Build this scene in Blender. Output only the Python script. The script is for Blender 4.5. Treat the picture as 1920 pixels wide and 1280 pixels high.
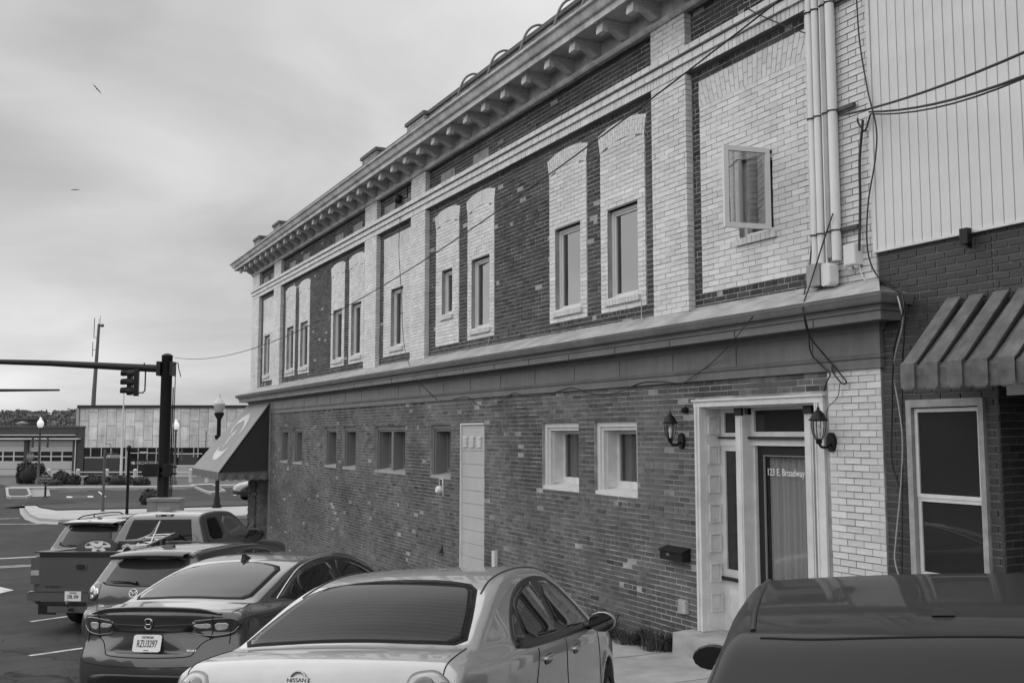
import bpy, bmesh, math, random
import numpy as np
from mathutils import Vector, Matrix

random.seed(7); np.random.seed(7)
scene = bpy.context.scene
for o in list(bpy.data.objects):
    bpy.data.objects.remove(o)
col = scene.collection

# ------------------------------------------------------------------ camera
EYE = 2.60; CAMD = 7.6
FPX = 1867.0                       # focal length in photo pixels (35 mm on a 36 mm sensor)
PITCH = math.atan(174 / FPX)
TH = math.atan(.5166 / math.hypot(1, .0932))
_fh = np.array([-math.cos(TH), math.sin(TH), 0.0])
CF = _fh * math.cos(PITCH) + np.array([0, 0, 1.0]) * math.sin(PITCH)
CR = np.array([math.sin(TH), math.cos(TH), 0.0])
CU = np.cross(CR, CF)
CP = np.array([0, -CAMD, EYE])
cam = bpy.data.cameras.new('camera'); camo = bpy.data.objects.new('camera', cam); col.objects.link(camo)
cam.sensor_width = 36; cam.lens = FPX / 1920 * 36; cam.clip_start = .05; cam.clip_end = 8000
m = Matrix.Identity(4)
for i in range(3):
    m[i][0] = CR[i]; m[i][1] = CU[i]; m[i][2] = -CF[i]; m[i][3] = CP[i]
camo.matrix_world = m
scene.camera = camo

# ------------------------------------------------------------------ sky, sun, exposure
SUN_AZ = math.radians(252)         # compass-like: direction the light comes from, measured from +X ccw
SUN_EL = math.radians(52)
w = bpy.data.worlds.new('World'); scene.world = w; w.use_nodes = True
nt = w.node_tree; nt.nodes.clear()
def wn(t, **k):
    n = nt.nodes.new(t)
    for a, b in k.items(): setattr(n, a, b)
    return n
def wmath(op, a, b=None, c=None):
    n = wn('ShaderNodeMath', operation=op)
    for i, v in enumerate((a, b, c)):
        if v is None: continue
        if isinstance(v, (int, float)): n.inputs[i].default_value = v
        else: nt.links.new(v, n.inputs[i])
    return n.outputs[0]
sky = wn('ShaderNodeTexSky', sky_type='NISHITA', sun_disc=False)
sky.sun_elevation = SUN_EL; sky.sun_rotation = math.pi / 2 - SUN_AZ
sky.air_density = 1.0; sky.dust_density = 3.0; sky.ozone_density = 1.0
bw = wn('ShaderNodeRGBToBW'); nt.links.new(sky.outputs[0], bw.inputs[0])
tc = wn('ShaderNodeTexCoord'); sep = wn('ShaderNodeSeparateXYZ'); nt.links.new(tc.outputs['Generated'], sep.inputs[0])
zz = wmath('ADD', wmath('MAXIMUM', sep.outputs[2], 0.0), .30)
px = wmath('DIVIDE', sep.outputs[0], zz); py = wmath('DIVIDE', sep.outputs[1], zz)
cmb = wn('ShaderNodeCombineXYZ'); nt.links.new(px, cmb.inputs[0]); nt.links.new(py, cmb.inputs[1])
def wnoise(scale, detail, rough, sx=1.0, sy=1.0, off=(0, 0, 0), dist=0.0):
    mp = wn('ShaderNodeMapping'); mp.inputs['Scale'].default_value = (sx, sy, 1); mp.inputs['Location'].default_value = off
    nt.links.new(cmb.outputs[0], mp.inputs[0])
    n = wn('ShaderNodeTexNoise'); n.inputs['Scale'].default_value = scale; n.inputs['Detail'].default_value = detail
    n.inputs['Roughness'].default_value = rough; n.inputs['Distortion'].default_value = dist
    nt.links.new(mp.outputs[0], n.inputs['Vector']); return n.outputs['Fac']
big = wnoise(.62, 3, .45, 1.0, .85, (19.08589779941421, 59.5930375547438, 0), .3)
mid = wnoise(2.1, 5, .5, 1.0, .8, (6.456370741711506, 4.566483937969627, 0), .4)
cl = wmath('ADD', wmath('MULTIPLY', big, .62), wmath('MULTIPLY', mid, .38))
mr = wn('ShaderNodeMapRange'); mr.inputs[1].default_value = .36; mr.inputs[2].default_value = .63
mr.inputs[3].default_value = 3.2; mr.inputs[4].default_value = 7.3; nt.links.new(cl, mr.inputs[0])
mx = wn('ShaderNodeMix', data_type='FLOAT'); mx.inputs[0].default_value = .9
nt.links.new(bw.outputs[0], mx.inputs[2]); nt.links.new(mr.outputs[0], mx.inputs[3])
bg = wn('ShaderNodeBackground'); bg.inputs[1].default_value = .1
cc = wn('ShaderNodeCombineXYZ')
for i in range(3): nt.links.new(mx.outputs[0], cc.inputs[i])
nt.links.new(cc.outputs[0], bg.inputs[0])
ow = wn('ShaderNodeOutputWorld'); nt.links.new(bg.outputs[0], ow.inputs[0])
sl = bpy.data.lights.new('sun', 'SUN'); sl.energy = 1.5; sl.angle = math.radians(150); sl.color = (1, 1, 1)
so = bpy.data.objects.new('sun', sl); col.objects.link(so)
sd = Vector((math.cos(SUN_AZ) * math.cos(SUN_EL), math.sin(SUN_AZ) * math.cos(SUN_EL), math.sin(SUN_EL)))
so.rotation_euler = sd.to_track_quat('Z', 'Y').to_euler(); so.location = (-20, -30, 40)
scene.view_settings.view_transform = 'Standard'; scene.view_settings.look = 'None'
scene.view_settings.gamma = 1; scene.view_settings.use_curve_mapping = False
scene.view_settings.exposure = 0.46
scene.render.resolution_x = 1024; scene.render.resolution_y = 682
scene.render.engine = 'CYCLES'

# ------------------------------------------------------------------ helpers
def ray(x, y):
    return CF + CR * (x - 960) / FPX - CU * (y - 640) / FPX
def at(x, y, depth):               # the point seen at photo pixel (x, y), depth metres in front of the camera
    return CP + ray(x, y) * depth
def onwall(x, y, Y=0.0):
    r = ray(x, y); t = (Y - CP[1]) / r[1]; return CP + r * t
GX = [-400, -60, -34, -31, -24, -17.9, -13.8, -9.7, -5, 0, 6, 14, 40, 400]
GZ = [-1.0, -1.0, -1.0, -.985, -.84, -.60, -.345, -.05, .39, .84, 1.25, 1.6, 1.9, 1.9]
def _pchip(xs, ys):
    xs = np.array(xs, float); ys = np.array(ys, float); h = np.diff(xs); d = np.diff(ys) / h
    mm = np.zeros(len(xs))
    for i in range(1, len(xs) - 1):
        if d[i - 1] * d[i] > 0:
            w1 = 2 * h[i] + h[i - 1]; w2 = h[i] + 2 * h[i - 1]
            mm[i] = (w1 + w2) / (w1 / d[i - 1] + w2 / d[i])
    def f(x):
        i = int(np.clip(np.searchsorted(xs, x) - 1, 0, len(h) - 1)); t = min(max((x - xs[i]) / h[i], 0), 1)
        return float((2*t**3-3*t**2+1)*ys[i] + (t**3-2*t**2+t)*h[i]*mm[i] + (-2*t**3+3*t**2)*ys[i+1] + (t**3-t**2)*h[i]*mm[i+1])
    return f
gz = _pchip(GX, GZ)                # height of the ground along the street
def onground(x, y, lift=0.0):
    r = ray(x, y); a, b = .5, 400.0
    for k in range(60):
        mpt = (a + b) / 2; p = CP + r * mpt
        if p[2] > gz(p[0]) + lift: a = mpt
        else: b = mpt
    return CP + r * a

MATS = {}
def mat(name, c, rough=.8, var=.12, scale=3.0, metal=0.0, bump=0.0, bscale=60.0, coat=0.0, crough=.03, spec=.5, ior=1.5,
        tint=False, grime=0.0, gscale=.7, streak=0.0, stretch=(1, 1, 1), tvar=0.0):
    if name in MATS: return MATS[name]
    mt = bpy.data.materials.new(name); mt.use_nodes = True; t = mt.node_tree; N = t.nodes; L = t.links
    b = N['Principled BSDF']; b.inputs['Roughness'].default_value = rough; b.inputs['Metallic'].default_value = metal
    b.inputs['Coat Weight'].default_value = coat; b.inputs['Coat Roughness'].default_value = crough
    b.inputs['Specular IOR Level'].default_value = spec; b.inputs['IOR'].default_value = ior
    tcn = N.new('ShaderNodeTexCoord'); mp = N.new('ShaderNodeMapping'); mp.inputs['Scale'].default_value = stretch
    L.new(tcn.outputs['Object'], mp.inputs[0])
    n = N.new('ShaderNodeTexNoise'); n.inputs['Scale'].default_value = scale; n.inputs['Detail'].default_value = 7
    n.inputs['Roughness'].default_value = .6; L.new(mp.outputs[0], n.inputs['Vector'])
    r = N.new('ShaderNodeMapRange'); r.inputs[1].default_value = .25; r.inputs[2].default_value = .75
    r.inputs[3].default_value = c * (1 - var); r.inputs[4].default_value = c * (1 + var); L.new(n.outputs['Fac'], r.inputs[0])
    out = r.outputs[0]
    def mul(a, bb):
        q = N.new('ShaderNodeMath'); q.operation = 'MULTIPLY'; L.new(a, q.inputs[0]); L.new(bb, q.inputs[1]); return q.outputs[0]
    if tint:
        a = N.new('ShaderNodeAttribute'); a.attribute_name = 'tint'; out = mul(out, a.outputs['Fac'])
    if grime:
        g = N.new('ShaderNodeTexNoise'); g.inputs['Scale'].default_value = gscale; g.inputs['Detail'].default_value = 9
        g.inputs['Roughness'].default_value = .65; L.new(tcn.outputs['Object'], g.inputs['Vector'])
        gr = N.new('ShaderNodeMapRange'); gr.inputs[1].default_value = .36; gr.inputs[2].default_value = .6
        gr.inputs[3].default_value = 1 - grime; gr.inputs[4].default_value = 1.0; L.new(g.outputs['Fac'], gr.inputs[0]); out = mul(out, gr.outputs[0])
    if streak:
        mp2 = N.new('ShaderNodeMapping'); mp2.inputs['Scale'].default_value = (9, 9, .35); L.new(tcn.outputs['Object'], mp2.inputs[0])
        g = N.new('ShaderNodeTexNoise'); g.inputs['Scale'].default_value = 1.2; g.inputs['Detail'].default_value = 6; L.new(mp2.outputs[0], g.inputs['Vector'])
        gr = N.new('ShaderNodeMapRange'); gr.inputs[1].default_value = .35; gr.inputs[2].default_value = .6
        gr.inputs[3].default_value = 1 - streak; gr.inputs[4].default_value = 1.0; L.new(g.outputs['Fac'], gr.inputs[0]); out = mul(out, gr.outputs[0])
    cb = N.new('ShaderNodeCombineColor')
    for i in range(3): L.new(out, cb.inputs[i])
    L.new(cb.outputs[0], b.inputs['Base Color'])
    if bump:
        n2 = N.new('ShaderNodeTexNoise'); n2.inputs['Scale'].default_value = bscale; n2.inputs['Detail'].default_value = 5
        L.new(tcn.outputs['Object'], n2.inputs['Vector'])
        bp = N.new('ShaderNodeBump'); bp.inputs['Strength'].default_value = bump; bp.inputs['Distance'].default_value = .01
        L.new(n2.outputs['Fac'], bp.inputs['Height']); L.new(bp.outputs[0], b.inputs['Normal'])
    MATS[name] = mt; return mt
def glassmat(name, c=.015, ior=2.0, transp=0.0, rough=.0, wave=0.0):
    if name in MATS: return MATS[name]
    mt = mat(name, c, rough=rough, var=.05, spec=.5, ior=ior)
    t = mt.node_tree; N = t.nodes; L = t.links; b = N['Principled BSDF']
    if wave:
        tcn = N.new('ShaderNodeTexCoord'); n2 = N.new('ShaderNodeTexNoise'); n2.inputs['Scale'].default_value = 1.3; n2.inputs['Detail'].default_value = 1
        L.new(tcn.outputs['Object'], n2.inputs['Vector']); bp = N.new('ShaderNodeBump'); bp.inputs['Strength'].default_value = wave; bp.inputs['Distance'].default_value = .05
        L.new(n2.outputs['Fac'], bp.inputs['Height']); L.new(bp.outputs[0], b.inputs['Normal'])
    if transp:
        out = N['Material Output']; tr = N.new('ShaderNodeBsdfTransparent'); gl = N.new('ShaderNodeBsdfGlossy'); gl.inputs['Roughness'].default_value = rough
        lw = N.new('ShaderNodeLayerWeight'); lw.inputs[0].default_value = .5
        pw_ = N.new('ShaderNodeMath'); pw_.operation = 'POWER'; pw_.inputs[1].default_value = 4.0; L.new(lw.outputs['Facing'], pw_.inputs[0])
        fr = N.new('ShaderNodeMath'); fr.operation = 'MULTIPLY_ADD'; r0 = ((ior - 1) / (ior + 1)) ** 2; fr.inputs[1].default_value = 1 - r0; fr.inputs[2].default_value = r0; L.new(pw_.outputs[0], fr.inputs[0])
        tr.inputs[0].default_value = (transp, transp, transp, 1)
        ms = N.new('ShaderNodeMixShader'); L.new(fr.outputs[0], ms.inputs[0]); L.new(tr.outputs[0], ms.inputs[1]); L.new(gl.outputs[0], ms.inputs[2])
        L.new(ms.outputs[0], out.inputs['Surface'])
    return mt
def emitmat(name, c, strength):
    if name in MATS: return MATS[name]
    mt = mat(name, c, rough=.4, var=.02); b = mt.node_tree.nodes['Principled BSDF']
    b.inputs['Emission Color'].default_value = (1, 1, 1, 1); b.inputs['Emission Strength'].default_value = strength; return mt

def tag(o, label=None, cat=None, group=None, kind=None):
    if label: o['label'] = label
    if cat: o['category'] = cat
    if group: o['group'] = group
    if kind: o['kind'] = kind
    return o
def empty(name, loc=(0, 0, 0), label=None, cat=None, group=None, parent=None):
    o = bpy.data.objects.new(name, None); col.objects.link(o); o.location = loc; o.empty_display_size = .2
    if parent: o.parent = parent
    return tag(o, label, cat, group)

class MB:
    def __init__(s): s.v = []; s.f = []; s.t = []; s.hast = False; s.sm = []
    def add(s, vs, fs, tint=1.0, smooth=False):
        b = len(s.v); s.v.extend([tuple(map(float, q)) for q in vs])
        for f in fs: s.f.append(tuple(i + b for i in f)); s.t.append(tint); s.sm.append(smooth)
        return s
    def box(s, x0, x1, y0, y1, z0, z1, tint=1.0):
        if x0 > x1: x0, x1 = x1, x0
        if y0 > y1: y0, y1 = y1, y0
        if z0 > z1: z0, z1 = z1, z0
        return s.add([(x0,y0,z0),(x1,y0,z0),(x1,y1,z0),(x0,y1,z0),(x0,y0,z1),(x1,y0,z1),(x1,y1,z1),(x0,y1,z1)],
              [(0,3,2,1),(4,5,6,7),(0,1,5,4),(1,2,6,5),(2,3,7,6),(3,0,4,7)], tint)
    def quad(s, a, b, c, d, tint=1.0): return s.add([a, b, c, d], [(0, 1, 2, 3)], tint)
    def prism(s, poly, axis, a, b, tint=1.0, smooth=False):
        # poly: list of 2-D points, extruded along axis ('x','y','z') from a to b
        n = len(poly)
        def mk(p, q):
            return {'x': (q, p[0], p[1]), 'y': (p[0], q, p[1]), 'z': (p[0], p[1], q)}[axis]
        vs = [mk(p, a) for p in poly] + [mk(p, b) for p in poly]
        fs = [tuple(range(n - 1, -1, -1)), tuple(range(n, 2 * n))] + [(i, (i + 1) % n, n + (i + 1) % n, n + i) for i in range(n)]
        return s.add(vs, fs, tint, smooth)
    def tube(s, pts, r, n=8, cap=True, smooth=True):
        P = [np.array(p, float) for p in pts]; R = r if hasattr(r, '__len__') else [r] * len(P)
        rings = []; up = None
        for i, p in enumerate(P):
            d = (P[min(i + 1, len(P) - 1)] - P[max(i - 1, 0)]); L = np.linalg.norm(d); d = d / (L if L > 1e-9 else 1)
            if up is None:
                up = np.array([0, 0, 1.0]) if abs(d[2]) < .9 else np.array([1.0, 0, 0])
            a = np.cross(up, d); a /= max(np.linalg.norm(a), 1e-9); b = np.cross(d, a); up = b
            rings.append([p + R[i] * (math.cos(2*math.pi*k/n) * a + math.sin(2*math.pi*k/n) * b) for k in range(n)])
        vs = [q for rg in rings for q in rg]
        fs = [(i*n+k, i*n+(k+1) % n, (i+1)*n+(k+1) % n, (i+1)*n+k) for i in range(len(P)-1) for k in range(n)]
        s.add(vs, fs, 1.0, smooth)
        if cap:
            s.add(rings[0], [tuple(range(n - 1, -1, -1))]); s.add(rings[-1], [tuple(range(n))])
        return s
    def lathe(s, prof, c=(0, 0, 0), n=16, axis='z', smooth=True, cap=True):
        # prof: (radius, height) from bottom to top
        vs = []
        for r, h in prof:
            for k in range(n):
                a = 2 * math.pi * k / n; u, v = r * math.cos(a), r * math.sin(a)
                vs.append({'z': (c[0]+u, c[1]+v, c[2]+h), 'y': (c[0]+u, c[1]+h, c[2]-v), 'x': (c[0]+h, c[1]+u, c[2]+v)}[axis])
        m2 = len(prof)
        fs = [(i*n+k, i*n+(k+1) % n, (i+1)*n+(k+1) % n, (i+1)*n+k) for i in range(m2-1) for k in range(n)]
        s.add(vs, fs, 1.0, smooth)
        if cap: s.add(vs[:n], [tuple(range(n-1, -1, -1))]); s.add(vs[-n:], [tuple(range(n))])
        return s
    def mesh(s, name):
        me = bpy.data.meshes.new(name); me.from_pydata(s.v, [], s.f); me.validate(clean_customdata=False)
        if len(me.polygons) == len(s.t):
            if any(abs(t - 1) > 1e-6 for t in s.t) or s.hast:
                a = me.attributes.new('tint', 'FLOAT', 'FACE'); a.data.foreach_set('value', np.array(s.t, np.float32))
            if any(s.sm): me.polygons.foreach_set('use_smooth', s.sm)
        me.update(); return me
    def build(s, name, material, parent=None, label=None, cat=None, group=None, kind=None, loc=None):
        me = s.mesh(name); me.materials.append(material)
        o = bpy.data.objects.new(name, me); col.objects.link(o)
        if parent: o.parent = parent
        if loc is not None: o.location = loc
        return tag(o, label, cat, group, kind)
def copy_tree(o, parent=None):
    c = o.copy(); col.objects.link(c); c.parent = parent
    if parent: c.matrix_parent_inverse = o.matrix_parent_inverse
    for ch in list(o.children): copy_tree(ch, c)
    return c
def sag(a, b, drop, n=14):
    a = np.array(a, float); b = np.array(b, float)
    return [a + (b - a) * t - np.array([0, 0, drop * 4 * t * (1 - t)]) for t in np.linspace(0, 1, n)]
def spline(pts, n=8):
    P = [np.array(p, float) for p in pts]; P = [2*P[0]-P[1]] + P + [2*P[-1]-P[-2]]; out = []
    for i in range(1, len(P) - 2):
        for k in range(n):
            t = k / n; a, b, c, d = P[i-1], P[i], P[i+1], P[i+2]
            out.append(.5 * ((2*b) + (c-a)*t + (2*a-5*b+4*c-d)*t*t + (3*b-a-3*c+d)*t**3))
    out.append(P[-2]); return out
def text_mesh(txt, size, name, material, parent=None, align='CENTER', extrude=.0015, sx=1.0, shear=0.0):
    cu = bpy.data.curves.new(name, 'FONT'); cu.body = txt; cu.size = size; cu.align_x = align; cu.align_y = 'CENTER'; cu.extrude = extrude
    cu.shear = shear; cu.resolution_u = 3
    tmp = bpy.data.objects.new(name, cu); col.objects.link(tmp)
    dg = bpy.context.evaluated_depsgraph_get(); me = bpy.data.meshes.new_from_object(tmp.evaluated_get(dg))
    bpy.data.objects.remove(tmp)
    for v in me.vertices: v.co.x *= sx
    me.materials.clear(); me.materials.append(material)
    o = bpy.data.objects.new(name, me); col.objects.link(o)
    if parent: o.parent = parent
    return o
def orient(o, loc, right, up):
    r = Vector(right).normalized(); u = Vector(up).normalized(); n = r.cross(u).normalized(); u = n.cross(r)
    mm = Matrix.Identity(4)
    for i in range(3): mm[i][0] = r[i]; mm[i][1] = u[i]; mm[i][2] = n[i]; mm[i][3] = loc[i]
    o.matrix_local = mm; return o
# ------------------------------------------------------------------ ground
asph = mat('asphalt', .050, rough=.92, spec=.25, var=.25, scale=1.2, bump=.35, bscale=180, grime=.25, gscale=.35)
def ground_sheet():
    xs = [-4000, -1500, -600, -300, -150, -80, -60, -45] + list(np.arange(-40, 14.1, .5)) + [20, 40, 90, 400, 1500, 4000]
    ys = [-4000, -600, -120, -60, -30, -15, -8, -4, 0, 2, 6, 30, 120, 600, 4000]
    b = MB(); n = len(ys)
    for x in xs:
        for y in ys: b.v.append((float(x), float(y), gz(x)))
    for i in range(len(xs) - 1):
        for j in range(n - 1):
            b.f.append((i*n+j, (i+1)*n+j, (i+1)*n+j+1, i*n+j+1)); b.t.append(1.0); b.sm.append(True)
    return b.build('street', asph, kind='structure')
street = ground_sheet()

# older, paler and cracked surface of the parking bays
lotm = mat('cracked_asphalt', .055, rough=.92, spec=.25, var=.28, scale=1.0, bump=.4, bscale=160, grime=.4, gscale=.5)
def add_cracks(mt):
    t = mt.node_tree; N = t.nodes; L = t.links; b = N['Principled BSDF']; src = b.inputs['Base Color'].links[0].from_socket
    tcn = N.new('ShaderNodeTexCoord'); nz = N.new('ShaderNodeTexNoise'); nz.inputs['Scale'].default_value = 1.1; nz.inputs['Detail'].default_value = 5; L.new(tcn.outputs['Object'], nz.inputs['Vector'])
    vm = N.new('ShaderNodeVectorMath'); vm.operation = 'MULTIPLY_ADD'; vm.inputs[1].default_value = (1.4, 1.4, 0); L.new(nz.outputs['Color'], vm.inputs[0]); L.new(tcn.outputs['Object'], vm.inputs[2])
    vo = N.new('ShaderNodeTexVoronoi'); vo.feature = 'DISTANCE_TO_EDGE'; vo.inputs['Scale'].default_value = .42; L.new(vm.outputs[0], vo.inputs['Vector'])
    mrr = N.new('ShaderNodeMapRange'); mrr.inputs[1].default_value = 0; mrr.inputs[2].default_value = .012; mrr.inputs[3].default_value = .25; mrr.inputs[4].default_value = 1.0; L.new(vo.outputs['Distance'], mrr.inputs[0])
    mxx = N.new('ShaderNodeVectorMath'); mxx.operation = 'SCALE'; L.new(src, mxx.inputs[0]); L.new(mrr.outputs[0], mxx.inputs['Scale']); L.new(mxx.outputs[0], b.inputs['Base Color'])
add_cracks(lotm)
def lot():
    b = MB(); xs = np.arange(-18.9, 14.1, .5)
    for a, c in zip(xs[:-1], xs[1:]): b.add([(a, -9.5, gz(a) + .0025), (c, -9.5, gz(c) + .0025), (c, -2.1, gz(c) + .0025), (a, -2.1, gz(a) + .0025)], [(0, 1, 2, 3)], 1, True)
    return b.build('parking_surface', lotm, kind='structure')
lot()

# ------------------------------------------------------------------ main building
pale = mat('pale_glazed_brick', .65, rough=.45, var=.07, scale=6, tint=True, grime=.14, gscale=1.1, bump=.08)
darkb = mat('dark_brick', .056, rough=.85, var=.25, scale=14, tint=True, bump=.4, bscale=90, grime=.25, gscale=1.2)
lowb = mat('painted_dark_brick', .122, rough=.8, var=.25, scale=12, tint=True, bump=.4, bscale=90, grime=.32, gscale=.8, streak=.12)
mort_d = mat('upper_mortar', .30, rough=.95, var=.35, scale=5)
mort_l = mat('lower_mortar', .34, rough=.95, var=.45, scale=3.2, grime=.45, gscale=.9)
mort_p = mat('pale_mortar', .17, rough=.95, var=.15)
sheet = mat('grey_sheet_metal_paint', .165, rough=.5, var=.12, scale=2.5, grime=.22, gscale=1.8, streak=.12)
creamp = mat('weathered_cream_paint', .66, rough=.7, var=.08, scale=5, grime=.4, gscale=2.2, streak=.15)
soffm = mat('weathered_soffit_paint', .48, rough=.8, var=.15, scale=5, grime=.35, gscale=2.0)
vinyl = mat('white_vinyl', .62, rough=.45, var=.04)
trimw = mat('white_trim_paint', .66, rough=.55, var=.06, scale=6, grime=.12, gscale=3)
trimg = mat('grey_trim_paint', .17, rough=.6, var=.1, scale=5)
flash = mat('pale_flashing', .43, rough=.7, var=.15, scale=4, grime=.35, gscale=2.5)
dark_in = mat('dark_interior', .012, rough=.9)
pane = glassmat('window_glass', .012, ior=2.5, wave=.05)
pane_low = glassmat('lower_window_glass', .03, ior=1.6)

B = empty('brick_building', (-20, 0, 0), 'two storey brick commercial building with pale brick pilasters and bracketed cornice', 'building')
B.location = (0, 0, 0)
X0, X1 = -34.3, -6.95
CH, BL = .0677, .2127
LOWX0 = -31.3
pil = [(-34.3, -33.30), (-31.30, -30.42), (-22.46, -21.62), (-19.46, -18.66), (-10.70, -9.95), (-7.84, -6.95)]
inf = [-29.55, -28.02, -24.83, -23.32, -17.74, -16.22, -13.09, -11.57]     # centres of the bricked-up arched openings
IHW = .57
panels = [(-33.02, -31.36), (-21.36, -19.52), (-9.80, -7.86)]
# (centre, width, z0, z1) of upper windows
upw = [(-32.45, .72, 4.51, 5.80)] + [(c, .76, 4.51, 5.80) for c in inf[:4]] + [(-20.50, .74, 4.51, 5.80), (-17.74, .50, 4.92, 5.80)] + \
      [(c, .76, 4.51, 5.80) for c in inf[5:]] + [(-8.79, .58, 4.90, 5.82)]
loww = [(-30.17, -29.20, 'a'), (-28.63, -27.65, 'a'), (-25.50, -24.47, 'a'), (-23.97, -22.93, 'a'), (-21.60, -19.67, 'b'), (-18.31, -17.31, 'a'),
        (-13.74, -12.64, 'c'), (-12.20, -11.13, 'c')]
LZ0, LZ1 = 1.75, 2.78
DOORX0, DOORX1, DOORZ0, DOORZ1 = -9.85, -7.71, .26, 3.0
SPX0, SPX1 = -16.83, -15.84

def wall_holes(b, x0, x1, z0, z1, y0, y1, holes):
    xs = sorted({x0, x1} | {min(max(h[i], x0), x1) for h in holes for i in (0, 1)})
    for a, c in zip(xs[:-1], xs[1:]):
        if c - a < 1e-4: continue
        mid = (a + c) / 2; cuts = sorted([(max(h[2], z0), min(h[3], z1)) for h in holes if h[0] < mid < h[1]])
        z = z0
        for ca, cb in cuts:
            if ca > z + 1e-4: b.box(a, c, y0, y1, z, ca)
            z = max(z, cb)
        if z < z1 - 1e-4: b.box(a, c, y0, y1, z, z1)

# backing masonry (the mortar one sees between the bricks)
bl = MB(); holes = [(a, c, LZ0, LZ1) for a, c, k in loww] + [(DOORX0, DOORX1, -1, DOORZ1), (SPX0, SPX1, -2, 2.77)]
wall_holes(bl, LOWX0, X1, -2.0, 3.60, .0045, .36, holes)
bl.build('lower_wall', mort_l, B)
bu = MB(); uh = [(c - w2 / 2, c + w2 / 2, a, z) for c, w2, a, z in upw]
wall_holes(bu, X0, X1, 3.60, 8.30, .1045, .45, uh)
bu.build('upper_wall', mort_d, B)
bp = MB()
for a, c in pil: bp.box(a + .008, c - .008, .005, .104, 4.0, 8.05)
for a, c in panels + [(q - IHW, q + IHW) for q in inf]:
    wall_holes(bp, a + .01, c - .01, 4.36, 6.70, .0985, .1035, uh)
bp.box(X0 + .008, X1 - .008, .006, .1035, 7.185, 7.50)
bp.build('pilaster_core', mort_p, B)
bb = MB()      # the rest of the block: roof and rear, so that no light leaks in
bb.box(X0, X1, .46, 14, 3.62, 8.35); bb.box(LOWX0 + .6, X1, 1.6, 14, -2, 3.6); bb.box(X0, X1, .1, 14, 8.36, 8.55)
bb.box(LOWX0, LOWX0 + .05, .36, 3.2, -2, 3.58)
bb.build('rear_block', dark_in, B)

NEAR = []      # the bricks that show largest become objects of their own
def project(p):
    v = np.array(p, float) - CP; z = v @ CF
    return 960 + FPX * (v @ CR) / z, 640 - FPX * (v @ CU) / z
class Bricks:
    def __init__(s, name, material, jit=.0015, depth=.03, single=0, tv=.25, occl=None, gap=.010, patch=0.0):
        s.name, s.m, s.jit, s.depth, s.single, s.tv, s.occl, s.gap = name, material, jit, depth, single, tv, occl, gap; s.L = []; s.patch = patch
    def put(s, xa, xb, za, zb, y=0.0, depth=None, tint=None):
        g = s.gap / 2
        if xb - xa < .02: return
        t = tint if tint is not None else max(.35, random.gauss(1.0, s.tv))
        if s.patch:
            u, v = (xa + xb) / 2, (za + zb) / 2
            nz = math.sin(.83*u + 1.3 + 1.1*math.sin(1.7*v)) * math.sin(1.9*v + .45*u + .8*math.sin(1.3*u)) + .6 * math.sin(2.6*u + 2.0*math.sin(2.3*v)) * math.sin(3.7*v + .9*math.sin(2.1*u))
            t = min(t, 1.3) * (1 + s.patch * nz)
            if random.random() < .03: t *= random.choice((.5, .6, .7, 1.25))
        t = min(t, 1.42)
        s.L.append((xa + g, xb - g, y + random.gauss(0, s.jit), (depth or s.depth), za + g, zb - g, t))
    def finish(s, parent):
        rest = s.L; one = []
        if s.single:
            def key(q):
                x, y = project(((q[0]+q[1])/2, q[2], (q[4]+q[5])/2))
                if not (5 < x < 1915 and 5 < y < 1190) or (s.occl and s.occl(x, y)): return 1e9
                return -(q[1] - q[0]) * (q[5] - q[4]) / max(.1, (q[0] ** 2 + CAMD ** 2)) ** .5 ** 2
            o = sorted(range(len(s.L)), key=lambda i: key(s.L[i])); sel = set(o[:s.single])
            one = [s.L[i] for i in o[:s.single]]; rest = [q for i, q in enumerate(s.L) if i not in sel]
        b = MB(); b.hast = True
        for xa, xb, y, d, za, zb, t in rest: chip(b, xa, xb, y, d, za, zb, t)
        b.build(s.name + '_courses', s.m, parent, kind='stuff')
        var = []
        for k in range(14):
            bb2 = MB(); bb2.hast = True; chip(bb2, -.5, .5, 0, 1, -.5, .5, max(.4, 1 + s.tv * (k - 6.5) / 5), unit=True)
            me = bb2.mesh(s.name); me.materials.append(s.m); var.append(me)
        for xa, xb, y, d, za, zb, t in one:
            k = int(np.clip(round((t - 1) / s.tv * 5 + 6.5), 0, 13)) if s.tv > 0 else 0
            o = bpy.data.objects.new(s.name, var[k]); col.objects.link(o); o.parent = parent
            o.location = ((xa+xb)/2, y, (za+zb)/2); o.scale = (xb-xa, d, zb-za)
def chip(b, xa, xb, y, d, za, zb, t, unit=False):
    # a brick with slightly worn corners: front face plus sides
    e = .0 if unit else .0025
    r = lambda: random.uniform(-e, e)
    if unit: b.add([(xa,y+d,za),(xb,y+d,za),(xb,y+d,zb),(xa,y+d,zb),(xa+.012,y,za+.04),(xb-.012,y,za+.04),(xb-.012,y,zb-.04),(xa+.012,y,zb-.04)],
          [(4,5,6,7),(0,1,5,4),(1,2,6,5),(2,3,7,6),(3,0,4,7)], t)
    else: b.add([(xa,y+d,za),(xb,y+d,za),(xb,y+d,zb),(xa,y+d,zb),(xa+r(),y,za+r()),(xb+r(),y,za+r()),(xb+r(),y,zb+r()),(xa+r(),y,zb+r())],
          [(4,5,6,7),(0,1,5,4),(1,2,6,5),(2,3,7,6),(3,0,4,7)], t)
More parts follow.
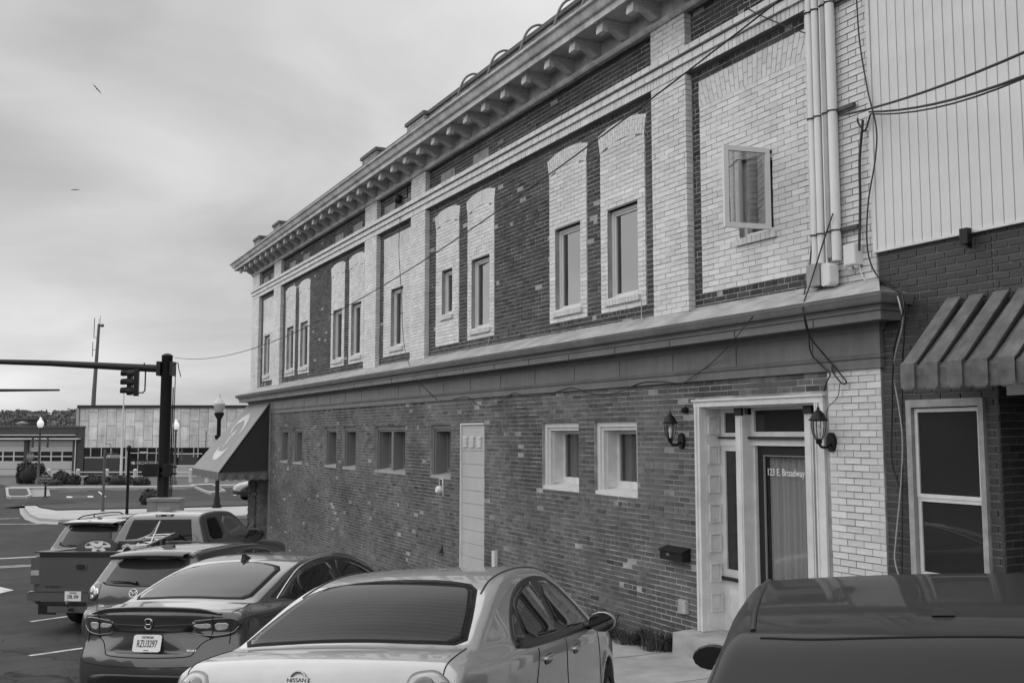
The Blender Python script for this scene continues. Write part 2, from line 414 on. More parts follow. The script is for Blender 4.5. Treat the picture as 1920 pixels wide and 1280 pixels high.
def lay(bk, x0, x1, z0, z1, holes=(), y=0.0, depth=None, ch=CH, bl_=BL, header_every=0, shapes=(), endd=None):
    k0 = int(round(z0 / ch)); k1 = int(round(z1 / ch))
    for k in range(k0, k1):
        za, zb = k * ch, (k + 1) * ch; zc = (za + zb) / 2
        iv = [(x0, x1)]; cuts = [(h[0], h[1]) for h in holes if min(zb, h[3]) - max(za, h[2]) > .4 * ch]
        for fn in shapes:
            c = fn(zc)
            if c: cuts.append(c)
        for ca, cb in cuts:
            nv = []
            for a, c in iv:
                if cb <= a or ca >= c: nv.append((a, c)); continue
                if ca > a: nv.append((a, ca))
                if cb < c: nv.append((cb, c))
            iv = nv
        L = bl_ / 2 if (header_every and k % header_every == 0) else bl_
        off = (k % 2) * L / 2 + (random.uniform(-.01, .01))
        for a, c in iv:
            n0 = math.floor((a - off) / L); xs = [a]
            x = (n0 + 1) * L + off
            while x < c - .045:
                if x > a + .045: xs.append(x + random.uniform(-.004, .004) * (1 if header_every else .3))
                x += L
            xs.append(c)
            for p, q in zip(xs[:-1], xs[1:]): bk.put(p, q, za, zb, y, depth)

# lower wall
def occ_low(x, y): return (x < 1215 and y > 1055) or (x < 690 and y > 1000) or (1306 < x < 1548)
lowbk = Bricks('brick', lowb, jit=.002, depth=.035, single=300, tv=.19, occl=occ_low, gap=.012, patch=.30)
lay(lowbk, LOWX0, -7.66, -1.08, 3.25, [(a - .005, c + .005, LZ0, LZ1) for a, c, k in loww] + [(DOORX0 - .01, DOORX1 + .03, -3, 3.03), (SPX0, SPX1, -3, 2.77)], header_every=8)
lowbk.finish(B)
palebk = Bricks('pale_brick', pale, jit=.001, depth=.035, single=300, tv=.06, gap=.007,
                occl=lambda x, y: (1512 < x < 1572 and y < 545) or (1362 < x < 1450 and 290 < y < 432) or x > 1640 and y < 470)
lay(palebk, -7.65, X1, -.3, 3.25)
# upper storey
def ext_hw(z):          # half width of an arched opening (ring included) at height z
    if z < 6.69: return IHW + .006
    if z < 6.96: return IHW + .006 + .05 * (z - 6.69) / .27
    R = (.62 ** 2 + .085 ** 2) / (2 * .085); zc = 7.045 - R
    return math.sqrt(R * R - (z - zc) ** 2) if z < 7.045 else 0
def int_hw(z):
    R = (.53 ** 2 + .085 ** 2) / (2 * .085); zc = 6.775 - R
    return IHW if z < 6.69 else (math.sqrt(R * R - (z - zc) ** 2) if z < 6.775 else 0)
dkb = Bricks('dark_brick', darkb, jit=.002, depth=.03, single=0, tv=.26, gap=.013, patch=.22)
shp = [(lambda z, c=c: (c - ext_hw(z), c + ext_hw(z)) if 4.36 < z and ext_hw(z) > 0 else None) for c in inf]
cells = [(pil[i][1], pil[i + 1][0]) for i in range(5)]
pan_h = [(a, c, 4.36, 7.03) for a, c in panels]
for a, c in cells:
    lay(dkb, a, c, 4.08, 7.19, pan_h, y=.10, shapes=[s for s, q in zip(shp, inf) if a < q < c], header_every=7)
vents = [(-32.8, .66), (-31.85, .5), (-29.45, .66), (-27.94, .66), (-24.81, .68), (-23.30, .7), (-21.04, .7), (-19.86, .5), (-17.75, .68), (-16.23, .66)]
vh = [(c - w2 / 2, c + w2 / 2, 7.51, 7.80) for c, w2 in vents]
for a, c in cells: lay(dkb, a, c, 7.5, 8.0, vh, y=.10, header_every=7)
dkb.finish(B)
for a, c in pil:
    lay(palebk, a, c, 4.06, 7.19, depth=.10); lay(palebk, a, c, 7.5, 8.0, depth=.10)
whole = [(c - w2 / 2, c + w2 / 2, a, z) for c, w2, a, z in upw]
for c in inf:
    k0 = 4.36
    for k in range(int(round(4.36 / CH)), int(round(6.80 / CH))):
        zc = (k + .5) * CH; hw = int_hw(zc)
        if hw > .06: lay(palebk, c - hw + .005, c + hw - .005, k * CH, (k + 1) * CH, whole, y=.094, depth=.16)
for a, c in panels: lay(palebk, a + .004, c - .004, 4.36, 6.69, whole, y=.094, depth=.16)
# string course: a rowlock course and two proud stretcher bands
def band(z0, z1, y, L, tv=.05, d=.12):
    x = X0 - (.0 - y)
    while x < X1:
        x2 = min(x + L * random.uniform(.98, 1.02), X1); palebk.put(x, x2, z0, z1, y, d); x = x2
band(7.185, 7.30, .0, .070); band(7.30, 7.405, -.035, .212, d=.14); band(7.415, 7.50, -.075, .212, d=.18)
palebk.finish(B)
bl2 = MB(); bl2.box(X0 - .03, X1, -.03, .1, 7.402, 7.416); bl2.box(X0 - .03, X1, .0, .1, 7.297, 7.303); bl2.build('string_course_joint', mort_p, B)
# arches over the bricked-up openings: voussoirs of pale brick
def seg(c, hw, rise, zs, n):
    R = (hw * hw + rise * rise) / (2 * rise); zc = zs + rise - R; a0 = math.asin(hw / R)
    return [(c + R * math.sin(a0 * (2 * i / n - 1)), zc + R * math.cos(a0 * (2 * i / n - 1))) for i in range(n + 1)]
for c in inf:
    vous = MB(); vous.hast = True
    n = 19; I = seg(c, .565, .085, 6.69, n); E_ = seg(c, .62, .085, 6.96, n)
    for i in range(n):
        for ta, tb in ((0, .5), (.5, 1)) if i % 2 else ((0, .27), (.27, .77), (.77, 1)):
            P = []
            for (k, t) in ((i, ta), (i + 1, ta), (i + 1, tb), (i, tb)):
                s_ = .06 if k == i else -.06
                P.append((I[k][0] + (E_[k][0]-I[k][0])*t + s_ * .06, I[k][1] + (E_[k][1]-I[k][1])*t + (.003 if t == ta else -.003)))
            vous.prism(P, 'y', .090 + random.uniform(-.001, .001), .110, max(.8, random.gauss(1, .05)))
    vous.build('arch', pale, B, kind='stuff')
for a, c in panels:       # flat (jack) arches
    vous = MB(); vous.hast = True
    n = int((c - a) / .075); mid = (a + c) / 2
    for i in range(n):
        xa, xb = a + (c - a) * i / n, a + (c - a) * (i + 1) / n
        sp = lambda x: .13 * (x - mid) / ((c - a) / 2)
        for ta, tb in ((0, .5), (.5, 1)) if i % 2 else ((0, .25), (.25, .75), (.75, 1)):
            z = lambda t: 6.694 + .335 * t
            P = [(min(max(x + sp(x) * (t - .0) + e, a + .003), c - .003), z(t) + ez) for x, t, e, ez in ((xa, ta, .004, .003), (xb, ta, -.004, .003), (xb, tb, -.004, -.003), (xa, tb, .004, -.003))]
            vous.prism(P, 'y', .090 + random.uniform(-.001, .001), .110, max(.8, random.gauss(.95, .05)))
    vous.build('arch', pale, B, kind='stuff')
bk_ = MB()
for a, c in panels: bk_.box(a, c, .0955, .1035, 6.70, 7.03)
for c in inf:
    bk_.prism(seg(c, .565, .085, 6.69, 12) + seg(c, .62, .085, 6.96, 12)[::-1], 'y', .0955, .1035)
bk_.build('arch_joint', mort_p, B)
# boarded attic vents
for c, w2 in vents:
    MB().box(c - w2/2, c + w2/2, .105, .13, 7.505, 7.80).build('vent_board', mat('weathered_plywood', .33, rough=.8, var=.2, scale=4, stretch=(6, 1, .5)), B)

# cornices, swept round the ends of the front
def sweep(prof, path, material, name, parent):
    # prof: (out, z) points; path: plan polyline, outward side to the right of travel is computed by mitres
    b = MB(); n = len(path); D = []
    for i in range(n - 1):
        d = np.array(path[i + 1]) - np.array(path[i]); d /= np.linalg.norm(d); D.append(np.array([d[1], -d[0]]))
    nv = []
    for i in range(n):
        if i == 0: v = D[0]
        elif i == n - 1: v = D[-1]
        else:
            v = D[i - 1] + D[i]; v = v / (v @ D[i])
        nv.append(v)
    m_ = len(prof)
    for i in range(n):
        for o, z in prof: b.v.append((path[i][0] + nv[i][0] * o, path[i][1] + nv[i][1] * o, z))
    for i in range(n - 1):
        for j in range(m_ - 1):
            b.f.append((i*m_+j, (i+1)*m_+j, (i+1)*m_+j+1, i*m_+j+1)); b.t.append(1); b.sm.append(False)
    for i in (0, n - 1):
        b.f.append(tuple(i*m_+j for j in (range(m_) if i else range(m_-1, -1, -1)))); b.t.append(1); b.sm.append(False)
    return b.build(name, material, parent)
def arcp(p, q, bulge, n=5):
    p = np.array(p); q = np.array(q); d = q - p; nn = np.array([-d[1], d[0]])
    return [tuple(p + d * t + nn * bulge * 4 * t * (1 - t)) for t in np.linspace(0, 1, n)]
path_low = [(X0, 2.5), (X0, 0), (X1, 0), (X1, .05)]
lo = [(0, 3.245), (.030, 3.245), (.032, 3.335), (.05, 3.345), (.055, 3.37), (.03, 3.385), (.028, 3.61), (.06, 3.64), (.07, 3.685), (.28, 3.69), (.285, 3.675), (.30, 3.675), (.302, 3.755), (.325, 3.765), (.325, 3.78)]
lo += [(.325 + .085 * t, 3.78 + .095 * t + .03 * math.sin(2 * math.pi * t)) for t in np.linspace(.1, 1, 8)] + [(.415, 3.884), (.42, 3.912), (.40, 3.917)]
lo += [(.38, 3.922), (.10, 4.03), (-.1, 4.06), (-.1, 3.245)]
sweep(lo, path_low, sheet, 'lower_cornice', B)
fb = MB()            # pale flashing that slopes from the wall to the lip of the cornice
fb.add([(X0-.40,-.408,3.921),(X1+.40,-.408,3.921),(X1+.02,-.004,4.118),(X0-.02,-.004,4.118)], [(0,1,2,3)])
fb.add([(X0,-.004,4.118),(X1,-.004,4.118),(X1,.1,4.13),(X0,.1,4.13)], [(0,1,2,3)])
for a, c in cells: fb.box(a + .01, c - .01, .07, .112, 4.06, 4.165)
fb.build('cornice_flashing', flash, B)
sjm = MB().box(-.004, .004, -.033, -.02, 3.39, 3.60).mesh('frieze_seam'); sjm.materials.append(mat('dark_seam', .05, rough=.8))
fjm = MB().box(-.004, .004, -.306, -.29, 3.68, 3.755).mesh('fascia_seam'); fjm.materials.append(mat('dark_seam', .05))
for x in np.arange(-31.0, -7.2, 1.22):       # joints of the sheet metal
    for me_ in (sjm, fjm):
        o = bpy.data.objects.new(me_.name, me_); col.objects.link(o); o.parent = B; o.location = (x + (.3 if me_ is fjm else 0), 0, 0)
path_up = [(X0 + .05, 2.5), (X0 + .05, 0.0), (X1 + 6, 0.0)]
up = [(-.05, 7.985), (.03, 7.985), (.05, 8.01), (.06, 8.05), (.02, 8.06), (.02, 8.285), (.52, 8.285), (.52, 8.235), (.545, 8.235), (.548, 8.325), (.57, 8.33)]
up += [(.57 + .10 * t, 8.335 + .10 * t - .025 * math.sin(2*math.pi*t)) for t in np.linspace(0.05, 1, 8)] + [(.685, 8.445), (.69, 8.475), (.3, 8.60), (-.05, 8.66), (-.05, 7.985)]
sweep(up[:6], path_up, creamp, 'bed_moulding', B)
sweep([(.019, 8.045), (.019, 8.29), (-.04, 8.29), (-.04, 8.045)], path_up, soffm, 'frieze_board', B)
sweep([(.0, 8.283), (.53, 8.283), (.53, 8.30), (0, 8.30)], path_up, soffm, 'soffit', B)
sweep([(.50, 8.281)] + up[7:], path_up, creamp, 'crown_moulding', B)
# scrolled brackets under the soffit
bx = []
x = -11.24 + .742 * 5
while x > X0: bx.append(x); x -= .742
br = MB()
pr = [(-.02, 8.06), (-.10, 8.075), (-.17, 8.115), (-.24, 8.165), (-.31, 8.185), (-.38, 8.17), (-.39, 8.10), (-.46, 8.10), (-.46, 8.235), (-.43, 8.28), (-.02, 8.28)]
br.prism([(p[0], p[1]) for p in pr], 'x', -.075, .075); br.prism([(-.02, 8.235), (-.45, 8.235), (-.49, 8.279), (-.02, 8.279)], 'x', -.10, .10)
br.prism([(-.385, 8.098), (-.468, 8.098), (-.468, 8.165), (-.385, 8.165)], 'x', -.08, .08)
bme = br.mesh('bracket'); bme.materials.append(mat('weathered_bracket_paint', .60, rough=.75, var=.12, scale=6, grime=.4, gscale=4))
for x in bx:
    o = bpy.data.objects.new('bracket', bme); col.objects.link(o); o.parent = B; o.location = (x, 0, 0)
for yb in (.35, 1.1, 1.85):
    o = bpy.data.objects.new('bracket', bme); col.objects.link(o); o.parent = B; o.location = (X0 + .05, yb, 0); o.rotation_euler = (0, 0, -math.pi / 2)
# parapet with piers
pp = Bricks('parapet_brick', mat('grey_parapet_brick', .30, rough=.85, var=.2, scale=6, tint=True, grime=.4), depth=.05, tv=.14)
lay(pp, X0 + .1, -18.8, 8.55, 9.07, y=.10, depth=.06); lay(pp, -18.8, X1 + 6, 8.55, 9.20, y=.10, depth=.06)
piers = [(-34.25, -33.4), (-31.55, -30.75), (-22.75, -21.7), (-19.75, -18.75), (-10.8, -9.9), (-7.9, -6.9)]
for a, c in piers: lay(pp, a, c, 8.55, 9.20, y=.0, depth=.3)
pp.finish(B)
pb = MB(); pb.box(X0 + .1, X1 + 6, .125, .42, 8.5, 9.05); pb.box(-18.8, X1 + 6, .125, .42, 9.05, 9.19)
for a, c in piers: pb.box(a + .02, c - .02, .02, .46, 8.5, 9.18)
pb.build('parapet', mat('parapet_mortar', .22, rough=.9, var=.2), B)
cp = MB(); cp.box(X0 + .06, -18.8, .05, .46, 9.075, 9.14); cp.box(-18.8, X1 + 6, .05, .46, 9.21, 9.28)
for a, c in piers: cp.box(a - .04, c + .04, -.04, .50, 9.21, 9.285)
cp.build('coping', mat('dark_coping', .09, rough=.8, var=.25, scale=5), B)

# upper windows
def upper_window(c, w2, z0, z1, sash=True):
    W = empty('window', (c, .0, z0), parent=B); h = z1 - z0; x = w2 / 2
    f = MB(); t = .05
    f.box(-x, -x + t, .17, .25, 0, h); f.box(x - t, x, .17, .25, 0, h); f.box(-x + t, x - t, .17, .25, h - t, h); f.box(-x + t, x - t, .17, .25, 0, t)
    if sash:
        s2 = t + .012
        f.box(-x + t, -x + t + .03, .19, .24, t, h - t); f.box(x - t - .03, x - t, .19, .24, t, h - t); f.box(-x + t + .03, x - t - .03, .19, .24, h - t - .03, h - t); f.box(-x + t + .03, x - t - .03, .19, .24, t, t + .03)
    f.build('window_frame', vinyl, W)
    if sash: MB().box(-x + t + .028, x - t - .028, .212, .222, t + .028, h - t - .028).build('pane', pane, W)
    s = MB(); s.hast = True; n = max(6, int((w2 + .12) / .075)); L = (w2 + .12) / n
    for i in range(n):
        a = -x - .06 + i * L + .003; b_ = a + L - .006
        s.add([(a, .055, -.09), (b_, .055, -.09), (b_, .20, -.075), (a, .20, -.075), (a, .05, -.012), (b_, .05, -.012), (b_, .20, .012), (a, .20, .012)],
              [(0,3,2,1),(4,5,6,7),(0,1,5,4),(1,2,6,5),(2,3,7,6),(3,0,4,7)], random.uniform(.85, 1.0))
    s.build('sill', pale, W)
    MB().box(-x - .02, x + .02, .105, .26, h, h + .02).build('lintel', trimw, W)
    return W
for i, (c, w2, a, z) in enumerate(upw): upper_window(c, w2, a, z, sash=(i != len(upw) - 1))
# interior backs behind the upper windows
ib = MB()
for c, w2, a, z in upw: ib.box(c - w2/2, c + w2/2, .40, .44, a, z)
ib.build('window_recess', dark_in, B)
# the open casement in the nearest panel
bigc = upw[-1]; hx = bigc[0] + bigc[1] / 2 - .01
S = empty('open_sash', (hx, .06, bigc[2] + .0), parent=B); S.rotation_euler = (0, 0, math.radians(77))
f = MB(); sw, sh = .57, .93
f.box(-sw, -sw + .055, -.022, .022, 0, sh); f.box(-.055, 0, -.022, .022, 0, sh); f.box(-sw + .055, -.055, -.022, .022, sh - .055, sh); f.box(-sw + .055, -.055, -.022, .022, 0, .055)
f.build('sash_frame', vinyl, S)
MB().box(-sw + .053, -.053, -.003, .003, .053, sh - .053).build('pane', glassmat('clear_glass', .02, ior=4.5, transp=.7), S)
# white panel above the far corner window
MB().box(-32.98, -31.42, .085, .10, 5.87, 6.28).build('cover_panel', vinyl, B)

# lower windows
def lower_window(a, c, kind):
    mt = trimw if kind == 'c' else trimg
    W = empty('window', (a, 0, LZ0), parent=B); wd = c - a; h = LZ1 - LZ0
    f = MB(); y0 = .05
    for (p0, p1, ya, yb) in ((0, .075, y0, .14), (.075, .12, y0 + .03, .14)):
        f.box(p0, p1, ya, .30, 0, h - p0); f.box(wd - p1, wd - p0, ya, .30, 0, h - p0); f.box(p1, wd - p1, ya, .30, h - p1, h - p0)
    f.box(.12, .135, .14, .34, .1, h - .12); f.box(wd - .135, wd - .12, .14, .34, .1, h - .12)
    f.build('window_frame', mt, W)
    s = MB(); s.add([(.0, .012, 0), (wd, .012, 0), (wd, .30, 0), (0, .30, 0), (0, .012, .055), (wd, .012, .055), (wd, .30, .105), (0, .30, .105)],
                    [(0,3,2,1),(4,5,6,7),(0,1,5,4),(1,2,6,5),(2,3,7,6),(3,0,4,7)])
    s.build('sill', mat('pale_grey_sill', .34, rough=.6, var=.12) if kind != 'c' else trimw, W)
    spans = [(.135, wd - .135)] if kind != 'b' else [(.135, wd / 2 - .06), (wd / 2 + .06, wd - .135)]
    if kind == 'b': MB().box(wd/2 - .06, wd/2 + .06, .08, .36, .08, h - .12).build('mullion', mt, W)
    for p, q in spans:
        sm = MB(); e = .055
        sm.box(p, p + e, .30, .35, .10, h - .12); sm.box(q - e, q, .30, .35, .10, h - .12); sm.box(p + e, q - e, .30, .35, h - .12 - e, h - .12); sm.box(p + e, q - e, .30, .35, .10, .10 + e * 1.7)
        sm.build('sash', mt, W)
        if kind == 'c':
            MB().box(p + e, q - e, .32, .328, .10 + e * 1.7, h - .12 - e).build('pane', glassmat('lower_clear_glass', .02, ior=1.55, transp=.8), W)
            cu = MB(); n = 10; x0_ = p + e; x1_ = p + e + (q - p) * .45
            for i in range(n):
                xa, xb = x0_ + (x1_ - x0_) * i / n, x0_ + (x1_ - x0_) * (i + 1) / n
                ya, yb = .40 + .012 * math.sin(i * 1.9), .40 + .012 * math.sin((i + 1) * 1.9)
                cu.quad((xa, ya, .1), (xb, yb, .1), (xb, yb, h - .12), (xa, ya, h - .12))
            cu.build('curtain', mat('grey_curtain', .3, rough=.9, var=.1), W)
        else:
            MB().box(p + e, q - e, .32, .328, .10 + e * 1.7, h - .12 - e).build('board', mat('grey_window_board', .13, rough=.5, var=.25, scale=3), W)
for a, c, k in loww: lower_window(a, c, k)
ib = MB()
for a, c, k in loww: ib.box(a, c, .56, .6, LZ0, LZ1); ib.box(a - .02, a, .36, .6, LZ0, LZ1); ib.box(c, c + .02, .36, .6, LZ0, LZ1); ib.box(a, c, .36, .6, LZ0 - .02, LZ0); ib.box(a, c, .36, .6, LZ1, LZ1 + .02)
ib.build('window_recess', dark_in, B)

# boarded doorway: a strip of pale lap panels in a metal edge
SP = empty('panel_strip', (SPX0, 0, 0), parent=B)
z = 2.77; k = 0
while z > -.8:
    h = .235
    MB().box(.03, SPX1 - SPX0 - .0, .012 + .002 * (k % 2), .05, z - h + .006, z - .0).build('panel', mat('pale_lap_panel', .47, rough=.6, var=.05, grime=.1), SP); z -= h; k += 1
MB().box(0, .03, -.02, .06, -.9, 2.80).box(.03, SPX1 - SPX0, -.02, .06, 2.772, 2.80).build('edge_trim', trimw, SP)
MB().box(.03, SPX1 - SPX0, .055, .3, -1, 2.77).build('backing', mort_l, SP)
for i in range(3):
    e = MB(); x = .10 + .30 * i
    for j in range(4): e.box(x + random.uniform(-.01, .01), x + .16, -.012, .013, 2.37 + j * .05 + .003, 2.37 + (j + 1) * .05 - .006)
    e.build('vent_louvre', trimw, SP)

# ------------------------------------------------------------------ entrance
D = empty('entrance', (0, 0, 0), parent=B)
cs = MB()
cs.box(-9.85, -9.74, -.025, .05, .26, 2.93); cs.box(-9.835, -9.80, -.04, -.025, .26, 2.93); cs.box(-9.765, -9.74, -.035, -.025, .26, 2.93)
cs.box(-9.86, -7.70, -.03, .06, 2.93, 3.0); cs.box(-9.88, -7.68, -.05, .06, 2.995, 3.02)
cs.box(-7.82, -7.70, -.025, .05, .26, 2.93); cs.box(-7.82, -7.80, -.035, -.025, .26, 2.93)
cs.build('casing', trimw, D)
jb = MB(); jb.box(-9.80, -9.735, .05, .30, .26, 2.93); jb.box(-7.80, -7.735, .05, .42, .26, 2.93); jb.box(-9.735, -7.80, .05, .42, 2.91, 2.95)
jb.build('jamb', trimw, D)
for i in range(7):     # raised panels on the deep left jamb
    z = .50 + i * .352; p = MB()
    p.add([(-9.735, .105, z), (-9.735, .235, z), (-9.735, .235, z + .19), (-9.735, .105, z + .19), (-9.727, .125, z + .03), (-9.727, .215, z + .03), (-9.727, .215, z + .16), (-9.727, .125, z + .16)],
          [(4,5,6,7),(0,1,5,4),(1,2,6,5),(2,3,7,6),(3,0,4,7)])
    p.box(-9.736, -9.716, .088, .104, z - .016, z + .206).box(-9.736, -9.716, .236, .252, z - .016, z + .206).box(-9.736, -9.716, .104, .236, z - .016, z).box(-9.736, -9.716, .104, .236, z + .19, z + .206)
    p.build('raised_panel', trimw, D)
for xa, xb in ((-9.285, -9.165), (-8.15, -8.03)):
    p = MB(); p.box(xa, xb, .14, .30, .26, 2.83); p.box(xa + .02, xb - .02, .13, .14, .30, 2.80); p.build('post', trimw, D)
    MB().box(xa - .003, xb + .003, .125, .16, 2.82, 2.915).build('post_cap', mat('black_paint', .015, rough=.5), D)
sdl = MB()
sdl.box(-9.735, -9.655, .28, .34, .90, 2.46); sdl.box(-9.345, -9.285, .28, .34, .90, 2.46); sdl.box(-9.655, -9.345, .28, .34, 2.40, 2.46); sdl.box(-9.655, -9.345, .28, .34, .90, .99)
sdl.box(-9.735, -9.655, .28, .34, 2.55, 2.91); sdl.box(-9.345, -9.285, .28, .34, 2.55, 2.91); sdl.box(-9.655, -9.345, .28, .34, 2.86, 2.91); sdl.box(-9.655, -9.345, .28, .34, 2.55, 2.62)
sdl.box(-9.735, -9.285, .27, .34, 2.46, 2.55)
sdl.build('sidelight_frame', trimw, D)
pa = MB(); pa.box(-9.735, -9.285, .29, .34, .26, .86); pa.build('sidelight_panel', trimw, D)
p2 = MB(); p2.add([(-9.64,.29,.36),(-9.38,.29,.36),(-9.38,.29,.76),(-9.64,.29,.76),(-9.60,.272,.42),(-9.42,.272,.42),(-9.42,.272,.70),(-9.60,.272,.70)],[(4,5,6,7),(0,1,5,4),(1,2,6,5),(2,3,7,6),(3,0,4,7)]); p2.build('raised_panel', trimw, D)
for bx4 in ((-9.76, -9.285, .24, .33, .862, .90), (-9.76, -9.285, .24, .30, 2.55, 2.572), (-9.165, -8.15, .22, .30, 2.545, 2.575)): MB().box(*bx4).build('sill_edge', mat('black_paint', .015), D)
dg = glassmat('door_glass', .02, ior=1.5, transp=.82)
MB().box(-9.655, -9.345, .30, .308, .99, 2.40).build('sidelight_pane', pane_low, D); MB().box(-9.655, -9.345, .30, .308, 2.62, 2.86).build('transom_pane', pane_low, D)
tr = MB(); tr.box(-9.165, -9.12, .28, .36, 2.575, 2.91); tr.box(-8.20, -8.15, .28, .36, 2.575, 2.91); tr.box(-9.12, -8.20, .28, .36, 2.88, 2.91); tr.box(-9.12, -8.20, .28, .36, 2.575, 2.63); tr.box(-9.165, -8.15, .27, .36, 2.47, 2.545)
tr.box(-9.165, -9.135, .30, .40, .26, 2.47).box(-8.18, -8.15, .30, .40, .26, 2.47); tr.build('transom_frame', trimw, D)
MB().box(-9.12, -8.20, .31, .318, 2.63, 2.88).build('transom_pane', pane_low, D)
DR = empty('door', (-9.135, .34, .28), parent=D)
d = MB(); dw, dh = .955, 2.19
d.box(0, .10, 0, .045, 0, dh); d.box(dw - .10, dw, 0, .045, 0, dh); d.box(.10, dw - .10, 0, .045, dh - .11, dh); d.box(.10, dw - .10, 0, .045, 0, .62)
d.build('door_leaf', mat('black_door_paint', .012, rough=.35), DR)
MB().box(.10, dw - .10, .018, .024, .62, dh - .11).build('door_pane', dg, DR)
st = MB(); st.box(.10, .112, -.004, .018, .62, dh - .11).box(dw - .112, dw - .10, -.004, .018, .62, dh - .11).box(.112, dw - .112, -.004, .018, dh - .122, dh - .11); st.build('glazing_bead', mat('bead_grey', .22), DR)
c_ = MB(); n = 60
for i in range(n):
    f = lambda k: (.10 + (dw - .20) * k / n, .085 + .022 * math.sin(k * .9) + .012 * math.sin(k * .37 + 1), 0)
    a, b_ = f(i), f(i + 1); c_.add([(a[0], a[1], .5), (b_[0], b_[1], .5), (b_[0], b_[1], dh - .13), (a[0], a[1], dh - .13)], [(0, 1, 2, 3)], 1, True)
c_.build('curtain', mat('white_curtain', .6, rough=.9, var=.05), DR)
MB().box(0, dw, .30, .32, .2, dh).build('hall_wall', dark_in, DR)
tx = text_mesh('123 E. Broadway', .115, 'door_lettering', mat('white_lettering', .8, rough=.5), DR, sx=.78)
orient(tx, (.445, .012, 1.885), (1, 0, 0), (0, 0, 1))
stk = MB(); stk.box(.80, .86, .012, .016, 1.25, 1.37); stk.build('sticker', mat('white_lettering', .8), DR)
MB().box(dw - .075, dw - .03, -.05, 0, 1.0, 1.04).build('door_handle', mat('brass_dull', .2, metal=1, rough=.4), DR)
ib = MB(); ib.box(-9.8, -7.7, .60, .64, .2, 3); ib.box(-9.74, -9.17, .36, .6, .26, .28); ib.build('entry_recess', dark_in, D)
# step
stp = MB(); stp.add([(-9.99,-.32,-.5),(-7.66,-.32,-.5),(-7.66,.30,-.5),(-9.99,.30,-.5),(-9.97,-.305,.245),(-7.68,-.305,.245),(-7.68,.30,.262),(-9.97,.30,.262)],[(4,5,6,7),(0,1,5,4),(1,2,6,5),(2,3,7,6),(3,0,4,7)])
stp.build('doorstep', mat('worn_concrete', .40, rough=.9, var=.2, scale=4, bump=.4, bscale=60, grime=.25, gscale=3), D)

# far left corner storefront under the awning
cpil = Bricks('corner_pier_brick', mat('rough_pier_brick', .10, rough=.9, var=.3, scale=8, tint=True, bump=.5), jit=.012, depth=.06, tv=.3)
lay(cpil, -34.3, -33.25, -1.0, 3.25); cpil.finish(B)
k = MB(); k.box(-34.28, -33.27, .02, .7, -1.2, 3.6); k.build('corner_pier', mort_l, B)
k = MB(); k.box(-33.25, LOWX0, 2.2, 2.3, -1.2, 3.6); k.box(-33.25, LOWX0, .4, 2.2, 3.45, 3.6); k.box(-33.25, LOWX0, .3, .46, 2.6, 3.6); k.build('storefront_recess', mat('dark_wood', .04, rough=.7), B)
k = MB(); k.box(-31.75, -31.62, .05, .2, -1.2, 3.0); k.build('wood_post', mat('grey_wood', .07, rough=.7), B)
k = MB(); k.box(-31.6, -31.315, .06, .10, -1.1, .9); k.build('marble_slab', mat('stained_marble', .28, rough=.5, var=.45, scale=5, grime=.5, gscale=3), B)
k = MB(); k.box(-31.325, -31.30, -.02, .1, -1.1, 3.24); k.build('corner_trim', mat('grey_corner_trim', .25), B)
# ------------------------------------------------------------------ pavement along the wall and street paint
conc = mat('pavement_concrete', .38, rough=.92, var=.2, scale=2.2, bump=.3, bscale=90, grime=.25, gscale=1.0)
def strip(b, x0, x1, y0, y1, lift, step=.5, skirt=0.0):
    n = max(1, int(math.ceil((x1 - x0) / step))); xs = np.linspace(x0, x1, n + 1)
    for a, c in zip(xs[:-1], xs[1:]):
        b.add([(a, y0, gz(a) + lift), (c, y0, gz(c) + lift), (c, y1, gz(c) + lift), (a, y1, gz(a) + lift)], [(0, 1, 2, 3)])
        if skirt: b.add([(a, y0, gz(a) + lift - skirt), (c, y0, gz(c) + lift - skirt), (c, y0, gz(c) + lift), (a, y0, gz(a) + lift)], [(0, 1, 2, 3)])
sw_ = MB(); strip(sw_, -33.5, 12, -2.0, .02, .05, skirt=.2); side_walk = sw_.build('pavement', conc, kind='structure')
kb = MB(); strip(kb, -33.5, 12, -2.16, -2.002, .056, skirt=.2); kb.build('kerb', mat('kerb_concrete', .36, rough=.9, var=.2), kind='structure')
jn = MB()
for x in np.arange(-30, 2, 1.8): jn.add([(x, -2.0, gz(x)+.054), (x+.012, -2.0, gz(x)+.054), (x+.012, 0, gz(x)+.054), (x, 0, gz(x)+.054)], [(0,1,2,3)])
jn.build('pavement_joint', mat('joint_dirt', .08), side_walk)
paint = mat('road_paint', .62, rough=.7, var=.25, scale=9, grime=.35, gscale=5)
def stripe(p, q, w, name='painted_line'):
    p = np.array(p[:2]); q = np.array(q[:2]); d = q - p; L = np.linalg.norm(d); d /= L; nn = np.array([-d[1], d[0]]) * w / 2; b = MB(); n = max(1, int(L / .6))
    for i in range(n):
        a = p + d * L * i / n; c = p + d * L * (i + 1) / n; P = [a - nn, c - nn, c + nn, a + nn]
        b.add([(u[0], u[1], gz(u[0]) + .005) for u in P], [(0, 1, 2, 3)])
    return b.build(name, paint, street)
for a, c in (((55, 1229), (153, 1215)), ((57, 1165), (107, 1158))):
    p, q = onground(*a), onground(*c); d = (q - p) / np.linalg.norm(q - p); stripe(p, p + d * 2.0, .11)
    stripe(p + d * 2.0, p + d * 2.0 + np.array([-3.1, 3.1, 0]), .11)
for x in (-11.55, -7.4, -3.2): stripe((x, -7.0), (x - .2, -6.3), .11); stripe((x - .2, -6.3), (x - 3.3, -3.2), .11)
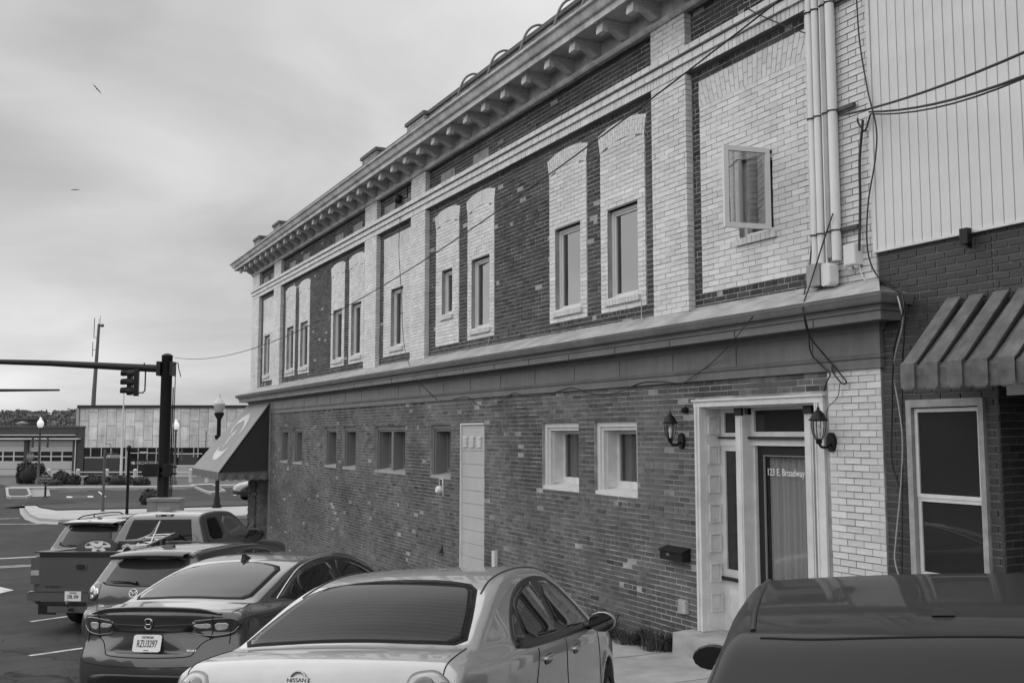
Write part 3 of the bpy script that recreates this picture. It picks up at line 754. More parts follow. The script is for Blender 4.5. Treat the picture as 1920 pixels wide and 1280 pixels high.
stripe((-33.0, -7.0), (-33.0, -30), .20); stripe((-33.0, -7.0), (-33.0, -5.2), .20); stripe((-30.6, -6.6), (-30.6, -40), .11); stripe((-30.9, -6.6), (-30.9, -40), .11)
stripe((-45.6, -7.4), (-44.7, -5.4), .14); stripe((-45.6, -7.4), (-46.5, -30), .14); stripe((-48.4, -6.6), (-48.6, -30), .14)
ar = MB(); ap = [onground(*q) for q in ((26, 1106), (0, 1100), (0, 1112))]
ap[1] = ap[1] + (ap[1] - ap[0]) * 1.0; ap[2] = ap[2] + (ap[2] - ap[0]) * 1.0
ar.add([(q[0], q[1], gz(q[0]) + .006) for q in ap], [(0, 1, 2)]); ar.build('painted_arrow', paint, street)
# cracks and a newer dark resurfaced patch
pt = MB(); strip(pt, -17.2, -40, -30, -2.3, .003) if False else None
for j in range(2):
    ck = MB(); pts = [(110 + 26*j, 1160), (118 + 30*j, 1180), (105 + 45*j, 1205), (126 + 40*j, 1225), (120 + 58*j, 1255), (150 + 48*j, 1285)]
    G = [onground(*q) for q in pts]; G = [np.array(q) for q in spline(G, 5)]
    for a, c in zip(G[:-1], G[1:]):
        a = a + np.random.uniform(-.02, .02, 3); d = c - a; nn = np.array([-d[1], d[0], 0]); nn = nn / max(np.linalg.norm(nn), 1e-6) * .012
        ck.add([(*(u[:2]), gz(u[0]) + .004) for u in (a - nn, c - nn, c + nn, a + nn)], [(0, 1, 2, 3)])
    ck.build('crack', mat('crack_black', .02), street)

# ------------------------------------------------------------------ neighbouring building
NB = empty('neighbour_building', (0, 0, 0), 'low dark brick building with pale vertical siding above, at the right edge', 'building')
nbm = mat('neighbour_brick', .042, rough=.6, var=.15, scale=8, tint=True, bump=.2)
nmort = mat('neighbour_mortar', .16, rough=.95, var=.35, scale=4)
NX1 = -5.69
nk = Bricks('brick', nbm, jit=.0015, depth=.035, single=300, tv=.13, gap=.011, occl=lambda x, y: (x > 1705 and 565 < y < 735) or y > 1085)
lay(nk, X1 + .004, NX1, -.6, 4.42, [(-6.67, -5.82, 1.22, 2.93)], y=.02)
lay(nk, NX1, 8, 3.05, 4.42, y=.02)
nk.finish(NB)
q = MB(); wall_holes(q, X1 + .002, NX1 - .004, -.8, 4.4, .03, .40, [(-6.66, -5.83, 1.22, 2.92)]); q.box(NX1 - .004, 8, .03, .4, 3.06, 4.4); q.box(X1 + .002, 8, .41, 9, 4.4, 9.6); q.box(X1+.002, NX1, .401, 9, -.8, 4.39)
q.build('wall', nmort, NB)
rk = MB(); rk.hast = True     # brick return of the entry recess, in the shade of the awning
for k in range(0, 60):
    za = -.6 + k * CH
    if za > 3.0: break
    y = .02 + (0 if k % 2 else .1)
    ys = [.02] + ([.125] if k % 2 else []) + list(np.arange(.23 + (.1 if k % 2 else 0), 1.4, BL)) + [1.4]
    for a, c in zip(ys[:-1], ys[1:]): rk.box(NX1 - .03, NX1 + random.uniform(0, .002), a + .005, c - .005, za + .005, za + CH - .005, max(.4, random.gauss(1, .13)))
rk.build('return_brick_courses', nbm, NB, kind='stuff')
q = MB(); q.box(NX1 - .002, 8, 1.4, 1.5, -.6, 3.05); q.box(NX1 - .002, 8, .05, 1.4, 3.0, 3.055); q.build('recess', mat('dark_recess', .03, rough=.8), NB)
q = MB(); q.box(NX1 + .1, 7, -.01, .03, 2.93, 3.05); q.build('fascia_board', trimw, NB)
# vertical siding
sid = mat('pale_vinyl_siding', .68, rough=.5, var=.05, grime=.12, gscale=.9, streak=.10)
me = None; pw = .1065; n = int((8 - X1) / pw)
pk = MB(); pk.add([(.001, .0, 0), (.006, -.022, 0), (pw - .005, -.022, 0), (pw - .001, .0, 0), (.001, .0, 5.2), (.006, -.022, 5.2), (pw - .005, -.022, 5.2), (pw - .001, .0, 5.2)], [(0,1,5,4),(1,2,6,5),(2,3,7,6),(0,3,2,1)])
pm = pk.mesh('siding_plank'); pm.materials.append(sid)
for i in range(n):
    o = bpy.data.objects.new('siding_plank', pm); col.objects.link(o); o.parent = NB; o.location = (X1 + .035 + i * pw, 0, 4.395)
q = MB(); q.box(X1 - .01, X1 + .035, -.035, .10, 4.37, 9.6); q.box(X1 + .035, 8, -.03, .10, 4.37, 4.395); q.build('siding_edge_trim', sid, NB)
q = MB(); q.box(X1 + .035, 8, .001, .4, 4.395, 9.59); q.build('siding_backing', mat('siding_groove', .5), NB)
# window
W = empty('window', (-6.66, 0, 1.22), parent=NB); wd, h = .83, 1.70
f = MB(); f.box(0, .06, -.01, .15, 0, h); f.box(wd - .05, wd, -.01, .15, 0, h); f.box(.06, wd - .05, -.01, .15, h - .07, h); f.box(-.02, wd + .02, -.04, .15, 0, .07); f.build('window_frame', mat('weathered_white_frame', .36, rough=.6, var=.2, scale=8, grime=.3, gscale=6), W)
s_ = MB()
for (a, c, y) in ((.09, .80, .04), (.80, h - .08, .03)):
    s_.box(.065, .10, y, y + .04, a, c); s_.box(wd - .09, wd - .055, y, y + .04, a, c); s_.box(.10, wd - .09, y, y + .04, c - .035, c); s_.box(.10, wd - .09, y, y + .04, a, a + .035)
s_.build('sash', trimw, W)
MB().box(.10, wd - .09, .055, .06, .12, .77).build('pane', pane_low, W); MB().box(.10, wd - .09, .045, .05, .83, h - .11).build('pane', pane_low, W)
q = MB(); q.box(-.05, wd + .05, -.06, .05, -.10, -.01); q.build('sill', nbm, W)

# ribbed metal awning over the neighbour's front
A = empty('metal_awning', (-6.12, 0, 3), 'weathered ribbed metal awning above the right-hand shop window', 'awning'); A.location = (0, 0, 0)
awm = mat('weathered_awning_metal', .13, rough=.75, var=.4, scale=9, grime=.35, gscale=3, bump=.3, bscale=40)
awd = mat('awning_rib_shadow', .012, rough=.8)  # near-black strips: the shade beside each raised pan, put in as colour
mod = .238; x = -6.14; i = 0
def pan(xa, xb, zoff, cut):
    b = MB(); zt = 3.78 if cut == 0 else 3.70; yt = -.02; t = .012
    pr_ = [(yt if cut == 0 else -.05, zt + zoff), (-.60, 3.19 + zoff), (-.62 - zoff*.6, 3.16 + zoff), (-.62 - zoff * .6, 2.985 + (0 if cut == 0 else .01))]
    c = .03 if cut == 0 else 0
    P = [(xa, *pr_[0]), (xb, *pr_[0]), (xa, *pr_[1]), (xb, *pr_[1]), (xa, *pr_[2]), (xb, *pr_[2]), (xa, pr_[3][0], pr_[3][1] + c), (xb, pr_[3][0], pr_[3][1] + c), (xa + c, *pr_[3]), (xb - c, *pr_[3])]
    b.add(P, [(0,2,3,1),(2,4,5,3),(4,6,8,9,7,5)])
    n_ = len(P); P2 = [(u[0], u[1] + .006, u[2] - .014) for u in P]; b.add(P2, [(0,1,3,2),(2,3,5,4),(4,5,7,9,8,6)])
    ed = [0,2,4,6,8,9,7,5,3,1]; b.add(P + P2, [(ed[k], ed[(k+1) % 10], ed[(k+1) % 10] + 10, ed[k] + 10) for k in range(10)])
    return b.build('awning_pan' if cut == 0 else 'awning_trough', awm, A)
for i in range(40):
    xa = x + i * mod; pan(xa + .0, xa + .145, .045, 0); pan(xa + .135, xa + mod + .01, .0, 1)
    if xa > 3: break
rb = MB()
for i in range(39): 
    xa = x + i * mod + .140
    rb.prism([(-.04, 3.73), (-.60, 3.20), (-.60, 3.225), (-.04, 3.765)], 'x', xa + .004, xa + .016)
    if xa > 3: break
rb.build('rib_shade', awd, A)

# canvas awning round the far corner of the main building
CA = empty('canvas_awning', (0, 0, 0), 'pale canvas awning with a script emblem wrapping the far shop corner', 'awning')
cv = mat('pale_canvas', .29, rough=.85, var=.06, scale=3, grime=.1); cvd = mat('shaded_canvas', .032, rough=.9, var=.1)  # the end panel's shade is put into a darker canvas colour
p_ = 1.55; zt, zb = 3.60, 1.45; xr = -31.35; xl = X0 - .15
b = MB(); b.add([(xl, -.03, zt), (xr, -.03, zt), (xr, -p_, zb), (xl - p_, -p_, zb)], [(3, 2, 1, 0)])
b.add([(xl, -.03, zt), (xl - p_, -p_, zb), (xl - p_, 4, zb), (xl, 4, zt)], [(3, 2, 1, 0)]); b.build('canopy', cv, CA)
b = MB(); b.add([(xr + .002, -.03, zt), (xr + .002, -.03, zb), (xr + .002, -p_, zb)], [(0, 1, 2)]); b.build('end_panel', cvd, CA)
b = MB(); n = 14
for i in range(n * 4):
    t0, t1 = i / (n * 4), (i + 1) / (n * 4); f_ = lambda t: -.05 * abs(math.sin(math.pi * n * t))
    xa, xb = xl - p_ + (xr - xl + p_) * t0, xl - p_ + (xr - xl + p_) * t1
    b.add([(xa, -p_ - .012 * math.sin(40 * t0), zb - .22 + f_(t0)), (xb, -p_ - .012 * math.sin(40 * t1), zb - .22 + f_(t1)), (xb, -p_, zb), (xa, -p_, zb)], [(0, 1, 2, 3)])
n = 6
for i in range(n * 4):
    t0, t1 = i / (n * 4), (i + 1) / (n * 4); f_ = lambda t: -.05 * abs(math.sin(math.pi * n * t))
    ya, yb = -p_ + p_ * t0, -p_ + p_ * t1
    b.add([(xr + .003 + .03 * math.sin(30 * t0), ya, zb - .22 + f_(t0)), (xr + .003 + .03 * math.sin(30 * t1), yb, zb - .22 + f_(t1)), (xr + .003, yb, zb), (xr + .003, ya, zb)], [(0, 1, 2, 3)])
b.build('valance', mat('grey_canvas_valance', .14, rough=.9, var=.2, scale=6), CA)
def onplane(x, y, p0, nrm):
    r = ray(x, y); t = ((np.array(p0) - CP) @ nrm) / (r @ nrm); return CP + r * t
nrm = np.cross(np.array([1.0, 0, 0]), np.array([0, -p_ + .03, zb - zt])); nrm /= np.linalg.norm(nrm)
if nrm[2] < 0: nrm = -nrm
def ribbon(pts, w0):
    em = MB()
    Q = [onplane(340 + a / 4.57, 740 + c / 4.57, (xr, -.03, zt), nrm) + nrm * .012 for a, c in pts]; Q = spline(Q, 4)
    for i in range(len(Q) - 1):
        d = Q[i + 1] - Q[i]; s = np.cross(nrm, d); s /= max(np.linalg.norm(s), 1e-6)
        t0, t1 = i / (len(Q) - 1), (i + 1) / (len(Q) - 1); w0a, w1a = w0 * 1.9 * (.5 + math.sin(math.pi * t0)), w0 * 1.9 * (.5 + math.sin(math.pi * t1))
        em.add([Q[i] - s * w0a, Q[i + 1] - s * w1a, Q[i + 1] + s * w1a, Q[i] + s * w0a], [(0, 1, 2, 3)])
    em.build('emblem_stroke', mat('white_emblem', .55, rough=.7), CA)
ribbon([(425, 330), (455, 275), (500, 228), (545, 200), (562, 190), (566, 215), (545, 265), (520, 305), (498, 335)], .05)
ribbon([(483, 298), (455, 335), (425, 355), (405, 390), (375, 425), (362, 446)], .055)
ribbon([(330, 455), (303, 480), (298, 515), (325, 520), (360, 495), (398, 455)], .06)
fr = MB(); fr.tube([(xr + .02, -.03, zt), (xr + .02, -p_, zb), (xr + .02, -.03, zb), (xr + .02, -.03, zt)], .015, 6); fr.build('awning_frame', mat('grey_corner_trim', .25), CA)

# ------------------------------------------------------------------ fittings on the wall
blk = mat('black_iron', .010, rough=.5, var=.2, spec=.3)
def sconce(x, z, label):
    R_ = empty('wall_lantern', (x, 0, z), label, 'lamp')
    b = MB(); b.prism([(math.cos(a) * .055, math.sin(a) * .10) for a in np.linspace(0, 2*math.pi, 16, endpoint=False)], 'y', -.04, .0); b.build('backplate', blk, R_)
    b = MB(); b.tube(spline([(0, -.03, -.01), (0, -.09, -.05), (0, -.16, -.045), (0, -.19, .0)], 4), .014, 8); b.lathe([(.02, -.02), (.035, 0), (.03, .02), (.045, .035)], (0, -.19, 0), 12); b.build('arm', blk, R_)
    b = MB()
    for k in range(6):
        a = k * math.pi / 3; P = [(.038, .035), (.062, .09), (.074, .16), (.072, .215)]
        b.tube([(r_ * math.cos(a), -.19 + r_ * math.sin(a), hh) for r_, hh in P], .0045, 5)
    b.lathe([(.074, .213), (.074, .222)], (0, -.19, 0), 12); b.build('cage', blk, R_)
    b = MB(); b.lathe([(.036, .036), (.060, .09), (.071, .16), (.069, .213)], (0, -.19, 0), 14); b.build('glass_shade', glassmat('lantern_glass', .05, ior=1.45, transp=.85), R_)
    b = MB(); b.lathe([(.095, .218), (.10, .225), (.075, .25), (.062, .285), (.035, .315), (.014, .33), (.018, .345), (.006, .36), (.004, .40)], (0, -.19, 0), 14); b.build('cap', blk, R_)
    b = MB(); b.lathe([(.014, .04), (.014, .09), (.022, .12), (.018, .15), (.004, .175)], (0, -.19, 0), 10); b.build('bulb', mat('bulb_white', .8, rough=.3), R_)
sconce(-7.60, 2.52, 'black lantern on the pale brick pier right of the door')
sconce(-10.12, 2.52, 'black lantern on the dark brick wall left of the door')
o = empty('mailbox', (-10.46, 0, 1.05), 'small black metal mailbox on the wall left of the door', 'mailbox')
b = MB(); b.prism([(-.0, 0), (-.13, 0), (-.13, .12), (-.0, .16)], 'x', 0, .46); b.build('box', blk, o)
b = MB(); b.prism([(0, .165), (-.15, .118), (-.15, .105), (-.135, .105), (-.135, .112), (0, .155)], 'x', -.012, .472); b.build('lid', blk, o)
b = MB(); b.box(.14, .20, -.134, -.130, .05, .085); b.build('number_plate', mat('grey_plate', .12), o)
MB().lathe([(.03, 0), (.045, .03), (.03, .07), (.012, .09)], (-10.02, 0, 2.90), 12, 'y').build('wall_stub', blk, label='small black wall stub above the left lantern', cat='fitting')
bpy.data.objects['wall_stub'].scale = (1, -1, 1)
o = empty('flood_light', (-17.7, 0, 1.55), 'small white wall light with looped conduit under the grey window', 'lamp')
MB().lathe([(.05, 0), (.07, .03), (.075, .09), (.04, .12)], (0, -.12, 0), 14, 'y').build('lamp_head', mat('white_plastic', .75, rough=.4), o)
b = MB(); b.tube([(-.08, -.015, -.02), (-.08, -.015, .2), (.06, -.015, .2), (.09, -.02, .18), (.09, -.015, -.12)], .012, 6); b.build('conduit', vinyl, o)
b = MB(); b.add([(-17.75, 0, .38), (-17.64, 0, .38), (-17.64, -.09, .35), (-17.75, -.09, .35), (-17.75, 0, .53), (-17.64, 0, .53)], [(0, 1, 2, 3), (4, 3, 2, 5), (0, 3, 4), (1, 5, 2), (0, 4, 5, 1)]); b.build('dryer_vent', mat('dark_grey_vent', .05), label='dark wedge shaped vent hood low on the brick wall', cat='vent')
o = empty('outlet_box', (-15.36, 0, .42), 'white weatherproof outlet box low on the wall beside the panel strip', 'outlet')
MB().box(-.055, .055, -.06, 0, -.2, .22).build('cover', vinyl, o); MB().box(-.04, .04, -.066, -.06, .02, .10).box(-.04, .04, -.066, -.06, -.12, -.04).build('flap', trimw, o)
MB().prism([(-10.22, .41), (-10.05, .42), (-10.06, .57), (-10.20, .58)], 'y', -.05, .0).build('stone_block', mat('worn_concrete', .4), label='small pale stone block set in the brick near the step', cat='block')

# electrical conduits and boxes at the right pilaster
cdm = mat('pale_conduit', .70, rough=.4, var=.05, grime=.08); cdg = mat('galvanised_conduit', .30, rough=.45, var=.2, metal=.3)
for i, (xc, r_, zb_, mm, lab) in enumerate(((-7.70, .036, 4.36, cdm, 'leftmost pale conduit, entering the grey box'), (-7.61, .040, 4.36, cdm, 'second pale conduit from the left'),
        (-7.535, .014, 4.36, cdm, 'thin pale conduit between the thick ones'), (-7.485, .034, 4.40, cdg, 'dull grey conduit between the pale ones'), (-7.40, .050, 4.36, cdm, 'thickest pale conduit, rightmost of the run'))):
    b = MB(); b.tube([(xc, -.07, zb_), (xc, -.07, 9.45)], r_, 12); b.build('conduit', mm, label=lab + ' up the right pilaster', cat='conduit', group='conduits on the pilaster')
b = MB(); b.box(-7.765, -7.58, -.14, -.0, 4.13, 4.36); b.build('pull_box', mat('grey_pull_box', .28, rough=.5, var=.1), label='grey pull box under the left conduits', cat='electrical box')
o = empty('conduit_elbow', (-7.44, -.10, 4.22), 'pale rounded conduit body under the thickest conduit', 'electrical box')
b = MB(); b.prism([(math.cos(a) * .07, math.sin(a) * .07 + (.09 if math.sin(a) > 0 else -.09)) for a in np.linspace(0, 2*math.pi, 20, endpoint=False)], 'y', -.10, .05); b.build('body', cdm, o)
b = MB(); b.prism([(math.cos(a) * .06, math.sin(a) * .06 + (.085 if math.sin(a) > 0 else -.085)) for a in np.linspace(0, 2*math.pi, 20, endpoint=False)], 'y', -.108, -.099); b.build('cover', vinyl, o); o.scale = (.68, .75, .74)
b = MB(); b.prism([(math.cos(a) * .03 - 7.535, 4.23 + math.sin(a) * .03 + (.09 if math.sin(a) > 0 else -.09)) for a in np.linspace(0, 2*math.pi, 16, endpoint=False)], 'y', -.13, -.02); b.build('conduit_fitting', vinyl, label='small white conduit fitting between the two boxes', cat='electrical box')
o = empty('junction_box', (-7.20, -.0, 4.30), 'pale square junction box with dangling wires by the siding', 'electrical box')
MB().box(-.10, .10, -.13, 0, -.02, .24).build('box', cdm, o); MB().box(-.092, .092, -.138, -.13, -.01, .23).build('cover', vinyl, o)
MB().lathe([(.025, -.07), (.032, -.02)], (-.05, -.06, 0), 10).lathe([(.03, -.06), (.04, -.02)], (.05, -.06, 0), 10).build('gland', cdm, o); o.scale = (.78, .8, .8)
for zc in (4.67, 5.92, 7.08):
    o = empty('conduit_strap', (-7.55, -.05, zc), {4.67: 'lowest', 5.92: 'middle', 7.08: 'topmost'}[zc] + ' dark strut strap across the conduits', 'strap', 'conduit straps')
    MB().box(-.20, .42, -.01, .03, -.02, .02).build('strut', mat('dark_galvanised', .06, rough=.5, metal=.4), o)
    b = MB()
    for xc, r_ in ((-.15, .04), (-.06, .044), (.065, .038), (.15, .054)): b.tube([(xc - r_, -.0, 0), (xc - r_ * .8, -.05, 0), (xc, -.03 - r_, 0), (xc + r_ * .8, -.05, 0), (xc + r_, 0, 0)], .008, 6)
    b.build('clamp', mat('dark_galvanised', .06), o)
# cables
cbl = mat('black_cable', .015, rough=.55); cbg = mat('grey_cable', .35, rough=.6)
def cable(pts, r_, label, mm=None, n=6, name='cable'):
    b = MB(); b.tube(spline(pts, n), r_, 5); return b.build(name, mm or cbl, label=label, cat='cable')
def wl(x, y, Y=-.03): return tuple(onwall(x, y, Y))
# service drop from the right
e1, e2 = at(2250, -62, 5.2), at(2250, -38, 5.2)
for i, (a, en, sg) in enumerate(((wl(1576, 217, -.10), e1, .10), (wl(1630, 210, -.10), e1 + np.array([0, 0, -.12]), .16), (wl(1632, 214, -.10), e2, .2))):
    b = MB(); b.tube(sag(a, en, sg), .011 if i < 2 else .008, 6); b.build('service_cable', cbl, label=['upper', 'middle', 'lower'][i] + ' black service cable coming in across the siding', cat='cable')
b = MB(); A_ = at(327, 670, 42); b.tube(sag(A_, (-7.72, -.16, 7.40), 1.28, 40), .011, 5); b.build('messenger_cable', cbl, label='long black cable strung from the signal pole across the upper storey', cat='cable')
cable([wl(1380, 0, -.1), wl(1408, 20, -.1), wl(1450, 40), wl(1502, 60), wl(1512, 62)], .007, 'short black cable under the string course at the top right')
cable([wl(1618, 225, -.06), wl(1612, 300, -.04), wl(1613, 380, -.04), wl(1611, 470, -.05)], .014, 'doubled black cable running down into the junction box')
cable([wl(1606, 0, -.05), wl(1612, 80, -.05), wl(1627, 170, -.06), wl(1643, 240, -.09), wl(1641, 300, -.08), wl(1628, 380, -.06), wl(1626, 460, -.05), wl(1640, 510, -.05), wl(1672, 540, -.06), wl(1690, 548, -.2)], .008, 'black cable hanging down along the edge of the siding')
cable([wl(1632, 215, -.06), wl(1622, 245, -.06), wl(1610, 232, -.06), wl(1608, 222, -.06)], .010, 'small black cable loop by the siding edge')
cable([wl(1690, 548, -.3), wl(1694, 565, -.36), wl(1692, 590, -.36), wl(1676, 660, -.12), wl(1673, 760, -.03), wl(1672, 860, -.03), wl(1684, 905, -.03), wl(1688, 915, -.03)], .008, 'black cable dropping left of the neighbour window')
cable([wl(1683, 556, -.3), wl(1688, 575, -.38), wl(1692, 610, -.30), wl(1675, 690, -.06), wl(1685, 760, -.03), wl(1692, 820, -.03), wl(1690, 900, -.03), wl(1680, 1010, -.03), wl(1678, 1050, -.03), wl(1688, 1088, -.03)], .008, 'white cable dropping beside the neighbour window', cbg)
cable([wl(1697, 565, -.3), wl(1696, 620, -.25), wl(1692, 700, -.04), wl(1692, 900, -.03), wl(1691, 1090, -.03)], .007, 'thin black cable straight down beside the neighbour window')
cable([wl(1523, 440, -.06), wl(1518, 500, -.06), wl(1508, 550, -.10), wl(1504, 575, -.40), wl(1508, 590, -.44), wl(1516, 625, -.34), wl(1520, 660, -.10), wl(1540, 685, -.06), wl(1556, 700, -.05), wl(1550, 716, -.05), wl(1545, 733, -.04)], .008, 'grey black cable dropping over the cornice towards the door')
cable([wl(1562, 400, -.14), wl(1545, 450, -.16), wl(1520, 530, -.18), wl(1506, 572, -.40), wl(1507, 592, -.44), wl(1518, 630, -.34), wl(1548, 668, -.08), wl(1575, 700, -.05), wl(1587, 716, -.05), wl(1578, 718, -.05), wl(1562, 698, -.05), wl(1560, 685, -.05)], .008, 'black cable slung from the conduits to a coil above the lantern')
cable([wl(1575, 718, -.04), wl(1570, 745, -.04), wl(1552, 765, -.04), wl(1550, 790, -.04)], .004, 'thin black lead down to the right lantern')
cable([wl(1505, 572, -.38), wl(1440, 580, -.36), wl(1415, 590, -.40), wl(1380, 632, -.42), wl(1340, 675, -.08), wl(1300, 705, -.06), wl(1278, 718, -.06), wl(1240, 715, -.04), wl(1200, 718, -.04), wl(1160, 735, -.04), wl(1110, 738, -.04), wl(1072, 727, -.04), wl(1030, 738, -.04), wl(990, 743, -.04), wl(962, 737, -.04), wl(935, 757, -.04), wl(915, 763, -.04), wl(893, 757, -.04), wl(875, 744, -.04), wl(850, 748, -.04)], .006, 'thin cable looping along the frieze above the lower windows')
cable([wl(1504, 574, -.38), wl(1400, 590, -.20), wl(1300, 598, -.12), wl(1230, 606, -.12), wl(1180, 612, -.10), wl(1120, 622, -.10), wl(1000, 645, -.10), wl(920, 655, -.08), wl(918, 632, .05)], .006, 'grey cable lying on the cornice flashing', cbg)
cable([wl(1203, 560, .05), wl(1203, 590, .05), wl(1204, 602, -.05)], .008, 'short white cable below the window by the pilaster', cbg)
cable([wl(750, 400, -.02), wl(748, 470, -.02), wl(752, 540, -.02), wl(757, 640, -.02), wl(770, 690, -.36), wl(785, 715, -.44), wl(820, 750, -.06)], .007, 'thin cable hanging down the narrow far bay')
cable([wl(1570, 520, -.05), wl(1585, 505, -.08), wl(1600, 510, -.08), wl(1610, 500, -.06)], .006, 'pale loose wires under the junction box', cbg)
cable([wl(1612, 500, -.06), wl(1616, 515, -.06), wl(1622, 526, -.06)], .006, 'pale cut wire end hanging from the junction box', vinyl)
# bent hanger rods over the parapet
def hoop(x):
    b = MB(); b.tube(spline([(x, -.12, 8.60), (x + .05, -.10, 8.95), (x + .12, .0, 9.30), (x + .22, .16, 9.42), (x + .34, .34, 9.33)], 5), .022, 7)
    return b
for i, x in enumerate((-16.9, -15.6, -14.35, -13.2, -12.35, -11.35)):
    hoop(x).build('parapet_rod', mat('grey_rod', .16, rough=.5), label=['leftmost', 'second', 'third', 'fourth', 'fifth', 'rightmost'][i] + ' bent grey rod hooked over the parapet, counted from the left', cat='rod', group='bent rods over the parapet')
o = empty('bracket_lamp', (-19.75, .1, 7.75), 'black bracket lamp beside the attic vent above the narrow bay', 'lamp')
b = MB(); b.tube([(.12, 0, .18), (.12, -.12, .18), (.12, -.12, -.1), (-.12, -.2, -.12)], .018, 6); b.build('arm', blk, o); b = MB(); b.lathe([(.05, 0), (.09, .06), (.10, .16), (.05, .2)], (-.16, -.22, -.2), 10); b.build('lamp_head', blk, o)
o = empty('siding_bracket', (-5.88, -.04, 4.34), 'small black bracket light under the edge of the siding', 'lamp'); MB().box(-.04, .04, -.06, .0, -.07, .07).build('lamp_head', blk, o); MB().box(-.01, .01, -.02, .04, -.1, -.05).build('arm', blk, o)
# weeds at the foot of the wall
leafm = mat('weed_leaf', .055, rough=.6, var=.35, scale=9)
def weed(x, y, r_, h, n, label):
    b = MB(); z0 = gz(x) + .05
    for i in range(n):
        a = random.uniform(0, 2*math.pi); rr = r_ * math.sqrt(random.random()); L = random.uniform(.4, 1) * h; lean = random.uniform(.1, .8)
        bx_, by_ = x + rr * math.cos(a) * .5, y + rr * math.sin(a) * .35; d = np.array([math.cos(a), math.sin(a) * .7, 0]); s = np.array([-d[1], d[0], 0]) * random.uniform(.006, .016)
        p0 = np.array([bx_, by_, z0]); p1 = p0 + d * L * lean * .5 + np.array([0, 0, L * .7]); p2 = p0 + d * L * lean * 1.1 + np.array([0, 0, L * random.uniform(.6, 1.0)])
        b.add([p0 - s * .5, p0 + s * .5, p1 + s, p1 - s, p2], [(0, 1, 2, 3), (3, 2, 4)])
    b.build('weed_clump', leafm, label=label, cat='weed', group='weeds along the wall')
weed(-10.45, -.20, .55, .30, 260, 'dense dark weed clump against the wall beside the step')
weed(-11.15, -.16, .55, .22, 200, 'straggling low weeds left of the dense clump')
weed(-11.75, -.14, .35, .50, 70, 'tall thin weeds by the wall behind the silver car mirror')
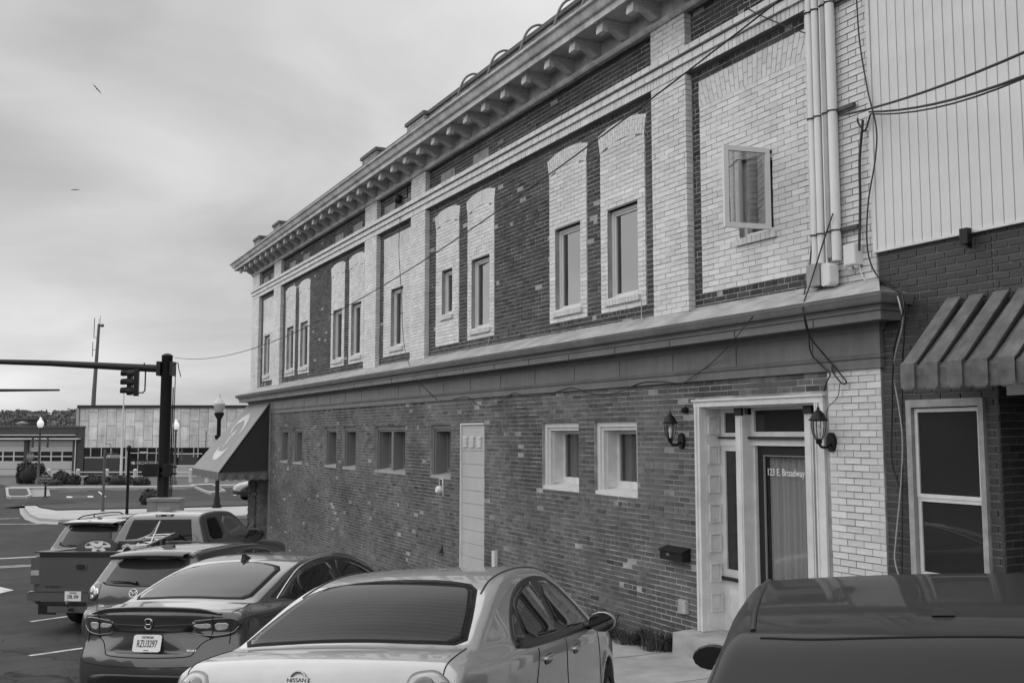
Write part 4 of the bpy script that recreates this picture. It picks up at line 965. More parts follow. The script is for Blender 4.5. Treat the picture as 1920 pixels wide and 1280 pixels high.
# ------------------------------------------------------------------ vehicles: smooth shells from an implicit solid
def smax(a, b, k):
    h = np.clip(.5 + .5 * (a - b) / k, 0, 1); return b + (a - b) * h + k * h * (1 - h)
def smin(a, b, k): return -smax(-a, -b, k)
def pch(xs, ys):
    f = _pchip(xs, ys); g = np.linspace(xs[0], xs[-1], 400); v = np.array([f(t) for t in g])
    return lambda x: np.interp(x, g, v)
class Shell:
    def __init__(s, prof, wid, belt, inset, tumble, L, H, k=.06, bow=(.26, .26), crown=.045, wheels=(), wr=.36, lowtuck=.06, extra=None, kz=None, corner=()):
        P = []
        pts = [np.array(p, float) for p in prof]; n = len(pts)
        for i in range(n):
            a, b, c, d = pts[i-1], pts[i], pts[(i+1) % n], pts[(i+2) % n]
            for q in range(8):
                t = q / 8; P.append(.5*((2*b)+(c-a)*t+(2*a-5*b+4*c-d)*t*t+(3*b-a-3*c+d)*t**3) if i not in corner and (i+1) % n not in corner else b + (c-b)*t)
        P = np.array(P); s.L, s.H = L, H; h = .016
        s.gx = np.arange(-.35, L + .35, h); s.gzv = np.arange(-.1, H + .45, h)
        X, Z = np.meshgrid(s.gx, s.gzv, indexing='ij'); q = np.stack([X.ravel(), Z.ravel()], 1)
        best = np.full(len(q), 1e9); ins = np.zeros(len(q), bool); m_ = len(P)
        for i in range(m_):
            a, b = P[i], P[(i+1) % m_]; e = b - a; w_ = q - a; t = np.clip((w_ @ e) / max(e @ e, 1e-12), 0, 1)
            dd = w_ - t[:, None] * e; best = np.minimum(best, (dd * dd).sum(1))
            c1 = (a[1] <= q[:, 1]) != (b[1] <= q[:, 1])
            if abs(e[1]) > 1e-12: ins ^= c1 & (q[:, 0] < a[0] + (q[:, 1] - a[1]) / e[1] * e[0])
        T = np.where(ins, -1, 1) * np.sqrt(best); T = T.reshape(X.shape)
        for it in range(3):
            T[1:-1] = (T[:-2] + 2*T[1:-1] + T[2:]) / 4; T[:, 1:-1] = (T[:, :-2] + 2*T[:, 1:-1] + T[:, 2:]) / 4
        s.T = T; s.h = h; s.wid, s.belt, s.inset, s.tumble, s.k, s.bow, s.crown = pch(*wid), pch(*belt), pch(*inset), tumble, k, bow, crown
        s.wheels, s.wr, s.lt, s.extra = wheels, wr, lowtuck, extra
    def sil(s, x, z):
        u = np.clip((x - s.gx[0]) / s.h, 0, len(s.gx) - 1.001); v = np.clip((z - s.gzv[0]) / s.h, 0, len(s.gzv) - 1.001)
        i = u.astype(int); j = v.astype(int); a = u - i; b = v - j; T = s.T
        return (T[i, j]*(1-a)+T[i+1, j]*a)*(1-b) + (T[i, j+1]*(1-a)+T[i+1, j+1]*a)*b
    def W(s, x, z):
        w_ = s.wid(np.clip(x, 0, s.L)); zb = s.belt(np.clip(x, 0, s.L)); d = z - zb
        sp = .03 * np.logaddexp(0, d / .03); st = 1 / (1 + np.exp(-np.clip(d / .018, -40, 40)))
        w_ = w_ - s.inset(np.clip(x, 0, s.L)) * st - s.tumble * sp
        lo_ = np.maximum(0, .58 - z) / .35; w_ = w_ - s.lt * lo_ ** 2
        for xw, zw in s.wheels:
            r_ = np.hypot(x - xw, z - zw); w_ = w_ + .014 * np.exp(-((r_ - s.wr - .03) / .05) ** 2)
        return w_
    def f(s, x, y, z):
        ay = np.abs(y); t = np.clip(x / s.L, 0, 1); B_ = -s.bow[0] * (1 - t) ** 2 + s.bow[1] * t ** 2
        S_ = s.sil(x + B_ * ay * ay, z + s.crown * ay * ay)
        r = smax(ay - s.W(x, z), S_, s.k)
        for xw, zw in s.wheels:
            R_ = np.maximum(np.hypot(x - xw, z - zw) - s.wr, (s.wid(np.clip(xw, 0, s.L)) - .27) - ay); r = np.maximum(r, -R_)
        if s.extra: r = s.extra(s, r, x, y, z)
        return r
    def grad(s, p, e=.012):
        x, y, z = p.T
        g = np.stack([s.f(x+e, y, z)-s.f(x-e, y, z), s.f(x, y+e, z)-s.f(x, y-e, z), s.f(x, y, z+e)-s.f(x, y, z-e)], 1) / (2*e); return g
    def mesh(s, name, h=.024):
        wm = s.wid(np.linspace(0, s.L, 50)).max() + .12
        xs = np.arange(-.2, s.L + .2, h); ys = np.arange(-wm, wm + h, h); ys = ys - (ys[0] + ys[-1]) / 2; zs = np.arange(.08, s.H + .12, h)
        X, Y, Z = np.meshgrid(xs, ys, zs, indexing='ij'); F = s.f(X.ravel(), Y.ravel(), Z.ravel()).reshape(X.shape); neg = F < 0
        nx, ny, nz = F.shape
        c = [neg[i:nx-1+i, j:ny-1+j, k:nz-1+k] for i in (0, 1) for j in (0, 1) for k in (0, 1)]
        act = np.logical_or.reduce(c) & ~np.logical_and.reduce(c); ii, jj, kk = np.nonzero(act); idx = np.full(act.shape, -1, np.int64); idx[ii, jj, kk] = np.arange(len(ii))
        co = np.array([(i, j, k) for i in (0, 1) for j in (0, 1) for k in (0, 1)]); V = np.stack([F[ii+a, jj+b, kk+d] for a, b, d in co], 1)
        acc = np.zeros((len(ii), 3)); cnt = np.zeros(len(ii))
        for p in range(8):
            for q in range(p + 1, 8):
                if abs(co[p] - co[q]).sum() != 1: continue
                cr = (V[:, p] < 0) != (V[:, q] < 0); t = np.where(cr, V[:, p] / np.where(cr, V[:, p] - V[:, q], 1), 0)
                acc += np.where(cr[:, None], co[p] + t[:, None] * (co[q] - co[p]), 0); cnt += cr
        v = np.stack([xs[ii], ys[jj], zs[kk]], 1) + acc / cnt[:, None] * h
        for it in range(3):
            g = s.grad(v); fv = s.f(*v.T); n2 = (g * g).sum(1); stp = fv / np.maximum(n2, .2)
            v = v - np.clip(stp, -h*.6, h*.6)[:, None] * g
        quads = []
        for ax in range(3):
            sl0 = [slice(None)]*3; sl1 = [slice(None)]*3; sl0[ax] = slice(0, -1); sl1[ax] = slice(1, None)
            a = neg[tuple(sl0)]; b = neg[tuple(sl1)]; e = np.argwhere(a != b); o1, o2 = [(1, 2), (2, 0), (0, 1)][ax]
            ok = (e[:, o1] > 0) & (e[:, o2] > 0) & (e[:, o1] < F.shape[o1]-1) & (e[:, o2] < F.shape[o2]-1); e = e[ok]; sg = a[tuple(e.T)]
            def cell(d1, d2):
                t = e.copy(); t[:, o1] += d1; t[:, o2] += d2; return idx[tuple(t.T)]
            Q = np.stack([cell(-1, -1), cell(0, -1), cell(0, 0), cell(-1, 0)], 1); Q[~sg] = Q[~sg][:, ::-1]; quads.append(Q[(Q >= 0).all(1)])
        Q = np.concatenate(quads); me = bpy.data.meshes.new(name)
        me.vertices.add(len(v)); me.vertices.foreach_set('co', v.ravel().astype(np.float32)); me.loops.add(4 * len(Q)); me.loops.foreach_set('vertex_index', Q.ravel().astype(np.int32))
        me.polygons.add(len(Q)); me.polygons.foreach_set('loop_start', np.arange(0, 4*len(Q), 4, dtype=np.int32)); me.update(calc_edges=True); me.validate()
        me.polygons.foreach_set('use_smooth', [True] * len(me.polygons))
        n = s.grad(v, .016); n /= np.maximum(np.linalg.norm(n, axis=1), 1e-9)[:, None]
        me.normals_split_custom_set_from_vertices(n.tolist()); return me
    def hit(s, P, D, far=3.0, n=90):
        # first surface point along direction D from each P
        P = np.array(P, float); D = np.array(D, float); ts = np.linspace(0, far, n); prev = s.f(*(P).T); lo_ = np.zeros(len(P)); hi = np.full(len(P), far); done = np.zeros(len(P), bool)
        for i in range(1, n):
            c = s.f(*(P + D * ts[i]).T); m_ = (~done) & (c < 0); lo_[m_] = ts[i-1]; hi[m_] = ts[i]; done |= m_
        for it in range(22):
            mid = (lo_ + hi) / 2; c = s.f(*(P + D * mid[:, None]).T); hi = np.where(c < 0, mid, hi); lo_ = np.where(c < 0, lo_, mid)
        return P + D * hi[:, None]
    def lift(s, pts2, mode, off):
        p = np.array(pts2, float)
        if mode == 'R': P = np.stack([p[:, 0], np.full(len(p), -1.6), p[:, 1]], 1); D = (0, 1, 0)       # right-hand side: (x, z)
        elif mode == 'L': P = np.stack([p[:, 0], np.full(len(p), 1.6), p[:, 1]], 1); D = (0, -1, 0)
        elif mode == 'B': P = np.stack([np.full(len(p), -1.0), p[:, 0], p[:, 1]], 1); D = (1, 0, 0)      # back: (y, z)
        elif mode == 'F': P = np.stack([np.full(len(p), s.L + 1), p[:, 0], p[:, 1]], 1); D = (-1, 0, 0)
        elif mode == 'T': P = np.stack([p[:, 0], p[:, 1], np.full(len(p), s.H + .8)], 1); D = (0, 0, -1)  # top: (x, y)
        else:                                                                                          # slanted from behind: (y, v) on a 45 degree plane
            P = np.stack([-.8 + p[:, 1] * 0 - .0, p[:, 0], p[:, 1] + 1.0], 1); D = (.7071, 0, -.7071)
        q = s.hit(P, D); g = s.grad(q, .016); g /= np.maximum(np.linalg.norm(g, axis=1), 1e-9)[:, None]
        off = np.asarray(off) if np.ndim(off) else off
        return q + g * (off[:, None] if np.ndim(off) else off), g
def resample(poly, d, closed=True):
    P = [np.array(p, float) for p in poly]; out = []; n = len(P)
    for i in range(n if closed else n - 1):
        a, b = P[i], P[(i+1) % n]; k = max(1, int(math.ceil(np.linalg.norm(b - a) / d))); out += [a + (b - a) * j / k for j in range(k)]
    if not closed: out.append(P[-1])
    return out
def rounded(poly, it=2, q=.2):
    P = [np.array(p, float) for p in poly]
    for k in range(it):
        o = []
        for i in range(len(P)):
            a, b = P[i], P[(i+1) % len(P)]; o += [a + (b-a)*q, a + (b-a)*(1-q)]
        P = o
    return P
def patch(sh, poly, mode, off, name, material, parent, rings=7, d=.04, soft=2, label=None, edge=.006):
    P = resample(rounded(poly, soft) if soft else poly, d); n = len(P); c = sum(P) / n
    ss = list(np.linspace(1, .12, rings)); pts = []; offs = []
    pts += [p for p in P]; offs += [off - edge] * n
    for s_ in ss: pts += [c + (p - c) * s_ * (.9985 if s_ == 1 else 1) for p in P]; offs += [off] * n
    pts.append(c); offs.append(off)
    q, g = sh.lift(pts, mode, np.array(offs)); b = MB(); m_ = len(ss) + 1; fs = [(r*n+i, r*n+(i+1) % n, (r+1)*n+(i+1) % n, (r+1)*n+i) for r in range(m_-1) for i in range(n)] + [((m_-1)*n+i, (m_-1)*n+(i+1) % n, m_*n) for i in range(n)]
    f0 = fs[n * 3]; nn = np.cross(q[f0[1]] - q[f0[0]], q[f0[2]] - q[f0[0]])
    if nn @ g[f0[0]] < 0: fs = [t[::-1] for t in fs]
    b.add(q, fs, 1.0, True); return b.build(name, material, parent, label=label)
def seam(sh, pts, mode, r_, name, material, parent, closed=False, off=0.0, d=.04, curve=True):
    P = [np.array(p, float) for p in pts]
    P = spline(P, 6) if (curve and not closed) else resample(rounded(P, 2) if closed else P, d, closed)
    if closed: P = list(P) + [P[0]]
    q, g = sh.lift(P, mode, off); b = MB(); b.tube(q, r_, 6); return b.build(name, material, parent)
def on_back(sh, y, z, mode='B'):
    q, g = sh.lift([(y, z)], mode, .0); n = g[0]; r_ = np.array([0, -1.0, 0]); r_ = r_ - n * (r_ @ n); r_ /= np.linalg.norm(r_); u = np.cross(n, r_); return q[0], n, r_, u
def carpaint(name, c, metal=.55, rough=.32, coat=1.0, crough=.03):
    mt = mat(name, c, rough=rough, var=.05, scale=2.0, metal=metal, coat=coat, crough=crough, spec=.5 if coat > .5 else .25, grime=.08, gscale=2.5)
    return mt
cgd = glassmat('deep_tint_glass', .008, ior=1.28)
tyre_m = mat('tyre_rubber', .018, rough=.85, var=.15); rim_m = mat('alloy_rim', .35, rough=.35, metal=.8)
cgl = glassmat('tinted_car_glass', .015, ior=1.55); cgl2 = glassmat('rear_car_glass', .03, ior=1.38)
gap_m = mat('panel_gap', .008, rough=.9); trim_b = mat('black_trim', .014, rough=.35); chrome = mat('chrome', .75, rough=.08, metal=1.0)
lamp_r = mat('tail_lamp_lens', .10, rough=.08, coat=1.0, var=.1); lamp_d = mat('dark_lamp_lens', .035, rough=.08, coat=1.0); lamp_w = mat('clear_lamp_lens', .38, rough=.15, coat=1.0, var=.2, scale=30)
plate_m = mat('plate_white', .70, rough=.4); ink = mat('plate_ink', .03, rough=.6); under_m = mat('underbody', .012, rough=.9)
def wheel(parent, x, y, r_, side, w_=.21):
    W_ = empty('wheel', (x, y, r_), parent=parent)
    pr = [(r_*.62, -w_/2), (r_*.92, -w_/2), (r_*.985, -w_*.38), (r_, -w_*.2), (r_, w_*.2), (r_*.985, w_*.38), (r_*.92, w_/2), (r_*.62, w_/2)]
    b = MB(); b.lathe(pr, (0, 0, 0), 28, 'y', cap=False); b.build('tyre', tyre_m, W_)
    b = MB(); o = side * w_ * .40
    b.lathe([(r_*.64, o - side*.05), (r_*.66, o), (r_*.60, o + side*.012), (r_*.57, o - side*.02)], (0, 0, 0), 28, 'y', cap=False)
    for k in range(6):
        a = k * math.pi / 3; ca, sa = math.cos(a), math.sin(a); wd0, wd1 = .045, .03
        P = [(ca*.05 - sa*t*wd0, sa*.05 + ca*t*wd0) for t in (-1, 1)] + [(ca*r_*.6 - sa*t*wd1, sa*r_*.6 + ca*t*wd1) for t in (1, -1)]
        b.prism(P, 'y', o - side * .03, o + side * .004)
    b.lathe([(.06, o - .03), (.06, o + .012), (.03, o + .016)], (0, 0, 0), 14, 'y'); b.build('rim', rim_m, W_)
    b = MB(); b.lathe([(r_*.62, -w_*.3), (r_*.62, -w_*.29)], (0, 0, 0), 20, 'y'); b.build('hub', under_m, W_); return W_
def place(C_, X, Y, yaw, L, dz=0.0, pit=0.0):
    a = math.radians(yaw); fx, fy = -math.cos(a), math.sin(a); xc = X + fx * L * .5; s = (gz(xc + .8) - gz(xc - .8)) / 1.6
    fwd = Vector((fx, fy, s * fx + pit)).normalized(); left = Vector((-fy, fx, s * -fy)).normalized(); up_ = fwd.cross(left).normalized(); left = up_.cross(fwd)
    mm = Matrix.Identity(4); z = gz(xc) + s * (X - xc)
    for i in range(3): mm[i][0] = fwd[i]; mm[i][1] = left[i]; mm[i][2] = up_[i]
    mm[0][3], mm[1][3], mm[2][3] = X, Y, z + dz; C_.matrix_world = mm
def body(sh, name, paint, parent, h=.024):
    me = sh.mesh(name, h); me.materials.append(paint); o = bpy.data.objects.new(name, me); col.objects.link(o); o.parent = parent; return o
def mirror(sh, parent, x, z, side, paint, sz=1.0):
    y0 = side * float(sh.W(np.array([x]), np.array([z]))[0]); M_ = empty('door_mirror', (x, y0, z), parent=parent); s = side
    b = MB(); n = 14; pr = [(-.075, .60), (-.068, .95), (-.03, 1.0), (.03, .92), (.085, .55), (.105, .15)]
    vs = []
    for px_, k in pr:
        for i in range(n):
            a = 2*math.pi*i/n; vs.append((px_*sz, s*(.16*sz + math.cos(a)*.115*sz*k), .03 + math.sin(a)*.082*sz*k))
    fs = [(r*n+i, r*n+(i+1) % n, (r+1)*n+(i+1) % n, (r+1)*n+i) for r in range(len(pr)-1) for i in range(n)]
    if s < 0: fs = [f_[::-1] for f_ in fs]
    b.add(vs, fs, 1, True); b.add(vs[-n:], [tuple(range(n))]); b.build('mirror_shell', paint, M_)
    b = MB(); b.add([(-.0765*sz, s*(.16*sz + math.cos(2*math.pi*i/n)*.106*sz), .03 + math.sin(2*math.pi*i/n)*.075*sz) for i in range(n)], [tuple(range(n)) if s > 0 else tuple(range(n-1, -1, -1))]); b.build('mirror_glass', cgl, M_)
    b = MB(); b.tube([(.03, -s*.05, -.02), (.02, s*.05, .0), (.02, s*.10, .01)], [.035, .03, .028], 8); b.build('mirror_arm', trim_b, M_)
def licence(sh, parent, y, z, rows, name='number_plate', mode='B', off=.012, wd=.305, ht=.152):
    q, n, r_, u = on_back(sh, y, z, mode); N_ = empty(name, tuple(q + n * off), parent=parent)
    u = np.array([0, 0, 1.0]) * .97 + n * -.2; u /= np.linalg.norm(u); b = MB(); b.prism(rounded([(-wd/2, -ht/2), (wd/2, -ht/2), (wd/2, ht/2), (-wd/2, ht/2)], 2, .08), 'z', -.003, 0)
    o = b.build('plate', plate_m, N_); orient(o, (0, 0, 0), r_, u)
    for txt, size, dy, sx_ in rows:
        t = text_mesh(txt, size, 'plate_lettering', ink, N_, sx=sx_, extrude=.001); nn = np.cross(r_, u); orient(t, tuple(u * dy + nn * .0025), r_, u)
    return N_
def badge_text(sh, parent, y, z, txt, size, material, mode='B', sx=1.0, off=.004):
    q, n, r_, u = on_back(sh, y, z, mode); t = text_mesh(txt, size, 'badge_lettering', material, parent, sx=sx, extrude=.0015); orient(t, tuple(q + n * off), r_, u); return t

def heated_glass():
    mt = glassmat('heated_rear_glass', .012, ior=1.16); t = mt.node_tree; N = t.nodes; L = t.links; b = N['Principled BSDF']
    tcn = N.new('ShaderNodeTexCoord'); sp_ = N.new('ShaderNodeSeparateXYZ'); L.new(tcn.outputs['Object'], sp_.inputs[0])
    m1 = N.new('ShaderNodeMath'); m1.operation = 'FRACT'; m0 = N.new('ShaderNodeMath'); m0.operation = 'MULTIPLY'; m0.inputs[1].default_value = 1 / .042; L.new(sp_.outputs[0], m0.inputs[0]); L.new(m0.outputs[0], m1.inputs[0])
    r_ = N.new('ShaderNodeMapRange'); r_.inputs[1].default_value = .0; r_.inputs[2].default_value = .12; r_.inputs[3].default_value = .045; r_.inputs[4].default_value = .015; L.new(m1.outputs[0], r_.inputs[0])
    cb = N.new('ShaderNodeCombineColor')
    for i in range(3): L.new(r_.outputs[0], cb.inputs[i])
    L.new(cb.outputs[0], b.inputs['Base Color']); return mt
heated = heated_glass()
# ---- silver saloon in the foreground -------------------------------------------------
def silver_saloon():
    C_ = empty('parked_car', (0, 0, 0), 'silver saloon car with tinted rear window, nearest in the row of parked cars', 'car', 'cars parked along the building')
    pr = [(.10, .30), (.02, .45), (0, .60), (.03, .70), (.075, .84), (.11, .98), (.16, 1.035), (.28, 1.06), (.44, 1.075), (.63, 1.095), (.88, 1.195), (1.18, 1.315), (1.48, 1.405), (1.82, 1.455), (2.2, 1.475), (2.55, 1.468), (2.85, 1.425), (3.1, 1.345), (3.5, 1.16), (3.85, 1.0), (4.1, .955), (4.5, .86), (4.74, .74), (4.84, .58), (4.84, .38), (4.74, .25), (4.2, .21), (.6, .21)]
    sh = Shell(pr, ([0, .12, .4, 1.0, 2.2, 3.6, 4.4, 4.84], [.74, .82, .865, .89, .897, .885, .81, .64]), ([0, 1.2, 2.2, 3.3, 3.9, 4.84], [.985, 1.0, .985, .96, .92, .70]),
               ([0, .5, .8, 1.3, 2.2, 3.4, 4.84], [.05, .06, .085, .055, .035, .05, .04]), .46, 4.84, 1.48, k=.055, bow=(.24, .26), crown=.05, wheels=((1.02, .32), (3.83, .32)), wr=.365)
    pt_ = carpaint('silver_paint', .42, metal=.5, rough=.35); body(sh, 'car_body', pt_, C_, .024)
    for x in (1.02, 3.83):
        for s in (1, -1): wheel(C_, x, s * .765, .318, s)
    # glass
    rg = [(.70, -.72), (.645, -.4), (.63, 0), (.645, .4), (.70, .72), (1.05, .655), (1.42, .56), (1.50, .3), (1.52, 0), (1.50, -.3), (1.42, -.56), (1.05, -.655)]
    patch(sh, rg, 'T', .003, 'rear_window_seal', gap_m, C_, rings=9, soft=1)
    c0 = (1.06, 0); G_ = patch(sh, [(c0[0] + (a - c0[0]) * .965, b * .965) for a, b in rg], 'T', .007, 'rear_window', heated, C_, rings=14, soft=1)
    for s, md in ((1, 'L'), (-1, 'R')):
        out = [(1.22, .985), (1.27, 1.06), (1.40, 1.18), (1.62, 1.30), (1.90, 1.372), (2.25, 1.40), (2.6, 1.385), (2.88, 1.31), (3.12, 1.20), (3.36, 1.06), (3.47, .985), (3.3, .955), (2.3, .965)]
        patch(sh, out, md, .003, 'window_surround', trim_b, C_, rings=8, soft=1, d=.05)
        patch(sh, [(1.31, 1.02), (1.36, 1.10), (1.50, 1.205), (1.53, 1.02)], md, .007, 'quarter_window', cgl, C_, soft=1)
        patch(sh, [(1.565, 1.02), (1.54, 1.22), (1.68, 1.29), (1.95, 1.345), (2.20, 1.365), (2.26, 1.02), (2.27, 1.01)], md, .007, 'rear_door_window', cgl, C_, soft=1)
        patch(sh, [(2.35, 1.01), (2.31, 1.36), (2.58, 1.35), (2.83, 1.28), (3.06, 1.17), (3.30, 1.03), (3.32, 1.005)], md, .007, 'front_door_window', cgl, C_, soft=1)
        seam(sh, [(1.62, .965), (1.60, .9), (1.52, .75), (1.45, .6), (1.5, .36)], md, .004, 'door_gap', gap_m, C_); seam(sh, [(2.34, .96), (2.33, .7), (2.36, .34)], md, .004, 'door_gap', gap_m, C_); seam(sh, [(3.42, .95), (3.47, .7), (3.40, .34)], md, .004, 'door_gap', gap_m, C_)
        seam(sh, [(1.60, .30), (3.4, .30)], md, .004, 'sill_gap', gap_m, C_)
        for hx_, hz in ((1.72, .845), (2.52, .83)):
            patch(sh, [(hx_, hz), (hx_ + .20, hz + .005), (hx_ + .20, hz + .07), (hx_, hz + .06)], md, .002, 'handle_cup', trim_b, C_, rings=4)
            patch(sh, [(hx_ - .01, hz + .025), (hx_ + .16, hz + .03), (hx_ + .16, hz + .06), (hx_ - .01, hz + .055)], md, .028, 'door_handle', pt_, C_, rings=4, edge=.028)
        seam(sh, [(1.42, 1.36), (1.8, 1.44), (2.3, 1.455), (2.8, 1.415), (3.12, 1.32)], md, .007, 'roof_gutter', trim_b, C_, off=-.001) if False else None
        gut = [(1.30, s * .615), (1.55, s * .595), (1.9, s * .595), (2.3, s * .60), (2.8, s * .62), (3.15, s * .655)]
        seam(sh, gut, 'T', .0075, 'roof_gutter', trim_b, C_, off=.0)
        mirror(sh, C_, 3.16, .985, s, pt_, .95)
        # round-lensed tail lamps
        tl = [(s*.60, .985), (s*.72, .995), (s*.80, .93), (s*.815, .84), (s*.79, .73), (s*.64, .70), (s*.575, .80), (s*.57, .92)]
        patch(sh, tl, 'B', .004, 'lamp_bezel', mat('dull_bezel', .22, rough=.3, metal=.5), C_, rings=6); T_ = patch(sh, [(a + (s*.69 - a) * .1, b + (.85 - b) * .1) for a, b in tl], 'B', .009, 'tail_lamp', lamp_w, C_, rings=6)
        for (yy, zz_, rr) in ((.665, .90, .062), (.725, .79, .058), (.755, .90, .035)):
            patch(sh, [(s*(yy + rr*math.cos(a)), zz_ + rr*math.sin(a)) for a in np.linspace(0, 2*math.pi, 12, endpoint=False)], 'B', .014, 'lamp_lens', lamp_r, C_, rings=4)
    wsn = [(3.12, .50), (3.12, -.50), (3.80, -.66), (3.86, 0), (3.80, .66)]; patch(sh, wsn, 'T', .004, 'windscreen', cgl, C_, rings=8, soft=1)
    # boot lid, bumper
    seam(sh, [(.66, -.735), (.5, -.745), (.28, -.755), (.17, -.75)], 'T', .004, 'boot_gap', gap_m, C_); seam(sh, [(.66, .735), (.5, .745), (.28, .755), (.17, .75)], 'T', .004, 'boot_gap', gap_m, C_)
    seam(sh, [(-.62, .70), (-.3, .69), (0, .688), (.3, .69), (.62, .70)], 'B', .005, 'bumper_gap', gap_m, C_); seam(sh, [(-.76, .72), (-.82, .71)], 'B', .004, 'bumper_gap', gap_m, C_, curve=False)
    bm = MB(); q, g = sh.lift([(x, y) for x in (.90, 1.02) for y in (-.1, .1)], 'T', .0)
    # emblem: a ring crossed by a name bar
    q, n, r_, u = on_back(sh, 0, .955); E_ = empty('emblem', tuple(q + n * .006), parent=C_)
    b = MB(); b.tube([(math.cos(a)*.047, math.sin(a)*.047, 0) for a in np.linspace(0, 2*math.pi, 28)], .0065, 6, cap=False); b.box(-.064, .064, -.0165, .0165, -.002, .007); o = b.build('ring', mat('dull_emblem', .38, metal=.9, rough=.3), E_); orient(o, (0, 0, 0), r_, u)
    t = text_mesh('NISSAN', .030, 'emblem_lettering', ink, E_, sx=1.12, extrude=.001); orient(t, tuple(n * .0085), r_, u)
    licence(sh, C_, 0, .56, [('TENNESSEE', .022, .05, 1), ('4T7 K92', .085, -.012, .62)]) if False else None
    patch(sh, [(-.2, .72), (.2, .72), (.17, .86), (-.17, .86)], 'B', .001, 'plate_recess', trim_b, C_, rings=4) if False else None
    # deep sun visor strip seen under the roof edge
    place(C_, -5.05, -6.25, 44.0, 4.84, .0, -.03); return sh
silver_saloon()

